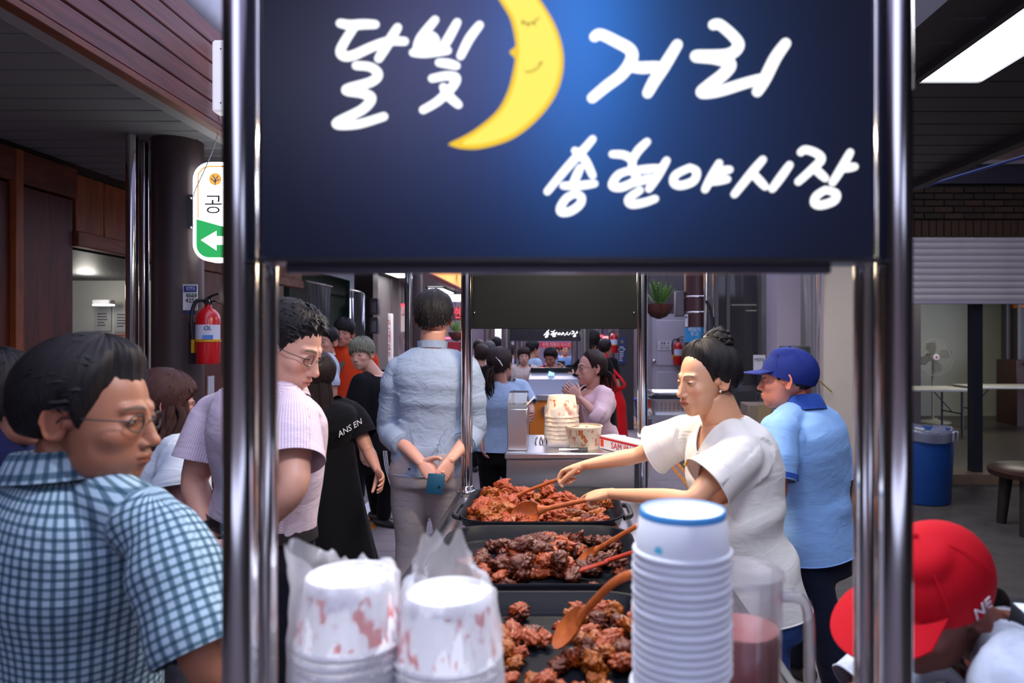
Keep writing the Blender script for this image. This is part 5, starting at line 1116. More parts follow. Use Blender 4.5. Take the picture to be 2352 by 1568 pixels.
def attr_mat_hair(name, col):
    if name in _M: return _M[name]
    m = mat(name, col, .5, spec=.22); nt = m.node_tree; b = nt.nodes['Principled BSDF']
    a = nt.nodes.new('ShaderNodeAttribute'); a.attribute_name = 'strand'
    mp = nt.nodes.new('ShaderNodeMapping'); mp.inputs['Scale'].default_value = (1, .06, 1); nt.links.new(a.outputs['Vector'], mp.inputs[0])
    n = nt.nodes.new('ShaderNodeTexNoise'); n.inputs['Scale'].default_value = 60; n.inputs['Detail'].default_value = 5; nt.links.new(mp.outputs[0], n.inputs['Vector'])
    r = nt.nodes.new('ShaderNodeMapRange'); r.inputs[1].default_value = .3; r.inputs[2].default_value = .7; r.inputs[3].default_value = .5; r.inputs[4].default_value = 1.6; nt.links.new(n.outputs['Fac'], r.inputs[0])
    x = nt.nodes.new('ShaderNodeVectorMath'); x.operation = 'SCALE'; x.inputs[0].default_value = col; nt.links.new(r.outputs[0], x.inputs['Scale']); nt.links.new(x.outputs[0], b.inputs['Base Color'])
    bp = nt.nodes.new('ShaderNodeBump'); bp.inputs['Strength'].default_value = .55; bp.inputs['Distance'].default_value = .004; nt.links.new(n.outputs['Fac'], bp.inputs['Height']); nt.links.new(bp.outputs[0], b.inputs['Normal'])
    return m
def xf(hm, pts): return [hm @ V(p) for p in pts]
def set_attr(o, name, arr, typ='FLOAT_COLOR'):
    a = o.data.attributes.new(name, typ, 'POINT'); arr = np.asarray(arr, dtype=np.float32)
    if typ == 'FLOAT_COLOR':
        if arr.shape[1] == 3: arr = np.concatenate([arr, np.ones((len(arr), 1), np.float32)], 1)
        a.data.foreach_set('color', arr.ravel())
    else: a.data.foreach_set('vector', arr.ravel())
def hair_obj(t, hm, fem, res, h, seed):
    """h: dict(style, col, top, side, back, tufts, long=..)"""
    az, el, d, fs, r, nl, nt_ = head_geo(fem, min(res, 1)); aa = np.abs(az); rg = np.random.default_rng(seed)
    line = np.interp(aa, *LINE[h['style']]); line = line+h.get('jag', .3 if h['style'] in ('up', 'receding') else 1)*(.05*np.sin(az*23+seed)+.03*np.sin(az*41))
    m = sstep(0, h.get('soft', .4 if h['style'] in ('up', 'receding', 'fade') else .16), el-line); topw = sstep(.25, 1.0, el); bk = sstep(1.2, 2.4, aa)
    T = h.get('side', .012)*(1-topw)*(1-bk)+h.get('back', .018)*(1-topw)*bk+h.get('top', .03)*topw
    if 'front' in h: T = T+h['front']*np.exp(-((az-h.get('part', 0))/.7)**2-((el-.85)/.35)**2)
    nz = .5*np.sin(az*31+el*3+seed)+.35*np.sin(az*57-el*5+seed*2)+.3*np.sin(az*13+el*9+seed)
    ed = el-line; tt = T*m*(1+h.get('rough', .14)*nz)+np.clip(ed*.05, -.005, .0015)
    R_ = r+tt; pts = d*R_[:, None]; mb = MB(); keep = ed > -.14
    mb.v = [tuple(hm @ V(p)) for p in pts]
    mb.f = [f for f in fs if sum(keep[list(f)]) >= (3 if len(f) == 4 else len(f)//2)]; mb.m = [0]*len(mb.f)
    st = [np.stack([az, el, np.zeros_like(az)], 1)]
    ntuft = int(h.get('tufts', 0)*(1 if res else .3)); idx = np.where((m > .5))[0]
    tl = h.get('tl', .03)
    tm = h.get('tmode', 'down')
    if tm == 'down' and h['style'] != 'bowl': idx = idx[~((aa[idx] < 1.1) & (el[idx] < line[idx]+.35))]
    if tm in ('up', 'back'): idx = idx[(el[idx] > (.45 if tm == 'up' else -.3)) & (el[idx] > line[idx]+.12)]
    for _ in range(ntuft):
        i = rg.choice(idx); p = d[i]*(R_[i]-.005); g_ = {'down': (rg.normal()*.15, 0, -1.), 'up': (rg.normal()*.35, .75+rg.normal()*.3, .3), 'back': (rg.normal()*.2, -1., -.25)}[tm]; dn = np.array(g_); dn = dn-d[i]*(dn@d[i]); dn /= max(np.linalg.norm(dn), .25)
        if tm == 'down' and el[i] > .9: dn = np.array([rg.normal()*.6, rg.normal()*.7, 0.]); dn -= d[i]*(dn@d[i]); dn /= max(np.linalg.norm(dn), .25)
        L_ = tl*rg.uniform(.4, 1.1); o_ = d[i]*h.get('lift', .25); q1 = p+(dn+o_)*L_*.55; q2 = p+(dn+o_*.5)*L_
        sd = np.cross(dn, d[i]); sd /= max(np.linalg.norm(sd), .1); w_ = .0022*rg.uniform(.6, 1.5)
        mb.add(xf(hm, [p-sd*w_, p+sd*w_, q1+sd*w_*.8+d[i]*.002, q1-sd*w_*.8+d[i]*.002, q2]), [(0, 1, 2, 3), (3, 2, 4)])
        st.append(np.tile([[rg.random()*9, 0, 0]], (5, 1)))
    hs = hm.to_scale().x
    def clump(path, r0, r1, flat=.6, n=7):
        path = catmull(path, 4); k = len(path); k0 = len(mb.v)
        mb.tube(path, [((r0+(r1-r0)*i/(k-1)), (r0+(r1-r0)*i/(k-1))*flat) for i in range(k)], n, rnd=False)
        st.append(np.array([[rg.random()*9+.02*(i % n), .2*(i//n), 0] for i in range(len(mb.v)-k0)]))
    lg = h.get('long')
    if lg:   # falling clumps: (n, length, az range, curl, spread)
        n, L_, a0, a1, curl, rad = lg
        for k in range(n):
            a_ = a0+(a1-a0)*(k+.5*rg.random())/n; e_ = rg.uniform(-.15, .35); dr = np.array([math.sin(a_)*math.cos(e_), math.cos(a_)*math.cos(e_), math.sin(e_)]); rr = .098
            if abs(math.sin(a_)) > .6: rr = .088
            p0 = hm @ V(dr*rr); ou = (hm.to_3x3() @ V((dr[0], dr[1], 0))).normalized(); ll = L_*rg.uniform(.82, 1.05); pth = [p0+ou*(-.01)]; ph = rg.random()*6.28
            for f in (.2, .4, .6, .8, 1.0):
                sw = V((math.sin(ph+f*9), math.cos(ph+f*7), 0))*curl*f*.02; pth.append(p0+ou*(.012*math.sin(f*3)*hs)+sw+V((0, 0, -ll*f))+V(h.get('sweep', (0, 0, 0)))*f)
            clump(pth, rad*rg.uniform(.8, 1.2), rad*.35)
    pt = h.get('tail')
    if pt:   # ponytail: base (head coords), length, direction
        b, L_, dv = pt; b = hm @ V(b); dv = hm.to_3x3() @ V(dv)
        for k in range(16):
            o_ = V((rg.normal(), rg.normal(), rg.normal()))*.010; ll = L_*rg.uniform(.75, 1.05)
            clump([b+o_*.6, b+dv*.045+o_*1.6, b+dv*.06+o_*2.2+V((0, 0, -ll*.35)), b+dv*.05+o_*2+V((0, 0, -ll*.7)), b+dv*.03+o_*1.2+V((0, 0, -ll))], .012, .003)
    if h.get('bun'):
        c, rr = h['bun']; c = V(c)
        for k in range(26):
            ax = V(rg.normal(size=3)).normalized(); ax = (ax+V((0, -.3, .8))).normalized(); x, y = frame_from(ax, V((.3, 1, .2))); ph = rg.random()*6.28; sp = rg.uniform(.75, 1.0)
            clump([hm @ (c+(x*math.cos(ph+q)+y*math.sin(ph+q))*rr*sp+ax*rr*rg.uniform(-.35, .35)) for q in np.linspace(0, 3.4, 6)], .012*hs, .006*hs, .7)
        k0 = len(mb.v); mb.ball(hm @ c, rr*hs*.92, 14); st.append(np.zeros((len(mb.v)-k0, 3)))
        c2 = V((c.x, c.y*.8, c.z*.8)); k0 = len(mb.v); mb.tube([hm @ (c2*.8), hm @ c], .035*hs, 10); st.append(np.zeros((len(mb.v)-k0, 3)))
    o = mb.build('hair', hair_mat(h['col']), t, ang=180, recalc=False)
    set_attr(o, 'strand', np.concatenate(st), 'FLOAT_VECTOR'); return o
def cap_obj(t, hm, fem, col, brim=.075, logo=None, name='cap', bw=.085):
    az, el, d, fs, r, nl, nt_ = head_geo(fem, 1); aa = np.abs(az)
    line = np.interp(aa, [0, .6, 1.3, 2.0, 3.15], [.36, .34, .16, -.08, -.22]); Rr = np.maximum(r+.016, .112*sstep(.2, 1.2, el)+.02)
    Rr = Rr*(1+.006*np.cos(az*6)*0); keep = el > line; mb = MB(); pts = d*Rr[:, None]
    pts[:, 2] = np.where(keep, pts[:, 2], pts[:, 2])
    mb.v = [tuple(hm @ V(p)) for p in pts]; mb.f = [f for f in fs if sum(keep[list(f)]) >= (2 if len(f) == 4 else len(f)//2)]; mb.m = [0]*len(mb.f)
    cm = mat('cap_'+name, col, .8, bump=(300, .1), spec=.2)
    o = mb.build(name, cm, t, recalc=False, ang=180)
    top, bot = [], []; n = 18
    for i in range(7):
        f = i/6; row = []
        for j in range(n+1):
            a = -1.25+2.5*j/n; base = V((math.sin(a)*.083, math.cos(a)*.100+.004, .040)); L_ = brim*(math.cos(a*.78)**.6 if abs(a*.78) < 1.5 else 0)
            row.append(hm @ (base+V((math.sin(a)*L_*f*.25, L_*f, -.012*f-.10*(base.x*(1+.25*f))**2*18*.1))))
        top.append(row)
    bot = [[p-(hm.to_3x3() @ V((0, 0, .003))) for p in r_] for r_ in top]
    mb = MB(); mb.rings(top, False, False); mb.rings(bot, False, False); mb.rings([top[-1], bot[-1]], False, False); mb.build('brim', cm, o, ang=60)
    MB().ball(hm @ V((0, -.012, .131)), .007, 10).build('button', cm, o)
    for k in range(3):
        a = math.pi/3*k; seam = [hm @ V(dd) for dd in [(math.sin(a)*math.sin(q)*.1155, -.012+math.cos(a)*math.sin(q)*.1155, .012+.1165*math.cos(q)) for q in np.linspace(-1.1, 1.1, 15)]]
        MB().tube(seam, .0012, 5).build('seam', cm, o)
    return o

def torso_pt(J, s):
    L_ = (J['neck']-J['pelvis']).length
    if s <= 0: return J['pelvis']+J.get('down', V((0, 0, -1)))*(-s*L_)
    q = catmull([J['pelvis'], J['mid'], J['chest'], J['neck']], 12); x = s*36; i = min(int(x), 35); f = x-i
    return q[i]+(q[i+1]-q[i])*f
SEC = {'m': [(-.16, .160, .118), (-.02, .166, .122), (.14, .158, .116), (.30, .150, .110), (.5, .162, .118), (.68, .176, .122), (.80, .178, .112), (.89, .155, .092), (.96, .10, .074), (1.03, .062, .060)],
       'f': [(-.16, .165, .122), (-.02, .166, .124), (.14, .148, .110), (.30, .130, .098), (.5, .140, .112), (.66, .152, .126), (.79, .155, .108), (.885, .135, .085), (.96, .085, .066), (1.03, .052, .052)]}
def torso_rings(J, sx, off=0, s0=-.2, s1=1.1, wid=1., dep=1., flare=0, n=32, hemw=1.):
    rs = []; secs = [q for q in SEC[sx] if s0 <= q[0] <= s1]
    if s0 < secs[0][0]: secs = [(s0, secs[0][1]*hemw, secs[0][2]*hemw)]+secs
    k = J['s']
    for s, w_, d_ in secs:
        p = torso_pt(J, s); T = (torso_pt(J, s+.03)-torso_pt(J, s-.03)).normalized(); f = min(max(s, 0), 1); R_ = (J['Rp']*(1-f)+J['Rs']*f); R_ = (R_-T*R_.dot(T)).normalized(); Fw = T.cross(R_)
        w_ = (w_*wid)*k+off; d_ = (d_*dep)*k+off
        row = []
        for j in range(n):
            a = 2*math.pi*j/n; c, si = math.cos(a), math.sin(a); e = 2/2.35
            row.append(p+R_*(w_*math.copysign(abs(c)**e, c))+Fw*(d_*math.copysign(abs(si)**e, si)))
        rs.append(row)
    return rs
_rm = [0]
def remesh(mb, voxel, smooth=5, fac=.5):
    me = bpy.data.meshes.new('rm'); me.from_pydata(mb.v, [], mb.f)
    bm = bmesh.new(); bm.from_mesh(me); bmesh.ops.recalc_face_normals(bm, faces=bm.faces); bm.to_mesh(me); bm.free()
    o = bpy.data.objects.new('rm', me); COL.objects.link(o)
    q = o.modifiers.new('r', 'REMESH'); q.mode = 'VOXEL'; q.voxel_size = voxel; q.use_smooth_shade = True
    q = o.modifiers.new('s', 'SMOOTH'); q.factor = fac; q.iterations = smooth
    bpy.context.view_layer.update()
    out = bpy.data.meshes.new_from_object(o.evaluated_get(bpy.context.evaluated_depsgraph_get()))
    bpy.data.objects.remove(o); bpy.data.meshes.remove(me)
    return out
def seg_param(p, a, b):
    a, b = np.array(a), np.array(b); ba = b-a; h = np.clip(((p-a)@ba)/(ba@ba), 0, 1); q = a+h[:, None]*ba; return h, np.linalg.norm(p-q, axis=1), np.linalg.norm(ba)
def cloth(name, mb, J, voxel, m, t, cuts=(), wr=.004, smooth=16, arms=True, wscale=(7, 16), seed=1, kill=None):
    me = remesh(mb, voxel, smooth); n = len(me.vertices)
    co = np.empty(n*3); me.vertices.foreach_get('co', co); co = co.reshape(-1, 3); no = np.empty(n*3); me.vertices.foreach_get('normal', no); no = no.reshape(-1, 3)
    # cloth coordinates: round the torso / along the sleeve
    pel, nk = np.array(J['pelvis']), np.array(J['neck']); h, dist, L_ = seg_param(co, pel, nk); ax = (nk-pel)/np.linalg.norm(nk-pel); rel = co-pel; hv = rel@ax
    R_ = np.array(J['Rs']); Fw = np.cross(ax, R_); rad = rel-hv[:, None]*ax; ang = np.arctan2(rad@R_, -(rad@Fw)); uv = np.stack([ang*.165, hv, np.zeros(n)], 1)
    if arms:
        for k, sd in enumerate('lr'):
            S, E_, W_ = (np.array(J[q+'_'+sd]) for q in ('shoulder', 'elbow', 'wrist'))
            h1, d1, l1 = seg_param(co, S, E_); h2, d2, l2 = seg_param(co, E_, W_); use2 = d2 < d1; da = np.where(use2, d2, d1)
            sgn = -1 if sd == 'l' else 1; lat = rad@R_*sgn
            isarm = (da < .085*J['s']+.02) & ((lat > .165*J['s']) | ((h1 > .28) & (dist > .13*J['s'])))
            axu = (E_-S)/l1; axd = (W_-E_)/max(l2, 1e-4); side = np.cross(axu, np.array(J['Rs'])*sgn+np.array([0, 0, .3])); side /= np.linalg.norm(side); b2 = np.cross(axu, side)
            q = co-S; a2 = np.arctan2(q@side, q@b2); vv = np.where(use2, l1+h2*l2, np.minimum((co-S)@axu, l1))
            uv[isarm, 0] = a2[isarm]*.062; uv[isarm, 1] = -vv[isarm]; uv[isarm, 2] = 1
    if wr:
        q = np.stack([uv[:, 0]*wscale[0], uv[:, 1]*wscale[1], uv[:, 2]*3], 1); w_ = vnoise(q+.6*np.stack([vnoise(q*.5, seed+5, 1.3)]*3, 1), seed, 1.9)
        amp = wr*(.45+.75*np.exp(-((hv-.16)/.16)**2)+.5*uv[:, 2]); co = co+no*(np.where(w_ > 0, w_**1.3 if False else np.abs(w_)**1.2, -.5*np.abs(w_))*amp)[:, None]
        me.vertices.foreach_set('co', co.ravel())
    a = me.attributes.new('cloth_uv', 'FLOAT_VECTOR', 'POINT'); a.data.foreach_set('vector', uv.astype(np.float32).ravel())
    bm = bmesh.new(); bm.from_mesh(me)
    for p, nn, fn in cuts:
        fa = [f for f in bm.faces if fn(f.calc_center_median())]
        if fa:
            g = list({v for f in fa for v in f.verts})+list({e for f in fa for e in f.edges})+fa
            bmesh.ops.bisect_plane(bm, geom=g, plane_co=p, plane_no=nn, clear_outer=fn.__name__ != 'keep_both')
    if kill:
        bmesh.ops.delete(bm, geom=[f for f in bm.faces if kill(f.calc_center_median())], context='FACES')
        bmesh.ops.delete(bm, geom=[v for v in bm.verts if not v.link_faces], context='VERTS')
    # even out the raw edges of neckline, cuffs and hem
    bv = {}
    for e_ in bm.edges:
        if len(e_.link_faces) == 1:
            for v_ in e_.verts: bv.setdefault(v_, []).append(e_.other_vert(v_))
    for _ in range(10 if bv else 0):
        nw = {v_: (v_.co*2+sum((x.co for x in l_), V((0, 0, 0))))/(2+len(l_)) for v_, l_ in bv.items()}
        for v_, q_ in nw.items(): v_.co = q_
    loops = []; seen = set()
    for v_ in list(bv):
        if v_ in seen or len(bv[v_]) != 2: continue
        lp_ = [v_]; seen.add(v_); cur = v_
        while True:
            nx = [x for x in bv[cur] if x not in seen]
            if not nx: break
            cur = nx[0]; seen.add(cur); lp_.append(cur)
        if len(lp_) > 20: loops.append([x.co.copy() for x in lp_[::max(1, len(lp_)//60)]])
    bm.to_mesh(me); bm.free()
    loc = V(t['_w']); me.transform(Matrix.Translation(-loc)); me.name = name; me.materials.clear(); me.materials.append(m)
    me.polygons.foreach_set('use_smooth', [True]*len(me.polygons))
    o = bpy.data.objects.new(name, me); COL.objects.link(o); o.parent = t; o['_w'] = tuple(loc)
    if voxel <= .0101 and 'cloth_plain' in m:
        for lp_ in loops: MB().tube(lp_+lp_[:2], .0032, 6, cap=False).build('hem', m, o)
    return o
def arm_path(J, sd, upto=2.0):
    S, E_, W_ = (J[q+'_'+sd] for q in ('shoulder', 'elbow', 'wrist'))
    p = [S, S+(E_-S)*.35, S+(E_-S)*.7, E_, E_+(W_-E_)*.3, E_+(W_-E_)*.65, W_]; x = upto*3; k = int(x)
    if upto >= 2: return p
    out = p[:k+1]
    if x > k: out.append(p[k]+(p[min(k+1, 6)]-p[k])*(x-k))
    return out
def hand_shells(mb, wrist, d, n, right, curl=(.35, .45, .3), spread=.12, thumb=(.55, .35), s=1., index=None):
    """palm and five unequal fingers; d: finger direction, n: palm-facing normal"""
    d = d.normalized(); n = (n-d*n.dot(d)).normalized(); x = d.cross(n) if right else n.cross(d)       # thumb side
    Lc = lambda a, b, c: wrist+(x*a+d*b-n*c)*s
    mb.tube([Lc(0, -.012, 0), Lc(.001, .012, 0), Lc(.002, .04, .001), Lc(.001, .07, .002), Lc(0, .088, .002)], [(.024*s, .0175*s), (.029*s, .0175*s), (.038*s, .0165*s), (.041*s, .014*s), (.038*s, .011*s)], 14, ups=[-n]*5, rnd=True)
    fl = ((.0300, .070, .0086), (.0100, .078, .0089), (-.0100, .073, .0085), (-.0285, .057, .0076))
    for k, (fx, L_, r_) in enumerate(fl):
        c = curl if not (k == 0 and index) else index; a = 0; p = Lc(fx, .084-(.006 if k == 3 else 0), .001); pts = [Lc(fx*.9, .06, .001), p]; ups = [-n, -n]; yaw = (1.5-k)*spread*.5
        for q, fr in enumerate((.45, .30, .25)):
            a += c[q]; dr = (d*math.cos(a)+n*math.sin(a)+x*math.tan(yaw)*max(math.cos(a), 0)).normalized(); p = p+dr*(L_*fr*s); pts.append(p); ups.append((x.cross(dr) if right else dr.cross(x)))
        mb.tube(catmull(pts, 3), [r_*s*(1.05-.25*i/12) for i in range(13)], 9, up=x, rnd=True)
    sp, tc = thumb; p0 = Lc(.018, .012, -.004); dr = (x*math.sin(sp+.35)+d*math.cos(sp+.35)+n*.35).normalized(); p1 = p0+dr*.044*s
    dr2 = (dr*math.cos(tc)+(d*.75-x*.35+n*.45).normalized()*math.sin(tc)).normalized(); p2 = p1+dr2*.032*s; dr3 = (dr2*math.cos(tc)+(d*.55-x*.65+n*.4).normalized()*math.sin(tc)).normalized(); p3 = p2+dr3*.024*s
    mb.tube(catmull([p0, p1, p2, p3], 4), [(.0145-.0062*i/12)*s for i in range(13)], 10, up=x, rnd=True)
SKIN = srgb(214, 160, 132)
def person(label, pos, yaw, H=1.7, sx='m', J={}, lean=0, head=None, hyaw=None, pitch=0, roll=0, hs=None, skin=SKIN, hair=None, cap=None, top=None, bottom=None, hands={}, shoes=(.02, .02, .022), res=1, eyes=1, lip=None, glasses=None, group=None, seed=1, belt=False, vox=None, legs=True, neckk=1., stride=0, seated=False):
    k = H/1.7; c, s = math.cos(yaw), math.sin(yaw); base = V((pos[0], pos[1], 0))
    Rz = Matrix.Rotation(yaw, 3, 'Z'); RL = Matrix.Rotation(-lean, 3, 'X')
    def W_(x, y, z, up=False):
        p = V((x, y, z))*k
        if up: q = V((0, 0, .93))*k; p = q+RL @ (p-q)
        return base+Rz @ p
    fm = sx == 'f'; sw = .165 if fm else .185
    D = {'pelvis': W_(0, 0, .93), 'mid': W_(0, .012, 1.13, 1), 'chest': W_(0, -.005, 1.29, 1), 'neck': W_(0, -.012, 1.44, 1), 'head': W_(0, .022, 1.582, 1)}
    for sd, q in (('l', -1), ('r', 1)):
        st = stride*q
        D.update({'shoulder_'+sd: W_(q*sw, -.012, 1.385, 1), 'elbow_'+sd: W_(q*(sw+.05), -.03, 1.10, 1), 'wrist_'+sd: W_(q*(sw+.06), .06, .87, 1), 'hip_'+sd: W_(q*.09, 0, .90), 'knee_'+sd: W_(q*.095, .02+st*.5, .49), 'ankle_'+sd: W_(q*.095, -.02+st, .085)})
    mv = None
    if 'neck' in J: mv = J['neck']-D['neck']
    if 'pelvis' in J:
        for q in ('hip_l', 'hip_r'): D[q] = D[q]+(J['pelvis']-D['pelvis'])
        if not mv: mv = J['pelvis']-D['pelvis']
    if mv:
        for q in ('head', 'neck', 'shoulder_l', 'shoulder_r', 'elbow_l', 'elbow_r', 'wrist_l', 'wrist_r'): D[q] = D[q]+mv
        pp = J.get('pelvis', D['pelvis']); D['mid'] = pp+(D['neck']-pp)*.42+Rz @ V((0, .015, 0)); D['chest'] = pp+(D['neck']-pp)*.72+Rz @ V((0, -.0, 0))
    if head is not None: D['head'] = head
    D.update(J); J = D
    J['s'] = k; J['Rp'] = Rz @ V((1, 0, 0)); J['Rs'] = (J['shoulder_r']-J['shoulder_l']).normalized(); hs = hs or (k*.5+.5)
    hy = yaw if hyaw is None else hyaw
    hm = Matrix.Translation(J['head']) @ Matrix.Rotation(hy, 4, 'Z') @ Matrix.Rotation(-pitch, 4, 'X') @ Matrix.Rotation(roll, 4, 'Y') @ Matrix.Scale(hs, 4)
    t = thing('person', label, 'person', (base.x, base.y, 0), group)
    lip = lip or tuple(np.array(skin)*np.array([.82, .48, .46])); hc = (hair or {}).get('col', (.02, .015, .013))
    vox = vox or {2: .0065, 1: .010, 0: .016}[res]; na = 16 if res else 10
    # ---- body
    mb = MB(); az, el, d, fs, r, nl, nt_ = head_geo(fm, res); P0 = d*r[:, None]; cols = [face_cols(P0, skin, lip, tuple(np.array(hc)*.7+.3*np.array(skin)*.3), eyes, fm)]
    mb.v = [tuple(hm @ V(p)) for p in P0]; mb.f = list(fs); mb.m = [0]*len(fs)
    e = MB()
    for q in (-1, 1): ear_shell(e, q)
    ec = np.array(skin)*np.array([1.0, .86, .83]); mb.add([hm @ V(p) for p in e.v], e.f); cols.append(np.tile(ec, (len(e.v), 1)))
    k0 = len(mb.v); nr = .058 if not fm else .048
    nb = J['neck']; hb = hm @ V((0, -.022, -.05)); mb.tube(catmull([nb+(nb-hb)*.5, nb, nb+(hb-nb)*.5, hb], 4), [nr*1.25*k*neckk if i < 4 else nr*(1.06-.06*i/12)*k*neckk for i in range(13)], 20, up=J['Rs'])
    tp = top or {}; mb.rings(torso_rings(J, sx, max(tp.get('off', .014)-.011, 0), .1, 1.1, tp.get('wid', 1), tp.get('dep', 1), n=28))
    for sd in 'lr':
        pth = catmull(arm_path(J, sd), 3); m_ = len(pth); f_ = .86 if fm else 1.
        prof = np.interp(np.linspace(0, 1, m_), [0, .12, .35, .5, .62, .8, 1], [.052, .053, .044, .037, .040, .032, .0245])
        ups = None; mb.tube(pth, [(p_*k*f_, p_*k*f_*(1 if i < m_*.75 else 1-.22*(i/m_-.75)*4)) for i, p_ in enumerate(prof)], na, up=V((.1, .2, 1)) if abs((J['wrist_'+sd]-J['elbow_'+sd]).normalized().z) < .8 else J['Rs'], rnd=True)
        hd = hands.get(sd, {}); dd = hd.get('d', J['wrist_'+sd]-J['elbow_'+sd]); nn = hd.get('n', (J['Rp']*(-1 if sd == 'r' else 1)))
        hmb = MB(); hand_shells(hmb, J['wrist_'+sd], dd, nn, sd == 'r', hd.get('curl', (.3, .4, .3)), hd.get('spread', .1), hd.get('thumb', (.5, .35)), k*(.92 if fm else 1)*hd.get('s', 1), hd.get('index'))
        if hd.get('fine'):
            hm_ = remesh(hmb, .0026, 3, .5); mb.add([v.co[:] for v in hm_.vertices], [tuple(p.vertices) for p in hm_.polygons]); bpy.data.meshes.remove(hm_)
        else: mb.add(hmb.v, hmb.f)
    if bottom and bottom.get('bare'):
        for sd in 'lr': mb.tube(catmull([J['hip_'+sd], J['knee_'+sd], J['ankle_'+sd]+V((0, 0, -.02))], 5), [.075*k-(.042*k*i/10) for i in range(11)], 12, up=J['Rp'])
    cols.append(np.tile(np.array(skin), (len(mb.v)-k0, 1)))
    sm = attr_mat('skin', 'Col', .48, bump=(220, .06), sss=.08)
    o = mb.build('body', sm, t, ang=180, recalc=False); set_attr(o, 'Col', np.concatenate(cols))
    if hair: hair_obj(t, hm, fm, res, hair, seed)
    if cap: cap_obj(t, hm, fm, **cap)
    if glasses:
        g = MB()
        for q in (-1, 1):
            g.tube([hm @ V((q*.032+.021*math.cos(a), .094-.012*abs(math.cos(a)*.4+q*0)-.25*(abs(q*.032+.021*math.cos(a))-.01)**2*20*.5, -.001+.015*math.sin(a))) for a in np.linspace(0, 2*math.pi, 19)], .0013*hs, 6)
            g.tube([hm @ V((q*.053, .088, .004)), hm @ V((q*.075, .05, .006)), hm @ V((q*.080, -.008, .006)), hm @ V((q*.078, -.022, -.01))], .0014*hs, 6)
        g.tube([hm @ V((-.011, .098, .002)), hm @ V((0, .101, .005)), hm @ V((.011, .098, .002))], .0013*hs, 6); g.build('glasses', glasses, t)
    # ---- clothes
    if top:
        off = top.get('off', .014); mbc = MB(); mbc.rings(torso_rings(J, sx, off, top.get('hem', -.16)-.06, 1.06, top.get('wid', 1), top.get('dep', 1), hemw=top.get('hemw', 1.0)))
        cuts = []; up = (J['neck']-J['chest']).normalized(); sl = top.get('sleeve', .75); so = top.get('soff', .014)
        hp = torso_pt(J, top.get('hem', -.16)); dn = (torso_pt(J, -.1)-torso_pt(J, .1)).normalized()
        armax = {}
        for sd in 'lr':
            if sl <= 0: continue
            pth = catmull(arm_path(J, sd, sl+(.12 if sl <= 1 else 0)), 3); m_ = len(pth); f_ = .9 if fm else 1.
            prof = np.interp(np.linspace(0, (sl+(.12 if sl <= 1 else 0))/2, m_), [0, .12, .35, .5, .62, .8, 1], [.046, .053, .047, .041, .043, .036, .028])
            mbc.tube(pth, [p_*k*f_+so*(1+top.get('sflare', .5)*i/m_) for i, p_ in enumerate(prof)], 20, up=V((.1, .2, 1)), rnd=False)
            mbc.ball(J['shoulder_'+sd], .044*k+off, 14); qn = J['neck']+(J['shoulder_'+sd]-J['neck'])*.45; mbc.tube([qn, J['shoulder_'+sd]], [.05*k+off*.6, .046*k+off*.8], 14, rnd=True)
            if sl > 1: continue
            ep = arm_path(J, sd, sl); ax = (ep[-1]-ep[-2]).normalized(); rs_ = prof[-1]*k*f_+so*(1+top.get('sflare', .5))+.014; cuts.append((ep[-1], ax, lambda c_, e_=ep[-1], a_=ax, r_=rs_: -.015 < (c_-e_).dot(a_) < .05 and ((c_-e_)-a_*(c_-e_).dot(a_)).length < r_))
        nkp = J['neck']+up*top.get('ny', .0)*k; fwd = up.cross(J['Rs']); nn = (up+fwd*top.get('nt', .35)).normalized(); nr_ = top.get('nr', .05)*k
        cuts.append((nkp, nn, lambda c_, e_=nkp: (c_-e_).length < nr_+.05 and (c_-e_).dot(up) > -.1*k))
        cuts.append((hp, dn, lambda c_, e_=hp: (c_-e_).dot(dn) > -.05 and (c_-e_).length < .4*k))
        kill = None; vn = top.get('vneck'); op = top.get('open')
        if vn:      # V neckline: split along both edges of the V, then drop what lies between
            vb = J['neck']-up*vn*k; vh = .50; pn_ = [(J['Rs']*sg_-up*vh).normalized() for sg_ in (1, -1)]
            def keep_both(c_): return (c_-J['neck']).dot(fwd) > -.02 and (c_-vb).length < .2*k
            for q_ in pn_: cuts.append((vb, q_, keep_both))
            def kill(c_): q = c_-vb; return (c_-J['neck']).dot(fwd) > .0 and q.length < .16*k and q.dot(up) > 0 and all(q.dot(x_) < 0 for x_ in pn_)
        if op:
            def kill(c_):
                q = c_-J['chest']; Fw = J['chest']*0+(J['neck']-J['pelvis']).normalized().cross(J['Rs']); return q.dot(Fw) > .02*k and abs(q.dot(J['Rs'])) < op*k
        sh = cloth(top.get('name', 'shirt'), mbc, J, vox, top['mat'], t, cuts, top.get('wr', .004), seed=seed, kill=kill, wscale=top.get('ws', (7, 16)))
        if top.get('cuff'):
            for sd in 'lr':
                ep = arm_path(J, sd, sl-.01); e2 = arm_path(J, sd, sl-.09); r_ = (np.interp(sl/2, [0, .12, .35, .5, .62, .8, 1], [.054, .056, .047, .041, .043, .036, .028])*(.9 if fm else 1)*k+so*(1+top.get('sflare', .5)))+.003
                MB().tube([e2[-1], ep[-1]], r_, 20, cap=False).build('cuff', top['cuff'], sh)
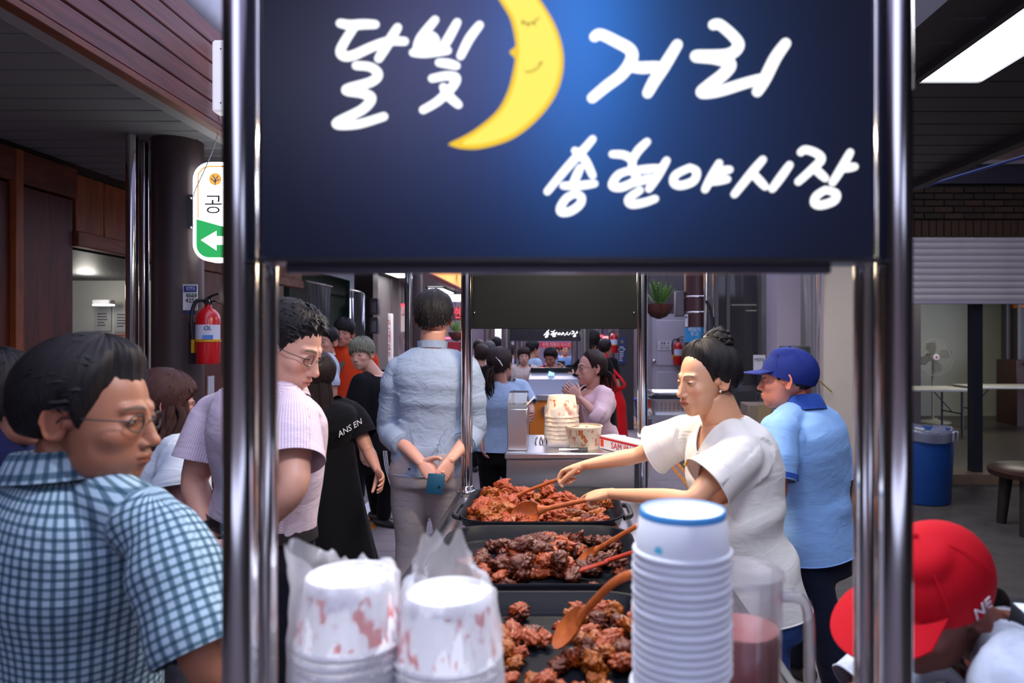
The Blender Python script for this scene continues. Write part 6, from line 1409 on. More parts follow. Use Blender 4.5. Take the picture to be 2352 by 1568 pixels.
        if top.get('collar'):
            cm, ch = top['collar']; n = 28; rows = []
            pr = [(.016, -.55), (.004, -.1), (.003, .6), (.008, 1.0), (.016, .95), (.030, .3), (.040, -.25)] if ch > 0 else [(0, 0), (.002, 1.)]
            ch = abs(ch); nr2 = nr*1.12*k*neckk+.006
            for dr_, hz in pr:
                row = []
                for j in range(n+1):
                    a = math.radians(22)+(2*math.pi-math.radians(44))*j/n; x_, y_ = math.sin(a), math.cos(a)
                    row.append(J['neck']+J['Rs']*(x_*(nr2+dr_*k))+fwd*(y_*(nr2+dr_*k))+up*((hz*ch+.004)*k-.022*k*max(y_, 0)+.012*k*max(-y_, 0)))
                rows.append(row)
            co_ = MB().rings(rows, False, False).build('collar', cm, sh, ang=180, recalc=False); set_attr(co_, 'cloth_uv', [[(j-n/2)*.016, i*.012, 0] for i in range(len(pr)) for j in range(n+1)], 'FLOAT_VECTOR')
    if bottom and legs:
        if bottom['kind'] == 'trousers':
            mbc = MB(); lo = bottom.get('off', .012); mbc.rings(torso_rings(J, sx, lo, -.16, bottom.get('rise', .16), n=28))
            cuts = []
            for sd in 'lr':
                pth = catmull([J['hip_'+sd]+V((0, 0, .02)), J['knee_'+sd], J['ankle_'+sd]+V((0, 0, -.02))], 6); prof = np.interp(np.linspace(0, 1, 13), [0, .25, .5, .75, 1], [.092, .082, .062, .058, .05])
                mbc.tube(pth, [p_*k+lo*.8 for p_ in prof], 20, up=J['Rp'])
                mbc.ball(J['hip_'+sd], .094*k+lo, 14)
            cloth('trousers', mbc, J, max(vox, .010), bottom['mat'], t, (), bottom.get('wr', .005), arms=False, seed=seed+9, wscale=(9, 9))
            if belt: MB().rings([[p+(p-torso_pt(J, .15))*.02 for p in row] for row in torso_rings(J, sx, lo+.004, .13, .15, n=28)[:1]]*1+[[p+V((0, 0, .032)) for p in torso_rings(J, sx, lo+.005, .13, .15, n=28)[0]]], True, False).build('belt', BLACKP, t)
        else:   # skirt part of a dress
            rs = []; n = 40; L_ = bottom['len']
            for i in range(12):
                f = i/11; p = J['pelvis']+V((0, 0, .25*k))*(1-f)+V((0, 0, -L_))*f; w_ = (.150+.12*f**1.3*bottom.get('flare', 1))*k; row = []
                for j in range(n):
                    a = 2*math.pi*j/n; fo = 1+.07*f*math.sin(a*7+seed)+.04*f*math.sin(a*11); row.append(p+J['Rp']*(w_*fo*math.cos(a))+(Rz @ V((0, 1, 0)))*(w_*.8*fo*math.sin(a)))
                rs.append(row)
            MB().rings(rs, True, False).build('skirt', bottom['mat'], t, ang=180, recalc=False)
    if legs and shoes:
        for sd in 'lr':
            a = J['ankle_'+sd]; fd = Rz @ V((0, 1, 0)); gz = a.z-.085*k
            pth = [V((a.x, a.y, gz+.035*k))+fd*q*k for q in (-.075, -.05, 0, .06, .12, .165)]
            MB().tube([p-V((0, 0, .006*i*.6*k)) for i, p in enumerate(pth)], [(.028*k, .034*k), (.037*k, .042*k), (.039*k, .045*k), (.044*k, .034*k), (.045*k, .028*k), (.03*k, .018*k)], 14, rnd=True).build('shoe', mat('shoe_%g_%g' % (shoes[0], shoes[1]), shoes, .4), t)
    t['_J'] = 0; del t['_J']
    return t, J, hm
def fabric(name, col, rough=.85, var=.10, bump=.25, weave=380, stripe=None, sheen=.04):
    """woven cloth laid along the garment's own coordinates"""
    if name in _M: return _M[name]
    m = mat(name, col, rough, sheen=sheen, spec=.12); nt = m.node_tree; b = nt.nodes['Principled BSDF']
    a = nt.nodes.new('ShaderNodeAttribute'); a.attribute_name = 'cloth_uv'; mp = nt.nodes.new('ShaderNodeMapping'); mp.inputs['Scale'].default_value = stripe or (1, 1, 1); nt.links.new(a.outputs['Vector'], mp.inputs[0])
    n = nt.nodes.new('ShaderNodeTexNoise'); n.inputs['Scale'].default_value = weave; n.inputs['Detail'].default_value = 3; nt.links.new(mp.outputs[0], n.inputs['Vector'])
    r = nt.nodes.new('ShaderNodeMapRange'); r.inputs[1].default_value = .3; r.inputs[2].default_value = .7; r.inputs[3].default_value = 1-var; r.inputs[4].default_value = 1+var; nt.links.new(n.outputs['Fac'], r.inputs[0])
    x = nt.nodes.new('ShaderNodeVectorMath'); x.operation = 'SCALE'; x.inputs[0].default_value = col; nt.links.new(r.outputs[0], x.inputs['Scale']); nt.links.new(x.outputs[0], b.inputs['Base Color'])
    n2 = nt.nodes.new('ShaderNodeTexNoise'); n2.inputs['Scale'].default_value = 9; n2.inputs['Detail'].default_value = 3; n2.inputs['Distortion'].default_value = .8; mp2 = nt.nodes.new('ShaderNodeMapping'); mp2.inputs['Scale'].default_value = (1, 2.2, 1)
    nt.links.new(a.outputs['Vector'], mp2.inputs[0]); nt.links.new(mp2.outputs[0], n2.inputs['Vector']); m['cloth_plain'] = 1
    bp = nt.nodes.new('ShaderNodeBump'); bp.inputs['Strength'].default_value = bump; bp.inputs['Distance'].default_value = .02; nt.links.new(n2.outputs['Fac'], bp.inputs['Height']); nt.links.new(bp.outputs[0], b.inputs['Normal'])
    return m
def checks(name, base, line, pitch, wid, line2=None, rough=.85):
    """woven check: crossing stripes on the garment's own coordinates"""
    m = fabric(name, base, rough, .06); nt = m.node_tree; b = nt.nodes['Principled BSDF']; src = b.inputs['Base Color'].links[0].from_socket
    a = [n for n in nt.nodes if n.type == 'ATTRIBUTE'][0]; sp = nt.nodes.new('ShaderNodeSeparateXYZ'); nt.links.new(a.outputs['Vector'], sp.inputs[0]); cur = src
    for ax, ww, ln in ((0, wid, line), (1, wid*.8, line2 or line)):
        q = nt.nodes.new('ShaderNodeMath'); q.operation = 'PINGPONG'; q.inputs[1].default_value = pitch/2; nt.links.new(sp.outputs[ax], q.inputs[0])
        r = nt.nodes.new('ShaderNodeMapRange'); r.inputs[1].default_value = ww*.5; r.inputs[2].default_value = ww*.5+pitch*.12; r.inputs[3].default_value = .75; r.inputs[4].default_value = 0; nt.links.new(q.outputs[0], r.inputs[0])
        mx = nt.nodes.new('ShaderNodeMixRGB'); mx.inputs[2].default_value = (*ln, 1); nt.links.new(r.outputs[0], mx.inputs[0]); nt.links.new(cur, mx.inputs[1]); cur = mx.outputs[0]
    nt.links.new(cur, b.inputs['Base Color']); del m['cloth_plain']; return m

from mathutils.bvhtree import BVHTree
def snap(o, p, off=.002):
    """nearest point of a garment to p, with its normal"""
    w_ = V(o['_w']); bt_ = BVHTree.FromPolygons([v.co+w_ for v in o.data.vertices], [tuple(q.vertices) for q in o.data.polygons]); l_, n_, i_, d_ = bt_.find_nearest(V(p))
    if n_.dot(V((0, 0, HC))-l_+V((0, -.0, 0))) < 0: n_ = -n_
    return l_+n_*off, n_
def patch_text(name, body, size, o, p, m, parent, up=V((0, 0, 1)), width=None, off=.004):
    l_, n_ = snap(o, p, off); z = (up-n_*up.dot(n_)).normalized(); return text_obj(name, body, size, l_, m, parent, xdir=z.cross(n_), zdir=z, ext=.0006, width=width)
def kid(t, nm): return [c for c in t.children if c.name.split('.')[0] == nm][0]
HB = (.012, .010, .011); HBR = (.035, .018, .013)
# ---- the vendor in white
WT = fabric('white_tee', (.80, .78, .74), .85, .03)
JV = dict(pelvis=P(1745, 1375, 2.36), neck=P(1662, 970, 2.36), shoulder_l=P(1705, 1040, 2.22), elbow_l=P(1585, 1148, 2.16), wrist_l=P(1400, 1133, 2.45), shoulder_r=P(1582, 998, 2.52), elbow_r=P(1462, 1046, 2.62), wrist_r=P(1340, 1068, 2.62))
pel = JV['pelvis']
vt, JJ, hm = person('woman in white V-neck T-shirt with hair in a bun stirring chicken', (pel.x, pel.y), math.pi/2+.25, 1.62, 'f', JV, head=P(1618, 872, 2.33), hyaw=math.pi/2+.42, pitch=.12, hs=1.0, skin=srgb(222, 164, 128),
    hair=dict(style='up', col=HB, top=.024, side=.014, back=.034, tufts=90, tl=.035, lift=.06, tmode='back', bun=((.0, -.075, .122), .047)), top=dict(mat=WT, sleeve=.62, soff=.03, sflare=1.0, off=.026, hem=-.04, nr=.02, vneck=.085, nt=.2, wr=.010, wid=1.04, dep=1.1, name='t_shirt'),
    bottom=dict(kind='trousers', mat=fabric('jeans', srgb(50, 80, 140))), hands={'l': dict(d=P(1314, 1146, 2.53)-P(1400, 1133, 2.45), n=V((0, .3, -1)), curl=(1.15, 1.35, .9), index=(.22, .12, .08), thumb=(-.1, .25), fine=1, s=1.1), 'r': dict(d=P(1272, 1092, 2.67)-P(1340, 1068, 2.62), n=V((0, -.15, -1)), curl=(1.0, 1.25, .8), index=(.7, .8, .5), thumb=(-.1, .25), fine=1, s=1.08)},
    res=2, eyes=.45, lip=srgb(190, 96, 84), seed=3, neckk=1.45)
MB().ball(hm @ V((-.083, .0, -.034)), .0045, 10).build('earring', mat('pearl', (.85, .85, .85), .15, .3), vt)
YP = mat('yellow_print', srgb(232, 186, 60), .7)
ts = kid(vt, 't_shirt')
for k in range(4):
    l_, n_ = snap(ts, P(1538+k*12, 1090+k*3, 2.2)); x_, y_ = frame_from(n_, V((0, 0, 1))); MB().tube([l_-y_*.016+x_*.004*(k-1.5), l_+y_*.004, l_+y_*.018-x_*.006*(k-1.5)], [(.004, .0012), (.008, .0012), (.004, .0012)], 8, up=n_, rnd=True).build('chest_print', YP, ts)
# ---- man in green-white plaid
PL = checks('plaid_shirt', srgb(168, 192, 208), srgb(24, 66, 86), .0165, .0052)
JP = dict(pelvis=P(150, 1780, 1.42), neck=P(150, 1085, 1.33), shoulder_r=P(385, 1235, 1.22), elbow_r=P(478, 1530, 1.16), wrist_r=P(640, 1700, 1.35), shoulder_l=P(-70, 1195, 1.55), elbow_l=P(-130, 1500, 1.6), wrist_l=P(60, 1600, 1.75))
person('man in green and white plaid shirt and glasses beside the cart pole', (JP['pelvis'].x, JP['pelvis'].y), -.42, 1.62, 'm', JP, head=P(222, 955, 1.3), hyaw=-math.pi/2+.05, pitch=.10, hs=1.06, skin=srgb(160, 104, 78),
    hair=dict(style='receding', col=HB, top=.033, side=.022, back=.032, tufts=420, tl=.04, lift=.10, rough=.08, tmode='back'), top=dict(mat=PL, sleeve=.86, soff=.022, sflare=.9, off=.022, hem=-.2, collar=(PL, .045), wr=.007, wid=1.12, dep=1.15),
    bottom=dict(kind='trousers', mat=fabric('dark_trousers', srgb(40, 40, 48))), res=2, eyes=.5, glasses=BLACKP, seed=5, neckk=1.1)
# ---- man in pink checked shirt
PK = checks('pink_check', srgb(226, 216, 226), srgb(176, 140, 170), .0055, .0012)
JK = dict(pelvis=P(592, 1262, 2.0), neck=P(622, 893, 1.98), shoulder_r=P(672, 950, 1.84), elbow_r=P(672, 1118, 1.72), wrist_r=P(545, 1262, 1.80), shoulder_l=P(492, 948, 2.10), elbow_l=P(447, 1105, 2.06), wrist_l=P(474, 1232, 1.92))
pkt, JJ, hm = person('man in pale pink checked shirt and glasses looking down at the food', (JK['pelvis'].x, 2.0), -.62, 1.72, 'm', JK, head=P(662, 797, 1.95), hyaw=-math.pi/2-.15, pitch=.42, hs=1.02, skin=srgb(206, 152, 132),
    hair=dict(style='fade', col=HB, top=.018, side=.004, back=.005, front=.008, tufts=420, tl=.03, tmode='up', lift=.3, soft=.45), top=dict(mat=PK, sleeve=.66, soff=.022, sflare=.7, off=.018, hem=.15, collar=(PK, .04), wr=.008), bottom=dict(kind='trousers', mat=fabric('navy_trousers', srgb(28, 28, 40)), rise=.16),
    hands={'l': dict(d=P(510, 1300, 1.86)-P(474, 1232, 1.92), n=V((.3, -1, .3)), fine=1, curl=(.4, .6, .4)), 'r': dict(d=P(500, 1300, 1.84)-P(545, 1262, 1.8), n=V((-.2, -1, 0)), fine=1, curl=(.6, .8, .5))}, res=2, eyes=.3, glasses=mat('wire_frame', (.05, .05, .055), .3, .8), belt=True, seed=7)
w0, w1 = arm_path(JJ, 'l', 1.86)[-1], arm_path(JJ, 'l', 1.96)[-1]; MB().tube([w0, w1], .031, 20).build('watch_band', mat('watch_steel', (.06, .06, .07), .25, .8), pkt)
# ---- tall man in grey-blue linen shirt, hands behind his back
LN = fabric('grey_linen', srgb(150, 166, 192), .85, .16, .5, 60, (16, 1.2, 1))
JG = dict(neck=P(993, 803, 3.36), shoulder_l=P(913, 850, 3.34), shoulder_r=P(1077, 850, 3.34), elbow_l=P(893, 985, 3.40), elbow_r=P(1090, 990, 3.40), wrist_l=P(968, 1062, 3.17), wrist_r=P(1034, 1055, 3.15), pelvis=P(985, 1070, 3.38))
gt, JJ, hm = person('tall man in grey-blue linen shirt holding a phone behind his back', (P(985, 900, 3.38).x, 3.38), 0.0, 1.72, 'm', JG, head=P(997, 732, 3.36), hs=1.0, skin=srgb(214, 158, 140),
    hair=dict(style='short', col=HB, top=.030, side=.018, back=.024, tufts=520, tl=.03, lift=.3), top=dict(mat=LN, sleeve=1.5, soff=.015, sflare=.35, off=.016, hem=-.05, collar=(LN, -.035), wr=.006, wid=1.0, dep=1.0, hemw=1.04, ws=(5, 22), cuff=LN, nr=.07, nt=.2),
    bottom=dict(kind='trousers', mat=fabric('beige_chinos', srgb(172, 162, 164), .8, .05), off=.016, wr=.008), hands={'l': dict(d=P(1002, 1095, 3.12)-P(968, 1062, 3.17), n=V((.2, -1, .2)), curl=(.3, .5, .3), fine=1), 'r': dict(d=P(1000, 1118, 3.1)-P(1034, 1055, 3.15), n=V((-.5, .2, -.35)), curl=(.4, .5, .4), fine=1)}, res=2, seed=11)
c_ = P(1000, 1111, 3.06); ph = thing('smartphone', 'dark teal smartphone held behind the tall man\'s back', 'phone', c_-V((0, 0, .06)))
ux = V((.97, 0, -.05)); uz = V((.12, .1, .98)).normalized(); MB().obox(c_, ux*.040, V((0, .005, 0)), uz*.046).build('case', mat('phone_teal', srgb(24, 76, 104), .35), ph, bevel=.006, seg=2)
MB().lathe([(0, 0), (.006, .0), (.006, .002)], c_+ux*.02-uz*.012+V((0, -.006, 0)), 12, V((0, -1, 0))).build('camera_lens', BLACKP, ph)
tr_ = MB(); b_ = P(940, 1077, 3.23); tr_.ball(b_, .006, 8); tr_.build('pocket_button', DARK, gt)
# ---- man in blue cap and light blue polo
PB = fabric('sky_polo', srgb(136, 178, 232), .85, .04); NV = fabric('navy_collar', srgb(44, 76, 160), .85, .05)
JB = dict(pelvis=P(1872, 1262, 2.85), neck=P(1838, 938, 2.82), shoulder_l=P(1786, 990, 2.66), elbow_l=P(1782, 1140, 2.58), wrist_l=P(1700, 1190, 2.75), shoulder_r=P(1905, 985, 2.98), elbow_r=P(1925, 1120, 3.05), wrist_r=P(1850, 1200, 3.15))
person('man in navy cap and sky blue polo shirt with back turned', (P(1872, 1262, 2.85).x, 2.85), .62, 1.66, 'm', JB, head=P(1806, 872, 2.80), hyaw=1.12, hs=1.02, skin=srgb(190, 120, 104), cap=dict(col=srgb(24, 40, 112), name='cap', brim=.07),
    hair=dict(style='fade', col=HB, top=.003, side=.008, back=.010), top=dict(mat=PB, sleeve=.72, soff=.022, sflare=.5, off=.026, hem=-.02, collar=(NV, .05), cuff=NV, wr=.009, wid=1.06, dep=1.12, name='polo_shirt'), bottom=dict(kind='trousers', mat=fabric('navy_jeans', srgb(22, 26, 44)), off=.016), res=2, seed=13, stride=.18)
# ---- man in red cap bending beside the cart
GM = fabric('marl_shirt', srgb(186, 196, 214), .9, .35, .3, 14)
BV = fabric('black_vest', srgb(10, 11, 20), .7, .1)
JR = dict(pelvis=V((1.22, 1.32, .62)), neck=P(2290, 1475, 1.32), shoulder_l=P(2345, 1540, 1.13), elbow_l=P(2330, 1760, 1.05), wrist_l=V((.68, 1.15, .72)), shoulder_r=P(2080, 1500, 1.50), elbow_r=P(1960, 1620, 1.46), wrist_r=V((.60, 1.35, .80)), knee_l=V((.9, 1.15, .45)), knee_r=V((.92, 1.5, .45)), ankle_l=V((1.0, 1.15, .085)), ankle_r=V((1.0, 1.5, .085)))
rt, JJ, hm = person('man in red cap and black vest bending down beside the cart', (1.1, 1.32), math.pi/2+.1, 1.62, 'm', JR, head=P(2135, 1375, 1.24), hyaw=math.pi/2+.28, pitch=.50, roll=-.16, hs=1.04, skin=srgb(128, 78, 66), cap=dict(col=srgb(184, 4, 26), name='red_cap', brim=.085),
    hair=dict(style='fade', col=HB, top=.006, side=.008, back=.012), top=dict(mat=GM, sleeve=.8, soff=.024, off=.02, wr=.007), bottom=dict(kind='trousers', mat=fabric('black_trousers', srgb(16, 16, 20))), res=2, seed=17)
vs = MB(); vs.rings(torso_rings(JJ, 'm', .034, -.14, .93)); vo = cloth('vest', vs, JJ, .01, BV, rt, (), .004, arms=False, seed=4)
rows = []
for dr, hz in ((0, -.03), (.004, .03), (.012, .05)):
    up = (JJ['neck']-JJ['chest']).normalized(); fwd = up.cross(JJ['Rs']); rows.append([JJ['neck']+(JJ['Rs']*math.sin(a)+fwd*math.cos(a))*(.078+dr)+up*hz for a in np.linspace(.3, 2*math.pi-.3, 24)])
MB().rings(rows, False, False).build('collar', BV, vo, ang=180, recalc=False)
cp_ = kid(rt, 'red_cap'); patch_text('lettering', 'NE', .034, cp_, P(2215, 1375, 1.18), mat('cap_white', (.75, .7, .75), .6), cp_, up=hm.to_3x3() @ V((0, .0, 1)))
# ---- woman in long black dress
BD = fabric('black_dress', srgb(12, 12, 16), .85, .1)
JD = dict(pelvis=P(742, 1090, 3.32), neck=P(738, 925, 3.28), shoulder_l=P(668, 952, 3.16), elbow_l=P(640, 1080, 3.05), wrist_l=P(600, 1130, 3.2), shoulder_r=P(802, 945, 3.42), elbow_r=P(846, 1035, 3.38), wrist_r=P(868, 1082, 3.25))
dt, JJ, hm = person('woman with long dark hair in a long black dress and glasses', (P(742, 1090, 3.32).x, 3.32), .55, 1.6, 'f', JD, head=P(713, 868, 3.25), hyaw=math.pi/2-.05, pitch=.35, skin=srgb(196, 140, 118),
    hair=dict(style='long', col=(.016, .008, .008), top=.022, side=.016, back=.024, tufts=60, long=(60, .62, 1.0, 4.4, .5, .015)), top=dict(mat=BD, sleeve=.62, soff=.026, sflare=.8, off=.02, hem=.05, wr=.006, name='dress_top'), bottom=dict(kind='skirt', mat=BD, len=.55, flare=1.25, bare=1), hands={'r': dict(curl=(.3, .4, .3), fine=1)}, glasses=BLACKP, res=2, seed=19, eyes=.3)
dr_ = kid(dt, 'dress_top'); patch_text('lettering', 'ANS EN', .045, dr_, P(836, 984, 3.2), mat('white_print', (.75, .75, .78), .6), dr_, up=V((-.55, 0, .8)), width=.15, off=.008)
# ---- woman with auburn hair in white blouse
WB = fabric('white_blouse', srgb(206, 216, 226), .8, .03, .4)
JA = dict(pelvis=P(372, 1330, 2.42), neck=P(372, 1010, 2.4), shoulder_l=P(318, 1050, 2.42), shoulder_r=P(420, 1048, 2.30), elbow_r=P(418, 1180, 2.22), wrist_r=P(440, 1250, 2.35), elbow_l=P(290, 1190, 2.5), wrist_l=P(320, 1260, 2.6))
person('woman with wavy auburn hair in a white blouse behind the plaid man', (P(372, 1330, 2.42).x, 2.42), -.5, 1.5, 'f', JA, head=P(382, 930, 2.4), hyaw=-.9, pitch=.2, skin=srgb(176, 124, 118), hair=dict(style='long', col=(.045, .016, .014), top=.022, side=.018, back=.026, tufts=60, long=(40, .22, .9, 5.2, 1.6, .016)),
    top=dict(mat=WB, sleeve=.6, soff=.03, sflare=1.2, off=.022, hem=-.1, wr=.009, name='blouse'), bottom=dict(kind='trousers', mat=fabric('grey_slacks', srgb(80, 80, 90))), res=1, seed=23)
person('person with black hair in navy top at the plaid man\'s back', (-1.62, 1.9), -1.0, 1.56, 'm', {}, head=P(-5, 925, 1.86), hs=1.05, skin=srgb(150, 100, 84), hair=dict(style='bob', col=HB, top=.03, side=.022, back=.03, tufts=80), top=dict(mat=fabric('navy_top', srgb(24, 30, 74)), sleeve=.8), bottom=dict(kind='trousers', mat=_M['black_trousers']), res=1, seed=29)
# ---- the middle group
OR = fabric('orange_polo', srgb(226, 70, 34), .85, .05)
ot, JJ, hm = person('smiling man in orange polo shirt with a grey shoulder strap', (P(797, 800, 6.1).x, 6.1), math.pi+.1, 1.69, 'm', {}, head=P(789, 766, 6.03), hyaw=math.pi+.1, roll=-.1, skin=srgb(200, 138, 116), hair=dict(style='bowl', col=HB, top=.032, side=.018, back=.02, tufts=120), top=dict(mat=OR, sleeve=.72, off=.022, collar=(OR, .04), wr=.006, name='polo_shirt'), bottom=dict(kind='trousers', mat=_M['black_trousers']), res=1, seed=31)
fwd = V((0, -1, 0)); q = JJ['shoulder_l']; MB().tube([JJ['shoulder_l']*.55+JJ['neck']*.45+V((0, -.06, .05)), JJ['chest']+V((.0, -.155, -.02)), JJ['pelvis']+V((-.12, -.14, .12))], [(.02, .004)]*3, 8, up=V((0, 1, 0))).build('shoulder_strap', mat('grey_strap', srgb(110, 96, 80), .7), ot)
person('smiling man in pale blue polo shirt with beige collar', (P(738, 800, 5.75).x, 5.75), math.pi-.95, 1.60, 'm', {}, head=P(750, 786, 5.7), hyaw=math.pi-.35, skin=srgb(206, 150, 128), hair=dict(style='short', col=HB, top=.028, side=.012, back=.014, tufts=120), top=dict(mat=fabric('pale_polo', srgb(196, 208, 228), .85, .04), sleeve=.72, off=.022, collar=(fabric('beige_collar', srgb(214, 196, 170)), .045), wr=.006, name='polo_shirt'), bottom=dict(kind='trousers', mat=_M['grey_slacks']), res=1, seed=37)
BT = fabric('black_tee', srgb(20, 20, 24), .85, .08)
JY = dict(pelvis=P(868, 1035, 5.35), neck=P(862, 862, 5.33), ankle_r=V((P(868, 1185, 5.6).x, 5.6, .085)), knee_r=V((P(852, 1100, 5.5).x, 5.5, .46)))
bt, JJ, hm = person('grey-haired boy in black T-shirt and striped track pants looking back', (P(868, 900, 5.35).x, 5.35), -2.0, 1.60, 'm', JY, head=P(831, 815, 5.28), hyaw=2.9, pitch=.05, roll=.08, skin=srgb(214, 164, 144), hair=dict(style='bowl', col=srgb(120, 120, 104), top=.034, side=.022, back=.022, front=.012, tufts=260, tl=.035), top=dict(mat=BT, sleeve=.85, soff=.03, off=.03, wr=.007, hem=-.24, wid=1.05, name='t_shirt'), bottom=dict(kind='trousers', mat=fabric('track_pants', srgb(16, 16, 20))), res=1, seed=41, eyes=.9)
for o_ in (-.012, .0, .012): MB().tube(catmull([P(884, 1035, 5.2)+V((o_, 0, 0)), P(889, 1075, 5.19)+V((o_, 0, 0)), P(903, 1120, 5.2)+V((o_, 0, 0)), P(916, 1145, 5.22)+V((o_, 0, 0))], 5), .0035, 6).build('side_stripe', WHITEP, bt)
LB = fabric('light_blue_blouse', srgb(168, 192, 224), .8, .05, .35)
JL = dict(neck=P(1152, 880, 4.72), pelvis=P(1150, 1035, 4.75), shoulder_l=P(1112, 893, 4.70), shoulder_r=P(1197, 892, 4.76), elbow_l=P(1106, 960, 4.74), wrist_l=P(1108, 1012, 4.66), elbow_r=P(1218, 935, 4.7), wrist_r=P(1222, 950, 4.45))
lt, JJ, hm = person('woman in light blue blouse with ponytail and white hair clip', (P(1150, 900, 4.75).x, 4.75), -.15, 1.52, 'f', JL, head=P(1150, 838, 4.73), hyaw=-.35, skin=srgb(200, 146, 128), hair=dict(style='up', col=(.03, .016, .015), top=.022, side=.014, back=.02, tufts=50, tail=((0, -.10, -.03), .2, (-.6, -1, -.2))), top=dict(mat=LB, sleeve=.8, soff=.024, off=.028, hem=.02, wr=.006, name='blouse', ws=(9, 5)), bottom=dict(kind='trousers', mat=_M['black_trousers']), res=1, seed=43)
MB().tube([hm @ V((.02, -.115, .06)), hm @ V((.045, -.112, .035)), hm @ V((.06, -.10, .0))], [(.012, .004), (.016, .004), (.008, .004)], 8, rnd=True).build('hair_clip', WHITEP, lt)
MB().tube([JJ['shoulder_r']+V((-.05, -.02, .06)), P(1178, 920, 4.56), P(1186, 950, 4.56), P(1180, 1010, 4.56)], [(.010, .003)]*4, 8, up=V((0, 1, 0))).build('bag_strap', DARK, lt)
CD = fabric('pink_cardigan', srgb(246, 208, 214), .9, .05)
JC = dict(neck=P(1362, 893, 4.62), pelvis=P(1378, 1010, 4.65), shoulder_l=P(1392, 912, 4.48), shoulder_r=P(1340, 908, 4.76), elbow_l=P(1378, 958, 4.36), wrist_l=P(1330, 912, 4.44), elbow_r=P(1325, 955, 4.75), wrist_r=P(1318, 915, 4.55))
ct, JJ, hm = person('woman in pale pink cardigan and glasses with hands clasped', (P(1378, 900, 4.65).x, 4.65), math.pi/2+.35, 1.52, 'f', JC, head=P(1357, 845, 4.6), hyaw=math.pi/2+.3, pitch=.0, skin=srgb(222, 166, 148), hair=dict(style='up', col=(.03, .016, .014), top=.016, side=.010, back=.016, tufts=20, tail=((.0, -.095, -.03), .2, (0, -.7, -.3))), top=dict(mat=CD, sleeve=1.2, soff=.02, sflare=.4, off=.024, hem=-.3, wr=.006, open=.055, name='cardigan'), bottom=dict(kind='skirt', mat=BD, len=.4, flare=.5, bare=1), hands={'l': dict(d=V((-.5, -.1, .5)), n=V((-.4, .7, .2)), fine=1), 'r': dict(d=V((-.4, -.1, .5)), n=V((-.2, -.8, .2)), fine=1)}, glasses=BLACKP, res=1, seed=47, eyes=.6)
up_ = MB(); up_.rings(torso_rings(JJ, 'f', .012, -.1, .93)); BDP = checks('black_flowered', srgb(26, 24, 28), srgb(170, 170, 170), .03, .0035); cloth('blouse', up_, JJ, .01, BDP, ct, (), .002, arms=False)
# ---- vendor with the red apron at the grill cart
BK = fabric('black_sweater', srgb(16, 16, 19), .9, .1); AP = fabric('red_apron', srgb(196, 18, 26), .8, .05, .3)
JZ = dict(neck=P(1366, 815, 7.38), pelvis=P(1405, 925, 7.45), shoulder_l=P(1382, 825, 7.25), shoulder_r=P(1345, 828, 7.55), elbow_l=P(1345, 868, 7.15), wrist_l=P(1318, 864, 7.3), elbow_r=P(1318, 850, 7.55), wrist_r=P(1298, 848, 7.6))
zt_, JJ, hm = person('vendor in black sweater and red apron wearing gloves at the grill', (P(1405, 900, 7.45).x, 7.45), math.pi/2-.1, 1.66, 'f', JZ, head=P(1352, 783, 7.36), hyaw=math.pi/2-.5, pitch=.3, hair=dict(style='bob', col=HB, top=.03, side=.024, back=.03, long=(22, .12, 1.2, 5.1, .6, .016)), top=dict(mat=BK, sleeve=1.9, soff=.016, off=.024, wr=.006, name='sweater'), bottom=dict(kind='trousers', mat=_M['black_trousers']), res=1, seed=53)
ap = MB(); ap.rings(torso_rings(JJ, 'f', .040, -.75, .62, hemw=1.25)); fw = V((-1, .1, 0)); cloth('apron', ap, JJ, .014, AP, zt_, (), .006, arms=False, kill=lambda c_: (c_-JJ['pelvis']).dot(V((.55, .83, 0))) > .04)
for s_ in 'l': MB().tube(catmull([JJ['chest']+V((-.13, -.06, .0)), JJ['shoulder_l']+V((.0, -.055, .02)), JJ['shoulder_l']+V((.07, .0, .035)), JJ['neck']+V((.09, .05, -.03)), JJ['pelvis']+V((.13, -.14, .22)), JJ['pelvis']+V((.02, -.19, .16))], 4), [(.022, .004)]*21, 8, up=V((0, -1, 0))).build('apron_strap', AP, zt_)
for sd, cm in (('l', srgb(150, 156, 168)), ('r', srgb(160, 156, 120))):
    g = MB(); hand_shells(g, JJ['wrist_'+sd], JJ['wrist_'+sd]-JJ['elbow_'+sd]+V((-.05, 0, -.05)), V((0, 0, -1)), sd == 'r', (.5, .6, .4), s=1.25); g.tube([JJ['wrist_'+sd], JJ['wrist_'+sd]+(JJ['elbow_'+sd]-JJ['wrist_'+sd])*.35], [.036, .042], 12); g.build('glove', mat('glove_'+sd, cm, .85), zt_)
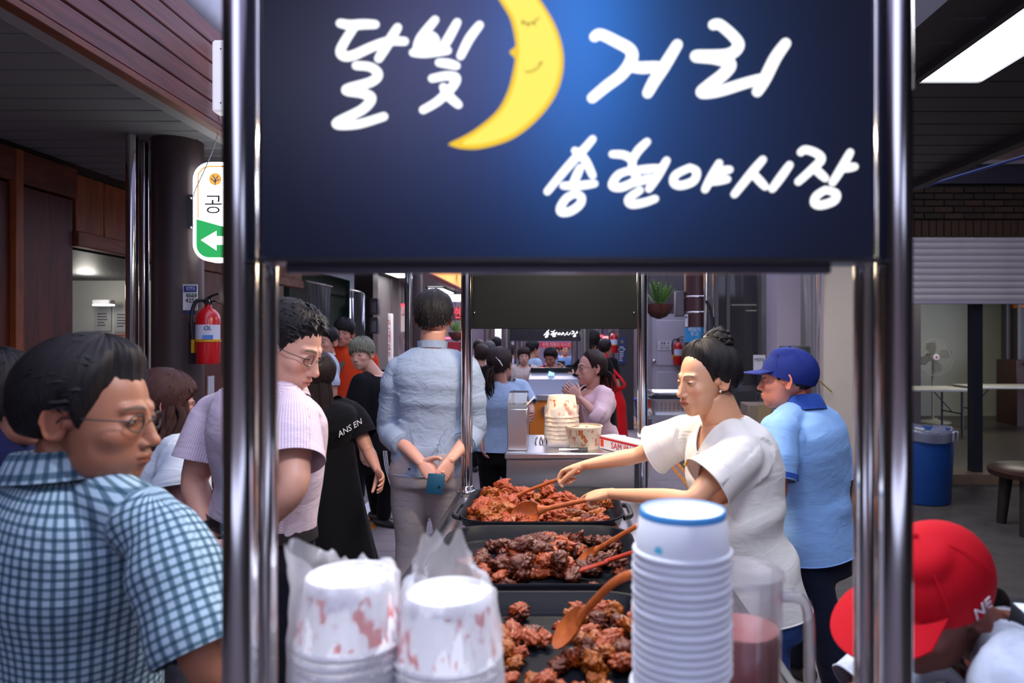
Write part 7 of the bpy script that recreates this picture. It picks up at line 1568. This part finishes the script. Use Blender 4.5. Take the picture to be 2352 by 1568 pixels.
# ---- people further down the street
FAR = [
 ('man in orange T-shirt and beige vest behind the grill', 1266, 8.2, 826, math.pi-.35, 'm', 1.55, 'short', HB, srgb(226, 72, 40), .7, .35, srgb(184, 120, 98)),
 ('older woman in beige top with black bag strap facing the carts', 1203, 8.5, 823, math.pi+.1, 'f', 1.5, 'bob', (.04, .02, .018), srgb(214, 198, 190), .7, 0, srgb(216, 168, 150)),
 ('man in pale blue shirt turned away near the beige-topped woman', 1222, 8.9, 806, -.9, 'm', 1.6, 'short', HB, srgb(176, 202, 226), .75, 0, SKIN),
 ('woman in black top with short brown hair beside the ponytailed woman', 1106, 7.7, 820, .25, 'f', 1.5, 'bob', (.035, .018, .016), srgb(18, 18, 22), .6, 0, SKIN),
 ('grey-haired man in white and black striped top walking away', 1123, 8.8, 809, 0, 'm', 1.55, 'short', (.09, .085, .08), srgb(196, 194, 204), .7, 0, SKIN),
 ('person in blue shirt far behind the red banner', 1297, 12.4, 806, math.pi+.3, 'm', 1.5, 'short', HB, srgb(120, 160, 214), .8, 0, SKIN),
 ('dark-haired person in white shirt far down the street', 1099, 10.4, 802, .1, 'm', 1.6, 'short', HB, srgb(206, 204, 214), .8, 0, SKIN),
 ('dark-haired man in grey top behind the hair-clipped woman', 1140, 9.8, 796, .4, 'm', 1.66, 'short', HB, srgb(150, 140, 156), .8, 0, SKIN),
 ('person in pink top beyond the red banner', 1276, 13.6, 808, math.pi, 'f', 1.48, 'bob', HB, srgb(214, 150, 180), .6, 0, SKIN),
 ('person with tied dark hair in black behind the apron vendor', 1389, 8.9, 803, -.5, 'f', 1.5, 'up', (.02, .012, .012), srgb(22, 22, 26), .9, 0, SKIN),
 ('person in pale lilac top beyond the beige-topped woman', 1176, 10.9, 810, .6, 'f', 1.5, 'bob', (.04, .02, .02), srgb(190, 176, 196), .6, 0, SKIN),
 ('person in white shirt walking beyond the grey linen man', 1070, 11.5, 806, .2, 'm', 1.6, 'short', HB, srgb(196, 200, 214), .8, 0, SKIN),
]
for i, (lab, px, d, hy, yw, sx, H, hst, hcol, tc_, slv, pit, sk) in enumerate(FAR):
    hd = P(px, hy, d); hh = hd.z+.118
    ft, JJ, hm = person(lab, (hd.x, d), yw, hh, sx, {}, hyaw=yw, pitch=pit, skin=sk, hair=dict(style=hst, col=hcol, top=.028, side=.016, back=.02, tufts=40), top=dict(mat=fabric('far_top_%d' % i, tc_), sleeve=slv, off=.02, wr=.004), bottom=dict(kind='trousers', mat=_M['black_trousers'] if i % 2 else _M['grey_slacks']), res=1 if i < 2 else 0, seed=60+i)
    if i == 0:
        ve = MB(); ve.rings(torso_rings(JJ, 'm', .034, -.1, .92)); Fw = V((-math.sin(yw), math.cos(yw), 0)); cloth('vest', ve, JJ, .014, fabric('beige_vest', srgb(176, 160, 144)), ft, (), .003, arms=False, kill=lambda c_: (c_-JJ['chest']).dot(Fw) > .02 and abs((c_-JJ['chest']).dot(JJ['Rs'])) < .06)
    if i == 1: MB().tube([JJ['shoulder_l']+V((-.05, -.02, .05)), JJ['chest']+V((.09, -.15, .0)), JJ['pelvis']+V((.13, -.15, .1))], [(.012, .003)]*3, 8, up=V((0, 1, 0))).build('bag_strap', BLACKP, ft)
